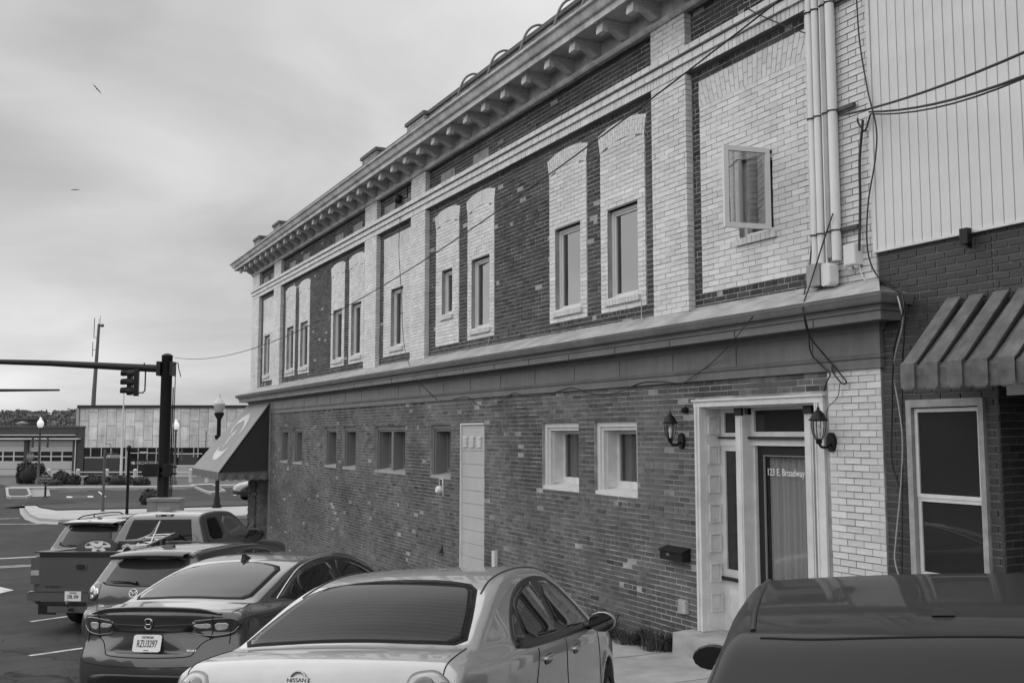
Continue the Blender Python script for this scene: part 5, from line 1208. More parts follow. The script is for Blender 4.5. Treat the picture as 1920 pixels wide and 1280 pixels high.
# ---- dark saloon with the lip spoiler ------------------------------------------------
def dark_saloon():
    C_ = empty('parked_car', (0, 0, 0), 'dark grey saloon with lip spoiler and white number plate, second in the row', 'car', 'cars parked along the building')
    pr = [(.12, .24), (.03, .36), (.0, .50), (.02, .64), (.055, .72), (.09, .82), (.10, .93), (.085, 1.01), (.10, 1.05), (.22, 1.06), (.45, 1.085), (.62, 1.11), (.90, 1.205), (1.25, 1.315), (1.65, 1.405), (2.05, 1.445), (2.4, 1.45), (2.75, 1.42), (3.1, 1.32), (3.5, 1.13), (3.78, 1.0), (4.1, .95), (4.5, .86), (4.75, .72), (4.88, .52), (4.86, .30), (4.7, .2), (4.2, .17), (.7, .17)]
    def ex(s, r, x, y, z):       # plate recess and lower diffuser
        ay = np.abs(y); box = np.maximum(np.maximum(ay - (.36 - (.80 - z) * .0) - .10 * np.clip((.84 - z) / .16, 0, 1) * 1.0, np.abs(z - .765) - .085), np.abs(x - .0) - .095); return smax(r, -box, .02)
    sh = Shell(pr, ([0, .12, .4, 1.0, 2.2, 3.6, 4.4, 4.88], [.76, .84, .90, .925, .928, .92, .84, .66]), ([0, .6, 1.3, 2.2, 3.3, 3.9, 4.88], [1.0, 1.02, 1.015, 1.0, .97, .92, .68]),
               ([0, .35, .65, 1.2, 2.2, 3.4, 4.88], [.06, .07, .13, .085, .04, .05, .04]), .50, 4.88, 1.46, k=.05, bow=(.26, .28), crown=.05, wheels=((1.02, .335), (3.85, .335)), wr=.375, extra=ex)
    pt_ = carpaint('dark_metallic_paint', .055, metal=.45, rough=.3); body(sh, 'car_body', pt_, C_, .024)
    for x in (1.02, 3.85):
        for s in (1, -1): wheel(C_, x, s * .80, .332, s)
    rg = [(.70, -.665), (.635, -.4), (.62, 0), (.635, .4), (.70, .665), (1.05, .645), (1.44, .60), (1.55, .3), (1.57, 0), (1.55, -.3), (1.44, -.60), (1.05, -.645)]
    patch(sh, rg, 'T', .003, 'rear_window_seal', gap_m, C_, rings=9, soft=1); patch(sh, [(1.06 + (a - 1.06) * .955, b * .955) for a, b in rg], 'T', .007, 'rear_window', cgl2, C_, rings=14, soft=1)
    for s, md in ((1, 'L'), (-1, 'R')):
        out = [(1.02, 1.075), (1.28, 1.20), (1.55, 1.305), (1.85, 1.365), (2.2, 1.385), (2.55, 1.365), (2.85, 1.29), (3.15, 1.17), (3.42, 1.03), (3.3, .985), (2.3, 1.0), (1.3, 1.03)]
        patch(sh, out, md, .003, 'window_surround', trim_b, C_, rings=8, soft=0, d=.05)
        patch(sh, [(1.20, 1.09), (1.36, 1.20), (1.40, 1.06)], md, .007, 'quarter_window', cgl, C_, soft=1); patch(sh, [(1.44, 1.055), (1.42, 1.235), (1.6, 1.295), (1.9, 1.345), (2.15, 1.355), (2.24, 1.03)], md, .007, 'rear_door_window', cgl, C_, soft=1)
        patch(sh, [(2.33, 1.02), (2.28, 1.355), (2.55, 1.335), (2.82, 1.26), (3.1, 1.145), (3.26, 1.03)], md, .007, 'front_door_window', cgl, C_, soft=1)
        seam(sh, [(.98, 1.068), (1.28, 1.215), (1.55, 1.32), (1.85, 1.382), (2.2, 1.402), (2.55, 1.38), (2.85, 1.305), (3.15, 1.185), (3.42, 1.04)], md, .009, 'chrome_strip', chrome, C_)
        seam(sh, [(1.45, 1.0), (1.42, .85), (1.5, .36)], md, .004, 'door_gap', gap_m, C_); seam(sh, [(2.31, .99), (2.30, .7), (2.33, .32)], md, .004, 'door_gap', gap_m, C_); seam(sh, [(3.40, .97), (3.47, .7), (3.40, .34)], md, .004, 'door_gap', gap_m, C_)
        mirror(sh, C_, 3.18, 1.02, s, pt_)
        # C-shaped tail lamps that run on to the boot lid
        dk = [(s*.40, .945), (s*.60, .975), (s*.80, .985), (s*.865, .95), (s*.86, .885), (s*.80, .82), (s*.62, .80), (s*.50, .83)]
        patch(sh, dk, 'B', .004, 'tail_lamp', lamp_d, C_, rings=6, soft=1)
        patch(sh, [(s*.44, .925), (s*.60, .935), (s*.61, .885), (s*.47, .892)], 'B', .010, 'reverse_lamp', lamp_w, C_, rings=4, soft=1); patch(sh, [(s*.635, .935), (s*.76, .935), (s*.75, .872), (s*.645, .865)], 'B', .010, 'indicator_lens', lamp_w, C_, rings=4, soft=1)
        seam(sh, [(s*.44, .845), (s*.62, .825), (s*.78, .845), (s*.845, .90)], 'B', .004, 'lamp_rib', mat('dull_chrome', .3, metal=1, rough=.2), C_, off=.006); seam(sh, [(s*.46, .955), (s*.62, .968)], 'B', .010, 'lamp_band', lamp_r, C_, off=.004, curve=False)
        seam(sh, [(s*.62, .995), (s*.625, .88), (s*.60, .79)], 'B', .004, 'boot_gap', gap_m, C_, off=.006)
        patch(sh, [(.42, s*.855), (.60, s*.875), (.58, s*.90), (.30, s*.87)], 'T', .002, 'lamp_side', lamp_d, C_, rings=3) if False else None
    gar = [(-.62, .945), (-.2, .925), (.2, .925), (.62, .945), (.60, .80), (.44, .72), (.40, .66), (-.40, .66), (-.44, .72), (-.60, .80)]
    seam(sh, [(-.66, .815), (-.55, .77), (-.49, .70), (-.44, .655), (-.2, .645), (0, .643), (.2, .645), (.44, .655), (.49, .70), (.55, .77), (.66, .815)], 'B', .005, 'boot_gap', gap_m, C_, off=0)
    patch(sh, [(-.47, .93), (0, .918), (.47, .93), (.43, .862), (0, .855), (-.43, .862)], 'B', .003, 'boot_garnish', trim_b, C_, rings=5, soft=0)
    seam(sh, [(.62, -.735), (.42, -.77), (.22, -.775)], 'T', .004, 'boot_gap', gap_m, C_); seam(sh, [(.62, .735), (.42, .77), (.22, .775)], 'T', .004, 'boot_gap', gap_m, C_)
    sp = MB(); q, g = sh.lift([(.125 + .11 * y * y * 1.6, y) for y in np.linspace(-.70, .70, 24)], 'T', .004)
    vs = []
    for i, p in enumerate(q):
        e = min(1, (12 - abs(i - 11.5)) / 3.0); vs += [p + np.array([.05, 0, -.006]), p + np.array([.0, 0, .014*e]), p + np.array([-.035, 0, .034*e]), p + np.array([-.045, 0, .024*e]), p + np.array([-.01, 0, -.012])]
    sp.add(vs, [(i*5+j, i*5+j+1, (i+1)*5+j+1, (i+1)*5+j) for i in range(23) for j in range(4)], 1, True); sp.build('lip_spoiler', pt_, C_)
    patch(sh, [(-.70, .50), (.70, .50), (.66, .30), (-.66, .30)], 'B', .004, 'lower_bumper', trim_b, C_, rings=5); seam(sh, [(-.72, .385), (0, .375), (.72, .385)], 'B', .007, 'bumper_rib', gap_m, C_, off=.004)
    seam(sh, [(-.84, .60), (-.76, .575), (-.4, .565), (0, .563), (.4, .565), (.76, .575), (.84, .60)], 'B', .005, 'bumper_crease', gap_m, C_, off=-.002)
    # shark fin
    q, g = sh.lift([(1.68, 0)], 'T', 0); b = MB(); x, y, z = q[0]
    b.add([(x-.10, 0, z-.012), (x-.075, .026, z-.01), (x+.10, .018, z-.01), (x+.15, 0, z-.01), (x+.10, -.018, z-.01), (x-.075, -.026, z-.01), (x-.085, 0, z+.055), (x-.045, 0, z+.066), (x-.06, .010, z+.05), (x-.06, -.010, z+.05)],
          [(0, 1, 8, 6), (1, 2, 8), (8, 2, 7), (2, 3, 7), (0, 6, 9, 5), (5, 9, 4), (9, 7, 4), (4, 7, 3), (6, 8, 7), (6, 7, 9)]); b.build('aerial_fin', trim_b, C_)
    q, n, r_, u = on_back(sh, 0, .935); E_ = empty('emblem', tuple(q + n * .012), parent=C_)
    b = MB(); fr_ = rounded([(-.046, .046), (.046, .046), (.038, -.044), (-.038, -.044)], 2, .22); b.tube([(p[0], p[1], 0) for p in fr_ + [fr_[0]]], .0045, 6, cap=False)
    b.tube([(-.027, .038, 0), (-.022, -.036, 0)], [.008, .006], 6); b.tube([(.027, .038, 0), (.022, -.036, 0)], [.008, .006], 6); b.tube([(-.024, -.004, 0), (.024, -.004, 0)], .0055, 6); o = b.build('badge', chrome, E_); orient(o, (0, 0, 0), r_, u)
    b = MB(); b.prism([(p[0]*1.02, p[1]*1.02) for p in fr_], 'z', -.012, -.003); o = b.build('badge_back', trim_b, E_); orient(o, (0, 0, 0), r_, u)
    badge_text(sh, C_, .585, 1.0, 'ACCORD', .032, chrome, sx=1.2); badge_text(sh, C_, -.46, .70, 'SPORT', .024, chrome, sx=1.3)
    licence(sh, C_, 0, .765, [('GEORGIA', .030, .052, 1.0), ('RZU3297', .090, -.006, .62), ('FULTON', .014, -.062, 1)], off=.02)
    place(C_, -9.69, -6.36, 45.4, 4.88)
dark_saloon()

# ---- grey hatchback ------------------------------------------------------------------
def grey_hatch():
    C_ = empty('parked_car', (0, 0, 0), 'dark grey hatchback with roof spoiler and round tail lamps, between the saloon and the pickup', 'car', 'cars parked along the building')
    pr = [(.10, .28), (.02, .42), (0, .55), (.03, .68), (.10, .74), (.13, .90), (.17, 1.0), (.33, 1.20), (.44, 1.34), (.40, 1.395), (.52, 1.42), (.9, 1.45), (1.4, 1.47), (1.9, 1.465), (2.3, 1.43), (2.65, 1.34), (3.0, 1.17), (3.35, 1.0), (3.7, .94), (4.1, .85), (4.36, .72), (4.46, .52), (4.42, .3), (4.3, .22), (.6, .22)]
    sh = Shell(pr, ([0, .12, .4, 1.0, 2.2, 3.4, 4.1, 4.46], [.72, .80, .85, .875, .878, .865, .80, .62]), ([0, .6, 1.3, 2.2, 3.0, 3.5, 4.46], [.98, 1.02, 1.0, .97, .94, .9, .68]),
               ([0, .4, .8, 1.2, 2.2, 3.2, 4.46], [.03, .05, .05, .045, .03, .04, .03]), .44, 4.46, 1.48, k=.05, bow=(.24, .26), crown=.05, wheels=((.86, .32), (3.50, .32)), wr=.36)
    pt_ = carpaint('grey_metallic_paint', .075, metal=.5, rough=.3); body(sh, 'car_body', pt_, C_, .026)
    for x in (.86, 3.5):
        for s in (1, -1): wheel(C_, x, s * .755, .315, s)
    patch(sh, [(-.60, 1.02), (-.2, .995), (.2, .995), (.60, 1.02), (.58, 1.10), (.50, 1.335), (0, 1.36), (-.50, 1.335), (-.58, 1.10)], 'B', .005, 'rear_window', cgl2, C_, rings=10, soft=1)
    sp = MB(); n = 20; vs = []
    for i in range(n + 1):
        y = -.56 + 1.12 * i / n; q, g = sh.lift([(.62, y)], 'T', .004); e = 1 - .25 * abs(y / .56) ** 4; x0 = .27 + .10 * abs(y/.56) ** 2
        z1 = q[0][2] - .035; vs += [tuple(q[0]), (x0, y, z1 + .002), (x0 + .005, y, z1 - .035), (.46, y, z1 - .06)]
    sp.add(vs, [(i*4+j, (i+1)*4+j, (i+1)*4+j+1, i*4+j+1) for i in range(n) for j in range(3)], 1, True); sp.build('roof_spoiler', pt_, C_)
    wp = MB(); q, g = sh.lift([(-.02, 1.03), (.10, 1.045), (.30, 1.05), (.42, 1.05)], 'B', .03); wp.tube(q, [.022, .014, .010, .008], 6); wp.build('rear_wiper', trim_b, C_)
    for s, md in ((1, 'L'), (-1, 'R')):
        patch(sh, [(.62, 1.10), (.85, 1.26), (1.3, 1.36), (1.8, 1.385), (2.2, 1.34), (2.55, 1.22), (2.85, 1.05), (2.9, .985), (1.8, .995), (.9, 1.05)], md, .003, 'window_surround', trim_b, C_, rings=7, soft=1, d=.05)
        patch(sh, [(.98, 1.09), (1.05, 1.26), (1.35, 1.335), (1.68, 1.355), (1.74, 1.03), (1.2, 1.06)], md, .007, 'rear_door_window', cgl, C_, soft=1); patch(sh, [(1.82, 1.02), (1.78, 1.35), (2.1, 1.325), (2.45, 1.22), (2.75, 1.06), (2.78, 1.01)], md, .007, 'front_door_window', cgl, C_, soft=1)
        patch(sh, [(s*.60, 1.03), (s*.72, 1.06), (s*.78, .98), (s*.79, .84), (s*.66, .80), (s*.58, .90)], 'B', .004, 'tail_lamp', lamp_d, C_, rings=5, soft=1)
        for yy, zz_, rr in ((.655, .92, .052), (.735, .945, .05), (.715, .86, .03)):
            patch(sh, [(s*(yy + rr*math.cos(a)), zz_ + rr*math.sin(a)) for a in np.linspace(0, 2*math.pi, 12, endpoint=False)], 'B', .010, 'lamp_ring', chrome, C_, rings=3); patch(sh, [(s*(yy + rr*.75*math.cos(a)), zz_ + rr*.75*math.sin(a)) for a in np.linspace(0, 2*math.pi, 12, endpoint=False)], 'B', .016, 'lamp_lens', lamp_w, C_, rings=3)
        seam(sh, [(s*.64, 1.04), (s*.60, .90), (s*.58, .72), (s*.40, .70), (0, .695)], 'B', .004, 'hatch_gap', gap_m, C_); mirror(sh, C_, 2.68, 1.0, s, pt_)
        seam(sh, [(.55, s*.60), (1.0, s*.60), (1.7, s*.61), (2.4, s*.635)], 'T', .006, 'roof_gutter', trim_b, C_)
    q, n, r_, u = on_back(sh, 0, .92); E_ = empty('emblem', tuple(q + n * .006), parent=C_)
    b = MB(); b.tube([(math.cos(a)*.062, math.sin(a)*.050, 0) for a in np.linspace(0, 2*math.pi, 28)], .006, 6, cap=False); b.tube(spline([(-.058, .018, 0), (-.03, .022, 0), (0, -.012, 0), (.03, .022, 0), (.058, .018, 0)], 4), .006, 6); b.tube(spline([(-.05, -.028, 0), (-.03, .012, 0), (0, -.012, 0)], 4), .004, 5); b.tube(spline([(.05, -.028, 0), (.03, .012, 0), (0, -.012, 0)], 4), .004, 5)
    o = b.build('badge', chrome, E_); orient(o, (0, 0, 0), r_, u)
    badge_text(sh, C_, .50, .76, 'mazda3', .028, chrome, sx=1.1)
    b = MB(); q, g = sh.lift([(.95, 0)], 'T', 0); b.lathe([(.03, -.01), (.028, .02), (.012, .03)], tuple(q[0]), 10); b.build('aerial_base', trim_b, C_)
    place(C_, -13.60, -6.06, 44, 4.46)
grey_hatch()

# ---- pickup truck --------------------------------------------------------------------
def pickup():
    C_ = empty('pickup_truck', (0, 0, 0), 'grey extended cab pickup with a loaded bed and a number plate on its step bumper', 'pickup truck')
    pr = [(.10, .50), (.05, .56), (.05, .90), (.055, 1.22), (.10, 1.27), (1.0, 1.27), (2.02, 1.27), (2.10, 1.30), (2.16, 1.50), (2.24, 1.72), (2.38, 1.80), (2.75, 1.845), (3.2, 1.84), (3.5, 1.79), (3.8, 1.58), (4.12, 1.32), (4.35, 1.24), (4.9, 1.19), (5.35, 1.12), (5.52, .98), (5.56, .7), (5.5, .45), (5.0, .40), (.6, .44)]
    def ex(s, r, x, y, z):
        ay = np.abs(y); bedb = np.maximum(np.maximum(np.abs(x - 1.06) - .93, ay - .73), .80 - z); r = np.maximum(r, -bedb)
        gap = np.maximum(np.abs(x - 2.09) - .02, .40 - z); return np.maximum(r, -gap)
    sh = Shell(pr, ([0, .1, 1.0, 2.2, 3.4, 4.6, 5.3, 5.56], [.94, .97, .98, .975, .97, .97, .93, .80]), ([0, 2.0, 2.3, 3.8, 4.3, 5.56], [1.27, 1.27, 1.25, 1.24, 1.20, 1.05]), ([0, 2.0, 2.3, 3.4, 4.4, 5.56], [.0, .0, .05, .05, .06, .05]),
               .36, 5.56, 1.86, k=.045, bow=(.03, .12), crown=.035, wheels=((1.18, .37), (4.83, .37)), wr=.43, lowtuck=.02, extra=ex)
    pt_ = carpaint('pewter_paint', .10, metal=.4, rough=.38); body(sh, 'truck_body', pt_, C_, .028)
    for x in (1.18, 4.83):
        for s in (1, -1): wheel(C_, x, s * .83, .37, s, .25)
    patch(sh, [(-.66, 1.33), (.66, 1.33), (.56, 1.72), (-.56, 1.72)], 'B', .006, 'cab_rear_window', cgl, C_, rings=6) if False else None
    b = MB(); b.add([(2.115, -.70, 1.33), (2.115, .70, 1.33), (2.225, .60, 1.715), (2.225, -.60, 1.715)], [(3, 2, 1, 0)])
    q = []
    for y, z in ((-.70, 1.33), (.70, 1.33), (.60, 1.715), (-.60, 1.715)):
        h_ = sh.hit([(1.6, y, z)], (1, 0, 0), 1.2); q.append(h_[0] + np.array([-.008, 0, 0]))
    b = MB(); nn = 10; gp = []
    for i in range(nn + 1):
        for j in range(nn + 1):
            v_ = j / nn; z = 1.335 + .375 * v_; yw = .70 - .10 * v_; gp.append((1.6, yw * (2 * i / nn - 1), z))
    q = sh.hit(gp, (1, 0, 0), 1.2) + np.array([-.008, 0, 0]); b.add(q, [(i*(nn+1)+j, i*(nn+1)+j+1, (i+1)*(nn+1)+j+1, (i+1)*(nn+1)+j) for i in range(nn) for j in range(nn)], 1, True); b.build('cab_rear_window', cgd, C_)
    h_ = sh.hit([(1.6, 0, 1.775)], (1, 0, 0), 1.2)[0]; b = MB(); b.box(h_[0] - .025, h_[0] + .05, -.17, .17, 1.758, 1.80); b.build('brake_lamp', lamp_d, C_); b = MB(); b.box(h_[0] - .03, h_[0], -.15, -.06, 1.765, 1.793).box(h_[0] - .03, h_[0], .06, .15, 1.765, 1.793); b.build('cargo_lamp', lamp_w, C_)
    for s, md in ((1, 'L'), (-1, 'R')):
        patch(sh, [(2.42, 1.33), (2.46, 1.70), (2.55, 1.73), (2.86, 1.735), (2.93, 1.33)], md, .004, 'rear_side_window', cgd, C_, rings=5, soft=1); patch(sh, [(3.03, 1.31), (2.99, 1.73), (3.38, 1.72), (3.58, 1.60), (3.86, 1.37), (3.86, 1.30)], md, .004, 'front_side_window', glassmat('pale_side_glass', .10, ior=1.9), C_, rings=5, soft=1)
        seam(sh, [(2.98, 1.27), (2.95, .9), (2.97, .5)], md, .005, 'door_gap', gap_m, C_); seam(sh, [(2.36, 1.74), (2.33, 1.27), (2.33, .5)], md, .005, 'door_gap', gap_m, C_); seam(sh, [(3.95, 1.25), (3.98, .9), (3.95, .5)], md, .005, 'door_gap', gap_m, C_)
        mirror(sh, C_, 3.72, 1.31, s, trim_b, 1.45)
        b = MB(); b.box(.02, .14, s*.80, s*.975, .78, 1.20); o = b.build('tail_lamp', lamp_r, C_); b = MB(); b.box(.012, .05, s*.81, s*.965, .92, 1.0); b.build('reverse_lamp', lamp_w, C_)
        b = MB(); b.box(.10, 2.04, s*.72, s*.985, 1.272, 1.292); b.build('bed_rail', trim_b, C_)
    # tailgate
    G_ = empty('tailgate', (0, 0, 0), parent=C_)
    b = MB(); b.prism(rounded([(-.785, .66), (.785, .66), (.785, 1.275), (-.785, 1.275)], 1, .03), 'x', .0, .055); b.build('tailgate_panel', pt_, G_)
    b = MB(); b.box(-.012, .10, -.79, .79, 1.262, 1.30); b.box(-.012, .0, -.79, .79, 1.215, 1.262); b.build('tailgate_cap', trim_b, G_)
    b = MB(); b.prism(rounded([(-.115, .99), (.115, .99), (.115, 1.13), (-.115, 1.13)], 2, .2), 'x', -.010, .0); b.build('handle_bezel', pt_, G_); b = MB(); b.prism(rounded([(-.085, 1.01), (.085, 1.01), (.085, 1.10), (-.085, 1.10)], 2, .2), 'x', -.014, -.009); b.build('handle', trim_b, G_)
    b = MB(); b.box(-.015, .01, -.79, .79, .665, .70); b.build('tailgate_crease', pt_, G_)
    t = text_mesh('SILVERADO', .05, 'badge_lettering', ink, G_, sx=1.2); orient(t, (-.004, .52, .74), (0, -1, 0), (0, 0, 1))
    Bm = empty('rear_bumper', (0, 0, 0), parent=C_)
    b = MB(); pl = [(-.13, -.90), (-.16, -.75), (-.17, 0), (-.16, .75), (-.13, .90), (.06, .98), (.10, .9), (.10, -.9), (.06, -.98)]
    b.prism([(p[0], p[1]) for p in pl][::-1], 'z', .53, .665); b.build('bumper_bar', carpaint('grey_bumper', .16, metal=.6), Bm)
    b = MB(); b.box(-.16, .08, -.85, .85, .665, .675); b.box(-.19, -.1, -.60, .60, .47, .53); b.build('bumper_pad', trim_b, Bm)
    b = MB(); b.tube([(-.14, 0, .42), (-.32, 0, .42)], .03, 8); b.lathe([(.012, 0), (.012, .05), (.032, .07), (.036, .10), (.02, .13)], (-.30, 0, .43), 10); b.box(-.2, .3, -.45, .45, .36, .46); b.build('tow_hitch', mat('hitch_steel', .12, rough=.5, metal=.6), Bm)
    b = MB(); b.box(-.01, .01, .45, .78, .30, .55).box(-.01, .01, -.78, -.45, .30, .55); b.build('mud_flap', trim_b, Bm)
    N_ = empty('number_plate', (-.178, .0, .615), parent=C_); b = MB(); b.prism([(-.152, -.076), (.152, -.076), (.152, .076), (-.152, .076)], 'z', -.004, 0); o = b.build('plate', plate_m, N_); orient(o, (0, 0, 0), (0, -1, 0), (0, 0, 1))
    t = text_mesh('DBL 694', .085, 'plate_lettering', ink, N_, sx=.68); orient(t, (-.003, 0, -.01), (0, -1, 0), (0, 0, 1)); t = text_mesh('TENNESSEE', .026, 'plate_lettering', ink, N_); orient(t, (-.003, 0, .052), (0, -1, 0), (0, 0, 1))
    b = MB(); b.box(.2, 5.3, -.6, .6, .30, .48); b.build('underbody', under_m, C_)
    place(C_, -17.80, -6.30, 41.5, 5.56)
    M = C_.matrix_world.copy()
    # what lies in the bed: separate things
    sp = empty('spare_wheel', (0, 0, 0), 'loose spare wheel leaning in the pickup bed', 'wheel'); wl_ = wheel(sp, 0, 0, .33, -1, .2); [setattr(ch.data.materials, '__len__', None) if False else ch.data.materials.__setitem__(0, mat('white_steel_rim', .36, rough=.5)) for ch in wl_.children if ch.name.startswith('rim')]; wl_.location = (0, 0, 0)
    ya = -Vector((-.30, -.30, .90)).normalized(); xa_ = ya.cross(Vector((0, 0, 1))).normalized(); za_ = xa_.cross(ya); mw = Matrix.Identity(4)
    for i in range(3): mw[i][0] = xa_[i]; mw[i][1] = ya[i]; mw[i][2] = za_[i]
    mw.translation = Vector((.55, .12, 1.27)); wl_.location = (0, 0, 0); sp.matrix_world = M @ mw
    ld = empty('folding_frame', (0, 0, 0), 'pale folded aluminium frame lying across the pickup bed', 'frame'); b = MB()
    al = mat('aluminium', .6, rough=.35, metal=.7)
    for y in (-.2, .2): b.tube([(0, y, 0), (1.3, y, .0)], .022, 6)
    b.build('rail', al, ld); b = MB()
    for x in np.linspace(.1, 1.2, 5): b.tube([(x, -.2, 0), (x, .2, 0)], .016, 6)
    b.build('rung', al, ld); b = MB(); b.tube([(.2, -.2, 0), (.9, -.1, .28), (1.2, .2, 0)], .015, 6); b.build('brace', al, ld)
    ld.matrix_world = M @ Matrix.Translation((.75, -.45, 1.33)) @ Matrix.Rotation(math.radians(-6), 4, 'Y') @ Matrix.Rotation(math.radians(12), 4, 'Z')
    bx_ = empty('tool_case', (0, 0, 0), 'dark tool case strapped in the pickup bed', 'case'); b = MB(); b.prism(rounded([(-.45, -.2), (.45, -.2), (.45, .2), (-.45, .2)], 1, .1), 'z', -.1, .15); b.build('case', mat('dark_case', .05, rough=.5), bx_); b = MB()
    for x in (-.25, .25): b.box(x - .03, x + .03, -.205, .205, -.1, .156)
    b.build('strap', mat('grey_strap', .3), bx_); bx_.matrix_world = M @ Matrix.Translation((1.35, -.2, 1.26))
    tp = MB(); n = 12; vs = [(.9 * i / n, .3 * j / 6 - .15, .06 * math.sin(i * 1.3 + j) + .10 * math.sin(math.pi * j / 6) + .03 * math.sin(3.1 * j + i * .7)) for i in range(n + 1) for j in range(7)]
    tp.add(vs, [(i*7+j, (i+1)*7+j, (i+1)*7+j+1, i*7+j+1) for i in range(n) for j in range(6)], 1, True); o = tp.build('tarpaulin', mat('pale_tarp', .35, rough=.5, var=.3), label='crumpled pale tarpaulin beside the spare wheel in the pickup bed', cat='tarpaulin'); o.matrix_world = M @ Matrix.Translation((.35, -.55, 1.22)) @ Matrix.Rotation(.25, 4, 'Z')
pickup()

# ---- dark crossover beyond the pickup -----------------------------------------------
def crossover(label, X, Y, yaw, paint, h=.03, rails=True, near=False, dz=0.0, group='cars parked along the building', zs=1.0):
    C_ = empty('parked_car', (0, 0, 0), label, 'car', group)
    pr = [(.12, .34), (.02, .48), (0, .62), (.03, .78), (.08, .95), (.13, 1.08), (.30, 1.38), (.42, 1.55), (.36, 1.60), (.50, 1.635), (.9, 1.665), (1.5, 1.69), (2.0, 1.685), (2.4, 1.64), (2.75, 1.53), (3.1, 1.33), (3.45, 1.13), (3.8, 1.06), (4.2, .96), (4.45, .82), (4.56, .6), (4.5, .36), (4.3, .28), (.6, .28)]
    if near: pr = pr[:6] + [(.22, 1.28), (.33, 1.44), (.43, 1.555), (.52, 1.605), (.66, 1.64)] + pr[10:]
    sh = Shell(pr, ([0, .12, .4, 1.0, 2.2, 3.4, 4.2, 4.56], [.76, .84, .89, .915, .92, .91, .84, .66]), ([0, .6, 1.3, 2.2, 3.1, 3.6, 4.56], [1.10, 1.12, 1.10, 1.07, 1.04, 1.0, .78]), ([0, .5, 1.2, 2.2, 3.2, 4.56], [.05, .06, .045, .035, .05, .04]),
               .40, 4.56, 1.70, k=.05, bow=(.22, .26), crown=.045, wheels=((.95, .35), (3.62, .35)), wr=.40)
    body(sh, 'car_body', paint, C_, h)
    for x in (.95, 3.62):
        for s in (1, -1): wheel(C_, x, s * .79, .35, s, .22)
    tz = 1.44 if near else 1.53
    patch(sh, [(-.62, 1.12), (0, 1.10), (.62, 1.12), (.60, 1.25), (.52, tz - .03), (0, tz), (-.52, tz - .03), (-.60, 1.25)], 'B', .005, 'rear_window', cgl2, C_, rings=8, soft=1)
    sp = MB(); n = 28; vs = []
    for i in range(n + 1):
        y = -.60 + 1.20 * i / n; q, g = sh.lift([(.56, y)], 'T', .004); x0 = .22 + .10 * abs(y/.60) ** 2.2; z1 = q[0][2] - .022; ee = max(.12, 1 - abs(y/.60) ** 7)
        vs += [tuple(q[0]), (.50, y, q[0][2] - .012), (x0 + .10, y, z1 - .002), (x0, y, z1 - .016), (x0 - .006, y, z1 - .034), (x0 + (.0 if near else .02), y, z1 - (.10 * ee if near else .055)), (.45, y, z1 - (.15 * ee if near else .09))]
    sp.add(vs, [(i*7+j, (i+1)*7+j, (i+1)*7+j+1, i*7+j+1) for i in range(n) for j in range(6)], 1, True)
    if near: seam(sh, [(.545, -.55), (.50, -.35), (.485, 0), (.50, .35), (.545, .55)], 'T', .005, 'hatch_gap', gap_m, C_)
    else: sp.build('roof_spoiler', paint, C_)
    wp = MB(); q, g = sh.lift([(-.05, 1.13), (.1, 1.14), (.35, 1.145)], 'B', .03); wp.tube(q, [.022, .014, .008], 6); wp.build('rear_wiper', trim_b, C_)
    for s, md in ((1, 'L'), (-1, 'R')):
        patch(sh, [(.50, 1.22), (.75, 1.44), (1.1, 1.535), (1.6, 1.575), (2.05, 1.56), (2.45, 1.46), (2.85, 1.26), (3.08, 1.10), (2.0, 1.10), (1.0, 1.14)], md, .003, 'window_surround', trim_b, C_, rings=7, soft=1, d=.05)
        patch(sh, [(1.08, 1.18), (1.08, 1.47), (1.4, 1.53), (1.75, 1.545), (1.80, 1.14)], md, .007, 'rear_door_window', cgl, C_, soft=1); patch(sh, [(1.88, 1.13), (1.85, 1.54), (2.1, 1.525), (2.5, 1.41), (2.9, 1.17), (2.92, 1.12)], md, .007, 'front_door_window', cgl, C_, soft=1); patch(sh, [(.68, 1.24), (.86, 1.41), (1.0, 1.45), (1.0, 1.19)], md, .007, 'quarter_window', cgl, C_, soft=1)
        patch(sh, [(s*.50, 1.06), (s*.80, 1.10), (s*.84, 1.0), (s*.70, .94), (s*.52, .99)], 'B', .005, 'tail_lamp', lamp_d, C_, rings=5, soft=1); patch(sh, [(s*.60, 1.045), (s*.76, 1.06), (s*.75, 1.0), (s*.62, 1.0)], 'B', .010, 'reverse_lamp', lamp_w, C_, rings=4, soft=1)
        seam(sh, [(.60 if near else .46, s*(.575 if near else .63)), (.9, s*(.585 if near else .64)), (1.6, s*(.60 if near else .645)), (2.3, s*(.62 if near else .66)), (2.6, s*.66)], 'T', .010 if near else .007, 'roof_gutter', trim_b, C_)
        mirror(sh, C_, 2.95 if near else 2.85, 1.10, s, paint if not near else trim_b, .95 if near else 1.2)
        seam(sh, [(s*.60, 1.10), (s*.56, .90), (s*.52, .72), (0, .70)], 'B', .004, 'hatch_gap', gap_m, C_)
        if rails:
            q, g = sh.lift([(x, s*.60) for x in np.linspace(.75, 2.3, 10)], 'T', .0); q = np.array([p + np.array([0, 0, .045 if 0 < i < 9 else .0]) for i, p in enumerate(q)]); b = MB(); b.tube(q, .014, 6); b.tube([q[3], q[3] - np.array([0, 0, .045])], .013, 6); b.build('roof_rail', trim_b, C_)
    q, g = sh.lift([(.70, -.04)], 'T', 0); x, y, z = q[0]; b = MB()
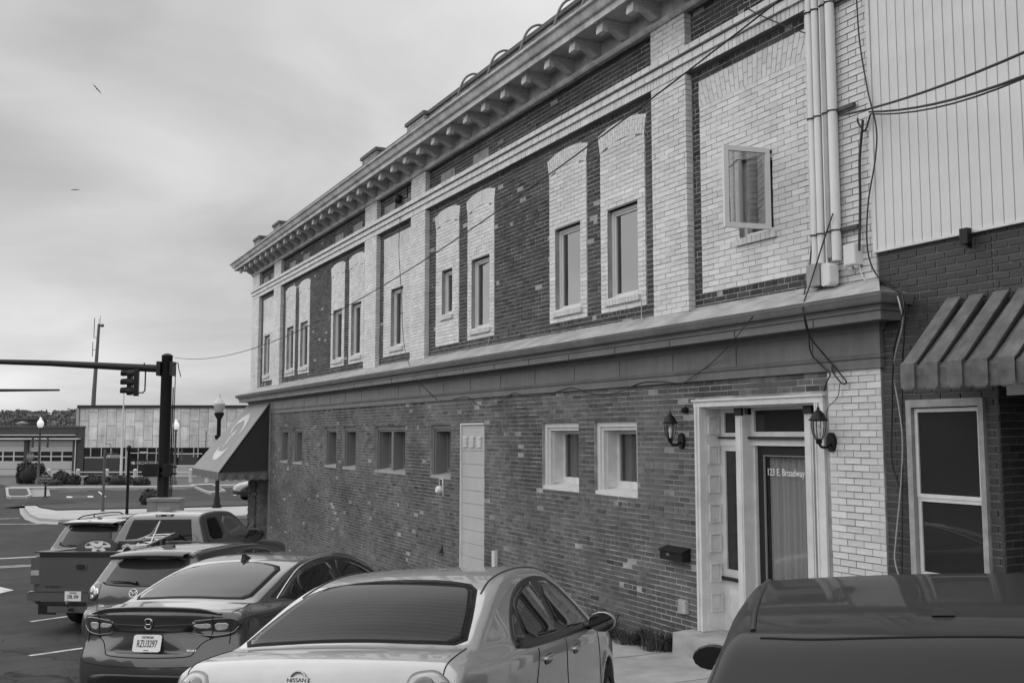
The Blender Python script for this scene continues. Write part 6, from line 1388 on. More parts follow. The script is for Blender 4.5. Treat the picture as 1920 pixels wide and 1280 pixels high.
    b.add([(x-.055, -.034, z-.004), (x-.055, .034, z-.004), (x+.06, .026, z-.004), (x+.06, -.026, z-.004), (x-.035, -.022, z+.022), (x-.035, .022, z+.022), (x+.03, .016, z+.018), (x+.03, -.016, z+.018)], [(4,5,6,7),(0,4,7,3),(1,2,6,5),(0,1,5,4),(3,7,6,2)]); b.build('aerial_base', trim_b if not near else paint, C_)
    place(C_, X, Y, yaw, 4.56, dz); C_.matrix_world = C_.matrix_world @ Matrix.Diagonal((1, 1, zs, 1)); return sh
crossover('black crossover with roof rails parked beyond the pickup truck', -22.05, -6.1, 43, carpaint('black_paint_car', .02, metal=.3, rough=.25))
crossover('dark grey car roof in the bottom right corner, closest to the camera', -1.60, -5.43, 45, carpaint('near_dark_paint', .010, metal=.0, rough=.5, coat=.25, crough=.05), h=.018, rails=False, near=True, dz=-.02, zs=.855)
# ------------------------------------------------------------------ across the street
FROT = math.pi / 2 - TH          # yaw of a frame that faces the camera
def far(name, px_, depth, label=None, cat=None, group=None, yb=None):
    p = at(px_, 814, depth); return_z = -1.0
    o = empty(name, (p[0], p[1], return_z), label, cat, group); o.rotation_euler = (0, 0, FROT); return o
def mpp(d): return d / FPX
def zat(y, d): return (814 - y) * d / FPX + EYE + 1.0      # height above the far ground (z = -1) of a photo row at depth d
def flat(pts, lift, name, material, parent=None, kind=None, skirt=0.0):
    b = MB(); P = [onground(*p) for p in pts]; Q = [(p[0], p[1], gz(p[0]) + lift) for p in P]
    b.add(Q, [tuple(range(len(Q)))])
    if skirt:
        n = len(Q); b.add(Q + [(q[0], q[1], q[2] - skirt) for q in Q], [(i, (i+1) % n, n+(i+1) % n, n+i) for i in range(n)])
    o = b.build(name, material, parent, kind=kind)
    bm = bmesh.new(); bm.from_mesh(o.data); bmesh.ops.triangulate(bm, faces=bm.faces[:]); bmesh.ops.recalc_face_normals(bm, faces=bm.faces[:]); bm.to_mesh(o.data); bm.free(); return o
near_e = [(46, 944), (47, 957), (56, 969), (74, 976.5), (110, 979), (200, 978), (320, 976), (460, 971), (560, 967)]
far_e = [(560, 951), (460, 953.5), (340, 957), (200, 960), (105, 962), (75, 957), (60, 948), (58, 944)]
flat(near_e + far_e, .13, 'far_pavement', mat('pale_pavement', .42, rough=.9, var=.15, scale=1), kind='structure', skirt=.3)
flat([(36, 952), (38, 963), (47, 974), (68, 981.5), (108, 983.5), (110, 979), (74, 976.5), (56, 969), (47, 957), (46, 944)], .02, 'gutter', mat('gutter_concrete', .34, rough=.9, var=.2), kind='structure', skirt=.1)
mulch = mat('mulch', .05, rough=.95, var=.5, scale=14, bump=.8, bscale=30)
flat([(62, 948), (77, 956), (106, 961), (200, 959), (340, 956), (460, 952.5), (560, 950), (560, 941), (460, 943), (340, 946), (240, 948), (118, 949), (90, 945), (66, 944)], .16, 'mulch_bed', mulch, kind='stuff', skirt=.3)
b = MB(); c = onground(88, 949); n = 16
for r in range(7):
    for k in range(n): b.v.append((c[0] + (1.2 * (6 - r) / 6) * math.cos(2*math.pi*k/n), c[1] + 1.9 * (6 - r) / 6 * math.sin(2*math.pi*k/n), -.86 + .32 * math.sin(r / 6 * math.pi / 2) + random.uniform(-.03, .03)))
b.f += [(r*n+k, r*n+(k+1) % n, (r+1)*n+(k+1) % n, (r+1)*n+k) for r in range(6) for k in range(n)]; b.t += [1]*(6*n); b.sm += [True]*(6*n)
b.build('mulch_mound', mulch, kind='stuff')
def lawn():
    P = [(-60, 917), (560, 908), (620, 880), (-140, 880)]; Q = [onground(*p) for p in P]; return Q
grass = mat('lawn_grass', .10, rough=.95, var=.3, scale=1.5, bump=.6, bscale=20)
flat([(20, 916.5), (300, 914.5), (560, 909), (700, 888), (700, 878), (-40, 880), (-30, 900)], .12, 'lawn', grass, kind='structure', skirt=.2)
flat([(20, 918.5), (300, 916.5), (560, 911), (560, 909), (300, 914.5), (20, 916.5)], .15, 'far_kerb', mat('kerb_concrete', .36), kind='structure', skirt=.3)
flat([(-300, 912), (24, 908), (36, 893), (-40, 889), (-420, 890)], .02, 'station_drive', mat('drive_concrete', .26, rough=.9, var=.15), kind='structure')
isl = mat('kerb_concrete', .36)
for pts in ([(10, 917), (12, 934), (20, 935.5), (50, 935), (59, 932), (54, 917)], [(355, 911), (385, 924.5), (396, 927), (424, 923), (398, 909.5)]):
    flat(pts, .14, 'planter_kerb', isl, kind='structure', skirt=.3); cx_ = sum(p[0] for p in pts)/len(pts); cy_ = sum(p[1] for p in pts)/len(pts)
    flat([(cx_ + (p[0]-cx_)*.78, cy_ + (p[1]-cy_)*.72) for p in pts], .16, 'planter_mulch', mulch, kind='stuff')
flat([(54, 918), (92, 917), (95, 930), (60, 932)], .02, 'loading_pad', mat('drive_concrete', .26), kind='structure')
for a, c, w_ in (((112, 921), (165, 919.5), .14), ((208, 918.5), (258, 917.5), .14), ((185, 921), (197, 931), .12), ((326, 917), (352, 916.5), .14), ((275, 919), (283, 923), .12)):
    stripe(onground(*a), onground(*c), w_)
for q in (((128, 930), (170, 929.2)), ((131, 932.8), (171, 932)), ): stripe(onground(*q[0]), onground(*q[1]), .12)
stripe(onground(128.5, 930), onground(131.5, 932.8), .3); stripe(onground(168.5, 929.2), onground(170.5, 932), .3)
for x in (496, 520, 545): stripe(onground(x, 990), onground(x + 26, 975), .5)
stripe(onground(470, 985), onground(560, 979), .3)

# --- marble-clad civic building
d = 85.0; k = mpp(d)
MBD = far('civic_building', 147, d, 'low civic building clad in stained pale marble panels across the street', 'building')
mar = mat('stained_marble_panel', .78, rough=.5, var=.2, scale=.9, grime=.35, gscale=.55, streak=.2, tint=True)
WX = 400 * k; zt_ = zat(762, d); zp = zat(839, d); zb0 = 0.0
MB().box(.0, WX, .25, 18, 0, zt_ - .1).build('structure_core', mat('panel_joint', .22), MBD)
MB().box(-.15, WX, -.12, 18, zt_ - .1, zt_ + .12).build('roof_edge', mat('dark_fascia', .03), MBD)
pwid = 17.3 * k; x = 0; cidx = 0; ph = 26.5 * k
while x < WX:
    z = zt_ - .1; first = True
    hs = [ph * (.32 if cidx % 2 else .95)]
    while z > zp + .05:
        h_ = hs[0] if first else ph; first = False; z2 = max(zp, z - h_ * random.uniform(.97, 1.03)); bb3 = MB(); bb3.hast = True
        bb3.box(x + .015, x + pwid - .015, .10, .26, z2 + .015, z - .015, random.uniform(.82, 1.08)); bb3.build('marble_panel', mar, MBD); z = z2
    x += pwid; cidx += 1
MB().box(-.25, -.02, .0, 18, 0, zt_ - .1).build('end_wall', mat('pale_end_wall', .35), MBD)
# glazed ground floor
dkg = glassmat('far_glass', .02, ior=1.7); alum = mat('pale_mullion', .5, rough=.4); dbr = mat('dark_brown_brick', .05, rough=.85, var=.2, scale=4)
gx0 = (160 - 147) * k
MB().box(gx0, WX, .10, .12, .1, zp - .02).build('glazing', dkg, MBD)
MB().box(gx0, (228 - 147) * k, .04, .099, 0, zat(857, d)).build('brick_apron', dbr, MBD); MB().box((336 - 147) * k, (372 - 147) * k, .04, .099, zat(872, d), zat(851, d)).build('brick_apron', dbr, MBD)
MB().box(gx0, (242 - 147) * k, .02, .06, zat(858, d), zat(856, d)).box((326 - 147) * k, (380 - 147) * k, .02, .06, zat(851, d), zat(849, d)).box((326 - 147) * k, (420 - 147) * k, .02, .06, zat(873, d), zat(871, d)).build('sill_band', alum, MBD)
MB().box((326 - 147) * k, WX, .0, .05, 0, zat(873, d)).build('pale_base', mat('pale_base_wall', .38), MBD)
for px_ in (171, 191, 209, 237, 239, 260, 277, 294, 300, 308, 335, 364, 372, 410):
    MB().box((px_ - 147.6) * k, (px_ - 146.4) * k, .0, .098, .0 if px_ > 236 and px_ < 320 else zat(857, d), zp - .02).build('mullion', alum, MBD)
MB().box((238 - 147) * k, (310 - 147) * k, .0, .09, zat(849.5, d), zat(848, d)).box((262 - 147) * k, (278 - 147) * k, -.02, .0, zat(848, d), zat(846, d)).build('door_head', alum, MBD)
MB().box((261 - 147) * k, (276 - 147) * k, .02, .08, 0, zat(850, d)).box((279 - 147) * k, (293 - 147) * k, .02, .08, 0, zat(850, d)).build('door_leaf', glassmat('far_door_glass', .03, ior=1.6), MBD)

# --- fire station with overhead doors
FS = far('fire_station', -120, d, 'low dark brick station with pale overhead doors and windows, across the street', 'building')
ox = -120; X_ = lambda p: (p - ox) * k
ztop = zat(801, d); fbr = mat('dark_station_brick', .055, rough=.85, var=.2, scale=3)
b = MB(); wall_holes(b, X_(-120), X_(158), 0, ztop, 0, .5, [(X_(-100), X_(-46), -1, zat(825, d)), (X_(-36), X_(46), -1, zat(825, d)), (X_(54), X_(137), -1, zat(825, d))]); b.build('wall', fbr, FS)
MB().box(X_(-120), X_(152), .5, 16, 0, ztop - .3).build('block', fbr, FS); MB().box(X_(-121), X_(159), -.06, .6, ztop, ztop + .12).build('coping', mat('dark_coping', .09), FS)
MB().box(X_(-120), X_(152), -.5, .02, zat(823.5, d), zat(821, d)).box(X_(-120), X_(143), -.3, .0, zat(816, d), zat(814.5, d)).build('canopy_edge', mat('white_fascia', .6), FS)
MB().box(X_(142), X_(143.5), -.06, .0, 0, zat(822, d)).build('downpipe', vinyl, FS)
for a, c in ((-100, -46), (-36, 46), (54, 137)):
    Dd = empty('overhead_door', (X_(a), .2, 0), parent=FS); wd = X_(c) - X_(a); zz0 = 0
    hts = [zat(893, d), zat(879, d), zat(865, d), zat(845, d), zat(835, d), zat(825, d)]; hts[0] = 0
    for i in range(5):
        if i == 2:
            n = 4; 
            for row in range(2):
                za, zb_ = hts[2] + (hts[3]-hts[2])*row/2, hts[2] + (hts[3]-hts[2])*(row+1)/2
                for j in range(n):
                    MB().box(wd*j/n + .06, wd*(j+1)/n - .06, .02, .04, za + .05, zb_ - .05).build('pane', dkg, Dd)
            f = MB()
            for j in range(n + 1): f.box(max(0, wd*j/n - .06), min(wd, wd*j/n + .06), 0, .05, hts[2], hts[3])
            for row in range(3): f.box(0, wd, .005, .045, hts[2] + (hts[3]-hts[2])*row/2 - .05, hts[2] + (hts[3]-hts[2])*row/2 + .05)
            f.build('window_frame', alum, Dd)
        else: MB().box(0, wd, 0, .05, hts[i] + .015, hts[i+1] - .015).build('door_panel', mat('pale_door_panel', .45, rough=.5, var=.06), Dd)
    MB().box(0, wd, .08, .1, 0, hts[-1]).build('door_back', dark_in, Dd)
for px_, lab in ((62, 'left'), (90, 'right')):
    o = far('hanging_pipe', px_, d - .8, lab + ' dark pipe hanging in front of the station door', 'pipe'); MB().tube([(0, 0, zat(838, d)), (0, 0, zat(821, d))], .09, 8).build('pipe', mat('dark_pipe', .06), o)
o = far('roof_vent', 41, d + 6, 'small vent cupola on the station roof', 'vent'); MB().lathe([(.32, ztop - .2), (.32, zat(795, d)), (.62, zat(792, d)), (.1, zat(788, d))], (0, 0, 0), 10).build('cowl', mat('pale_vent', .3), o)
o = far('shed_block', 20, d + 12, 'dark plant room on the station roof below the hills', 'building'); MB().box(.2, 1.6, 0, 4, 0, zat(786, d + 12)).build('block', mat('dark_shed', .05), o); MB().box(.1, 1.7, -.1, 4.1, zat(786, d + 12), zat(786, d + 12) + .15).build('roof', mat('dark_coping', .09), o)

# --- poles, lamps and signs
grey_p = mat('grey_green_post', .09, rough=.5); blk_p = mat('black_post', .010, rough=.5, spec=.3); dk_p = mat('dark_signal_pole', .018, rough=.5, var=.2, spec=.3)
def globe_lamp(px_, depth, yg, ytop, label):
    L_ = far('street_lamp', px_, depth, label, 'street lamp', 'street lamps'); H = zat(ytop, depth)
    MB().lathe([(.2, 0), (.2, .35), (.12, .5), (.085, .6), (.065, H - .85), (.12, H - .8), (.13, H - .72)], (0, 0, 0), 12).build('post', grey_p, L_)
    MB().lathe([(.10, H - .74), (.17, H - .66), (.225, H - .52), (.225, H - .40), (.17, H - .25), (.08, H - .15), (.10, H - .1), (.05, H - .03), (.01, H)], (0, 0, 0), 16).build('globe', emitmat('lit_globe', .75, .25), L_); return L_, H
L_, H = globe_lamp(75, 70, 0, 782, 'pale globe street lamp in front of the station, left')
L_, H = globe_lamp(329.5, 70, 0, 786, 'pale globe street lamp behind the signal pole')
b = MB(); b.tube([(-.35, 0, H - 2.3), (.5, 0, H - 2.3)], .03, 6); b.tube([(.48, 0, H - 2.9), (.48, 0, H - 2.1)], .04, 6); b.build('banner_arm', grey_p, L_)
dl = 47.7; L3 = far('street_lamp', 410, dl, 'black street lamp with acorn lantern left of the canvas awning', 'street lamp', 'street lamps'); H = zat(737, dl)
MB().lathe([(.23, 0.1), (.23, .22), (.17, .32), (.14, .6), (.10, .7), (.095, H - 1.25), (.16, H - 1.15), (.24, H - 1.0), (.22, H - .92)], (0, 0, 0), 14).build('post', blk_p, L3)
MB().lathe([(.17, H - .92), (.27, H - .62), (.28, H - .55), (.27, H - .5)], (0, 0, 0), 14).build('lantern_glass', mat('acorn_glass', .42, rough=.2), L3)
MB().lathe([(.28, H - .5), (.22, H - .42), (.10, H - .25), (.05, H - .2), (.05, H - .12), (.01, H)], (0, 0, 0), 14).build('lantern_cap', mat('acorn_cap', .5, rough=.3), L3)
b = MB(); b.tube([(-.6, 0, H - 3.0), (0, 0, H - 3.0)], .025, 6); b.tube([(-.6, 0, H - 3.1), (-.6, 0, H - 1.8)], .02, 5); b.lathe([(.05, -2.2), (.07, -2.1), (.05, -2.0)], (-.12, 0, H), 8); b.build('banner_arm', blk_p, L3)
# signal pole with mast arm
ds = 42.0; ks = mpp(ds); SPo = far('signal_pole', 309, ds, 'thick dark signal pole with a long mast arm reaching left', 'signal pole'); Hs = zat(664, ds)
MB().lathe([(.34, 0), (.34, .06), (.26, .08), (.245, 1.0), (.225, Hs - .1), (.235, Hs - .09), (.235, Hs - .04), (.12, Hs + .03), (.02, Hs + .05)], (0, 0, 0), 18).build('pole', dk_p, SPo)
a0 = zat(691, ds); b = MB(); b.tube([(-.2, 0, a0), (-2.2, 0, a0 + .10), (-5.0, 0, a0 + .24), (-8.2, 0, a0 + .33)], [.165, .15, .125, .10], 12); b.build('mast_arm', dk_p, SPo)
MB().box(-.36, -.2, -.28, .28, a0 - .30, a0 + .30).box(.2, .30, -.28, .28, a0 - .30, a0 + .30).build('arm_flange', dk_p, SPo)
b = MB(); b.tube([(.33, -.1, Hs - 1.4), (.33, -.1, 1.0)], .025, 6); b.tube([(.40, -.1, Hs - .6), (.40, -.1, 1.0)], .02, 6); b.tube(spline([(.25, 0, Hs - .5), (.45, 0, Hs - .35), (.5, 0, Hs - .6), (.6, 0, Hs - .95)], 4), .02, 5); b.build('conduit', blk_p, SPo)
SPo.rotation_euler = (0, 0, FROT + .0)
def signal_head(px_, py_, depth, rot, label, n=3):
    S_ = far('traffic_signal', px_, depth, label, 'traffic signal', 'traffic signals'); z = zat(py_, depth); S_.location.z = -1.0 + z; S_.rotation_euler = (0, 0, FROT + rot)
    b = MB(); b.prism(rounded([(-.17, -.56), (.17, -.56), (.17, .56), (-.17, .56)], 1, .06), 'y', -.08, .10); b.build('housing', blk_p, S_)
    for i in range(3):
        zc = .37 - i * .37; b = MB(); nn = 12; r_ = .16
        vs = [(r_*math.cos(a), -.08, zc + r_*math.sin(a)) for a in np.linspace(-.6, math.pi + .6, nn)] + [(r_*math.cos(a), -.36, zc + r_*math.sin(a) - .02) for a in np.linspace(-.6, math.pi + .6, nn)]
        b.add(vs, [(j, j+1, nn+j+1, nn+j) for j in range(nn-1)]); b.add([(v[0]*.94, v[1], zc + (v[2]-zc)*.94) for v in vs], [(nn+j, nn+j+1, j+1, j) for j in range(nn-1)]); b.build('visor', blk_p, S_)
        MB().lathe([(.145, -.09), (.14, -.095)], (0, 0, zc), 14, 'y').build('lens', mat('signal_lens', .04, rough=.3), S_)
    return S_
signal_head(252, 717, ds - .3, math.radians(-78), 'nearer dark three lamp signal under the mast arm, seen from the side'); signal_head(240, 716, ds + .6, math.radians(-84), 'farther dark three lamp signal beyond the nearer one under the mast arm')
o = far('signal_bracket', 268, ds, 'thin black bracket frame beside the traffic signal', 'bracket'); b = MB(); za, zb_ = zat(680, ds), zat(736, ds); b.tube([(-.05, 0, za), (0.02, 0, za - .25), (.02, 0, zb_ + .1), (-.05, 0, zb_), (-.42, 0, zb_)], .03, 6); b.build('frame', blk_p, o)
for px_, wd_, lab in ((286, .72, 'black pedestrian signal box left of the signal pole'), (317, .36, 'black pedestrian signal box on the right of the signal pole')):
    o = far('pedestrian_signal', px_, ds - .35, lab, 'pedestrian signal', 'pedestrian signals'); z = zat(880, ds); b = MB(); b.prism(rounded([(-wd_/2, z - .27), (wd_/2, z - .27), (wd_/2, z + .27), (-wd_/2, z + .27)], 2, .12), 'y', -.12, .12); b.build('housing', mat('matt_black', .006, rough=.7), o); MB().box(-wd_*.28, wd_*.28, -.13, -.121, z - .2, z + .2).build('screen', mat('black_screen', .004, rough=.3), o); MB().box(wd_/2 - .05, wd_/2 + .18, -.05, .05, z - .18, z - .1).box(wd_/2 - .05, wd_/2 + .18, -.05, .05, z + .1, z + .18).build('bracket', blk_p, o)
o = far('mast_arm_pole', -130, 60, 'dark mast arm tip reaching in from the left edge', 'signal pole'); z = zat(731, 60); b = MB(); b.tube([(0, 0, z - .1), (3, 0, z - .02), (238 * mpp(60), 0, z)], [.14, .10, .06], 10); b.build('mast_arm', dk_p, o); MB().lathe([(.2, 0), (.16, z + .6)], (0, 0, 0), 12).build('pole', dk_p, o)
# utility cabinet
o = far('utility_cabinet', 315, 40.8, 'grey utility cabinet at the foot of the signal pole', 'cabinet'); wd_ = .66; zc = zat(932, 40.8)
MB().box(-wd_, wd_, -.3, .3, 0, zc - .12).build('case', mat('cabinet_grey', .24, rough=.6, var=.1), o); MB().box(-wd_ - .02, wd_ + .02, -.34, .34, zc - .12, zc).build('lid', mat('cabinet_grey', .24), o); MB().box(-.22, .28, -.306, -.30, zc - .62, zc - .32).build('label_panel', mat('cabinet_label', .33), o); MB().box(-.26, -.25, -.304, -.3, .1, zc - .14).build('door_seam', gap_m, o)
# street name signs
def name_sign(px_, ytop, depth, pm, txt, sx0, sx1, sy0, sy1, sm, tm, label, ball):
    o = far('street_sign', px_, depth, label, 'street sign', 'street name signs'); H = zat(ytop, depth); kk = mpp(depth)
    b = MB(); b.lathe([(.09, 0), (.06, .5), (.06, H - .1)] + ([(.10, H), (.11, H + .06), (.07, H + .15), (.01, H + .18)] if ball else [(.06, H)]), (0, 0, 0), 12); b.build('post', pm, o)
    x0, x1, z0, z1 = (sx0 - px_) * kk, (sx1 - px_) * kk, zat(sy1, depth), zat(sy0, depth); MB().box(x0, x1, -.02, .02, z0, z1).build('blade', sm, o)
    t = text_mesh(txt, (z1 - z0) * .95, 'sign_lettering', tm, o, sx=.9); orient(t, ((x0 + x1) / 2 + (x1-x0)*.08, -.024, (z0 + z1) / 2), (1, 0, 0), (0, 0, 1))
    MB().lathe([((z1-z0)*.32, -.026), ((z1-z0)*.32, -.021)], (x0 + (z1-z0)*.55, 0, (z0+z1)/2), 14, 'y').build('seal', tm, o)
    b = MB(); b.tube([(0, 0, z1 + .05), (x1 * .9, 0, z1 + .03)], .02, 6); b.tube(spline([(0, 0, z1 + .5), (x1*.35, 0, z1 + .42), (x1*.5, 0, z1 + .05)], 4), .015, 5); b.build('scroll_arm', pm, o); return o
white_s = mat('sign_white', .62)
o = name_sign(198, 842, 45.5, grey_p, 'BROADWAY', 203, 226, 851.5, 857.5, mat('sign_grey_face', .16), white_s, 'grey street sign post with a small tilted name blade', False)
name_sign(243, 842, 42.5, blk_p, 'W. BROADWAY', 248, 292, 863, 871.5, mat('sign_black', .02), white_s, 'black street sign post with ball finial and ornate name blade', True)
o = far('warning_sign', 89.5, 52, 'black diamond slow pedestrian walkway sign on the mulch mound', 'sign'); kk = mpp(52); zc = zat(896, 52); r_ = 14.5 * kk
MB().box(-.04, .04, -.02, .04, 0.3, zc).build('post', blk_p, o); MB().prism([(-r_, zc), (0, zc - r_), (r_, zc), (0, zc + r_)], 'y', -.045, -.025).build('sign_border', mat('sign_edge_grey', .3), o); MB().prism([(-r_*.93, zc), (0, zc - r_*.93), (r_*.93, zc), (0, zc + r_*.93)], 'y', -.05, -.044).build('sign_face', mat('sign_black', .02), o)
for t_, sz, dz_, sx_ in (('SLOW', .15, .14, .8), ('PEDESTRIAN', .15, .0, .72), ('WALKWAY', .09, -.13, .9)):
    t = text_mesh(t_, sz, 'sign_lettering', white_s, o, sx=sx_); orient(t, (0, -.053, zc + dz_), (1, 0, 0), (0, 0, 1))
o = far('stop_sign', 59, 76, 'small grey octagonal stop sign in front of the station door', 'sign'); kk = mpp(76); zc = zat(855, 76); r_ = 8.2 * kk; oc = [(r_*math.cos(math.pi/8 + i*math.pi/4), zc + r_*math.sin(math.pi/8 + i*math.pi/4)) for i in range(8)]
MB().box(-.03, .03, 0, .05, 0, zc).build('post', blk_p, o); MB().prism(oc, 'y', -.03, -.01).build('sign_face', mat('stop_grey', .12), o); t = text_mesh('STOP', .26, 'sign_lettering', white_s, o, sx=.8); orient(t, (0, -.035, zc), (1, 0, 0), (0, 0, 1))
o = far('flagpole', 229.5, 78, 'tall slim white flagpole in front of the civic building', 'flagpole'); MB().lathe([(.12, 0), (.11, 1), (.045, zat(735, 78))], (0, 0, 0), 10).build('pole', mat('flagpole_white', .62), o)
o = far('radio_tower', 171, 125, 'tall dark radio mast with side antennas behind the civic building', 'tower'); H = zat(606, 125); b = MB(); b.tube([(0, 0, 0), (.15, 0, H*.5), (.45, 0, H)], [.34, .26, .16], 10); b.build('mast', mat('dark_mast', .10, rough=.6), o)
b = MB(); k_ = mpp(125); b.tube([(-3.5*k_, 0, zat(668, 125)), (-3.5*k_, 0, zat(640, 125))], .05, 5); b.tube([(-2*k_, 0, zat(632, 125)), (-2*k_, 0, zat(595, 125))], .05, 5); b.tube([(-2*k_, 0, zat(632, 125)), (5*k_, 0, zat(632, 125))], .04, 5); b.tube([(-3.5*k_, 0, zat(655, 125)), (4*k_, 0, zat(655, 125))], .04, 5); b.tube([(.45, 0, H), (.45, 0, zat(596, 125))], .03, 5); b.tube([(.6, 0, zat(606, 125)), (.6, 0, zat(590, 125))], .025, 5); b.build('antenna', mat('dark_mast', .10), o)
b = MB(); b.lathe([(.1, 0), (.25, .1), (.25, .3), (.1, .4)], (.85, 0, zat(612, 125)), 8); b.build('dish', mat('dark_mast', .10), o)
# white rail fence
FN = far('rail_fence', 95, 73, 'low white post and rail fence on the lawn', 'fence'); kk = mpp(73)
for i, px_ in enumerate((95, 149, 203, 256, 310, 360, 390)):
    MB().lathe([(.14, 0), (.14, zat(881, 73)), (.16, zat(880, 73)), (.1, zat(878.5, 73)), (.02, zat(878, 73))], ((px_ - 95)*kk, 0, 0), 10).build('post', vinyl, FN)
for y in (884, 891.5): MB().box(0, (392 - 95)*kk, -.03, .03, zat(y + .9, 73), zat(y - .9, 73)).build('rail', vinyl, FN)

# --- shrubs and the wooded hill
def leaf_blob(c, r3, n, size, seed, boxy=0.0):
    rs = np.random.RandomState(seed); b = MB(); b.hast = True
    for i in range(n):
        v = rs.normal(size=3); v /= np.linalg.norm(v)
        if boxy: m_ = np.max(np.abs(v)); v = v * (1 - boxy) + v / m_ * boxy * .9
        rad = rs.uniform(.72, 1.03) + .10 * math.sin(5 * v[0] + seed) * math.sin(4 * v[2] + 2 * seed)
        p = np.array(c) + v * np.array(r3) * rad
        if p[2] < c[2] - r3[2] * .97: continue
        a = rs.normal(size=3); a /= np.linalg.norm(a); bb_ = np.cross(a, v + rs.normal(size=3) * .6); bb_ /= max(np.linalg.norm(bb_), 1e-6); s = size * rs.uniform(.6, 1.3)
        b.add([p - a*s*.5, p + bb_*s*.35, p + a*s*.5, p - bb_*s*.35], [(0, 1, 2, 3)], rs.uniform(.6, 1.4))
    return b
shm = mat('shrub_leaf', .05, rough=.7, var=.3, scale=6, tint=True); shm2 = mat('pale_shrub_leaf', .075, rough=.7, var=.4, scale=6, tint=True)
def shrub(px0, px1, py0, py1, depth, label, seed, n, boxy=0.0, m_=None):
    kk = mpp(depth); o = far('shrub', (px0 + px1) / 2, depth, label, 'shrub', 'shrubs on the lawn'); rx = (px1 - px0) / 2 * kk; z1, z0 = zat(py0, depth), max(0, zat(py1, depth)); rz = (z1 - z0) / 2 + .1
    leaf_blob((0, 0, z0 + rz - .1), (rx, rx * .7, rz), n, .22, seed, boxy).build('foliage', m_ or shm, o)
    b = MB(); g = MB(); nn = 12
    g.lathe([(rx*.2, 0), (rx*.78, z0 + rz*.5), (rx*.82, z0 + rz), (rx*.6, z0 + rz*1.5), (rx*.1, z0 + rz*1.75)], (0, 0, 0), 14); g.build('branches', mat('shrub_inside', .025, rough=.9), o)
shrub(36, 85, 869, 911, 71, 'large clipped round shrub by the station drive', 1, 2600, .45)
shrub(104, 134, 885, 909, 70, 'medium dark shrub right of the clipped one', 2, 1300, .3); shrub(131, 154, 892, 909, 69.5, 'small round shrub beside the medium dark one', 3, 900, .3)
shrub(162, 208, 892, 910, 70, 'wide flowering shrub left part of the hedge', 4, 1600, .4, shm2); shrub(204, 252, 893, 910, 70, 'wide flowering shrub right part of the hedge', 5, 1600, .4, shm2); shrub(253, 283, 896, 910, 69, 'low shrub left of the signal pole', 6, 1000, .3)
shrub(269, 302, 920, 948, 49.5, 'loose pale shrub behind the utility cabinet', 7, 900, .0, shm2); shrub(88, 122, 902, 912, 69, 'low tuft of pale plants under the diamond sign', 8, 500, .0, shm2)
hb = MB(); rs = np.random.RandomState(3); hp = []
D0 = 900.0
for px_ in range(-900, 700, 8):
    ridge = 775 - 4 * math.sin(px_ / 60) - 3 * math.sin(px_ / 23 + 1) + (14 if 85 < px_ < 95 else 0) * .3
    hp.append((px_, ridge))
cols = []
for i, (px_, ry) in enumerate(hp):
    colv = []
    for j in range(10):
        t = j / 9; dd = D0 - 500 * (1 - t); p = at(px_, 814, dd); zt2 = (814 - ry) * D0 / FPX + EYE
        colv.append((p[0], p[1], -3 + (zt2 + 3) * (t ** .8) + rs.uniform(-2, 2) * t))
    cols.append(colv)
n = 10
for c in cols: hb.v += c
hb.f = [(i*n+j, (i+1)*n+j, (i+1)*n+j+1, i*n+j+1) for i in range(len(cols)-1) for j in range(n-1)]; hb.t = [1]*len(hb.f); hb.sm = [True]*len(hb.f)
hb.build('hill', mat('hill_ground', .08, rough=.95), kind='structure')
tb = MB(); tb.hast = True
for i in range(26000):
    ci = rs.randint(0, len(cols) - 1); px_ = hp[ci][0]
    if not -120 < px_ < 200: continue
    j = rs.uniform(0, 8.99); j0 = int(j); a = np.array(cols[ci][j0]); c = np.array(cols[ci][j0 + 1]); p = a + (c - a) * (j - j0) + rs.uniform(-4, 4, 3) * np.array([1, 1, 0]); s = rs.uniform(.9, 2.0)
    for q in range(4):
        v = rs.normal(size=3); v /= np.linalg.norm(v); w2 = np.cross(v, rs.normal(size=3)); w2 /= np.linalg.norm(w2); e = p + np.array([rs.uniform(-1, 1)*s*.5, rs.uniform(-1, 1)*s*.5, rs.uniform(-.2, .5)*s])
        tb.add([e - v*s*.5, e + w2*s*.4, e + v*s*.5, e - w2*s*.4], [(0, 1, 2, 3)], rs.uniform(.75, 1.25))
tb.build('hillside_wood', mat('wood_foliage', .10, rough=.9, var=.2, scale=.05, tint=True), label='dense wood covering the far hillside', cat='wood', kind='stuff')
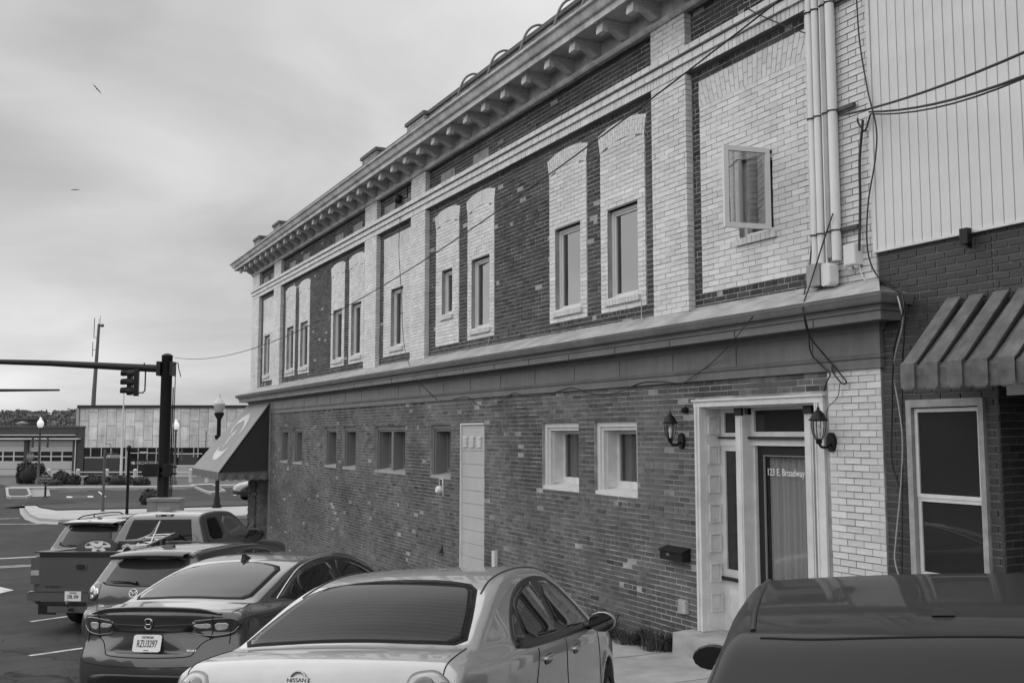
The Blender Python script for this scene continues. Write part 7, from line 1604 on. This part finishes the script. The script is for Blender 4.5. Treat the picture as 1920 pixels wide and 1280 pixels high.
# tree line to the rear left so that the ground does not end in a bare edge
# far parked car by the corner pier
crossover('pale far car partly hidden by the corner pier, across the street', 0, 0, 0, carpaint('far_grey_paint', .05, metal=.4), h=.05, rails=False, group='cars across the street')
fc = [o for o in bpy.data.objects if o.get('label', '').startswith('pale far car')][0]
p = at(428, 938, 54); a = math.radians(200); ff = Vector((math.cos(FROT), math.sin(FROT), 0)); 
mm = Matrix.Rotation(FROT + math.radians(180 + 35), 4, 'Z'); mm.translation = Vector((p[0], p[1], -1.0)) + ff * 4.1 + Vector((_fh[0], _fh[1], 0)) * 2.4; fc.matrix_world = mm
# birds
for (px_, py_, dd, ang, sz, lab) in ((182, 167, 60, -.85, .42, 'dark bird with spread wings high in the sky'), (141, 356, 80, .05, .40, 'tiny distant bird lower in the sky')):
    p = at(px_, py_, dd); o = empty('bird', tuple(p), lab, 'bird', 'birds'); b = MB(); u = CR * math.cos(ang) + CU * math.sin(ang); v = np.cross(u, CF)
    def W_(s): return [v*.05*sz, u*s*sz*.45 + v*.10*sz, u*s*sz - v*.05*sz, u*s*sz*.45 - v*.04*sz, -v*.06*sz]
    for s in (1, -1): Q = W_(s); b.add([tuple(q) for q in Q] + [tuple(q - CF*.02) for q in Q], [(0, 1, 2, 3, 4), (9, 8, 7, 6, 5)])
    b.tube([tuple(-v*.16*sz), tuple(v*0), tuple(v*.17*sz)], [.02*sz, .07*sz, .02*sz], 6); b.build('body', mat('bird_black', .02), o)

# an unseen bank, added behind the camera to darken reflections and close the horizon
bk2 = MB(); rs = np.random.RandomState(11); ring = []
for i in range(61):
    a = math.radians(-165 + 225 * i / 60); rr = 46 + 5 * math.sin(i * .7); top = 6.5 + 2.2 * math.sin(i * .55) + 1.5 * math.sin(i * 1.7) + rs.uniform(-.6, .6)
    ring.append([(rr2 * math.cos(a), -7 + rr2 * math.sin(a), z) for rr2, z in ((rr - 6, -1.2), (rr - 4, top * .35), (rr - 1, top * .8), (rr + 2, top), (rr + 10, top * .9), (rr + 30, -1.5))])
n = 6
for r in ring: bk2.v += r
bk2.f = [(i*n+j, (i+1)*n+j, (i+1)*n+j+1, i*n+j+1) for i in range(60) for j in range(n-1)]; bk2.t = [1]*len(bk2.f); bk2.sm = [True]*len(bk2.f)
bk2.build('reflection_bank', mat('reflection_bank_dark', .05, rough=.95, var=.5, scale=.5, bump=1.0, bscale=1.5), kind='structure')
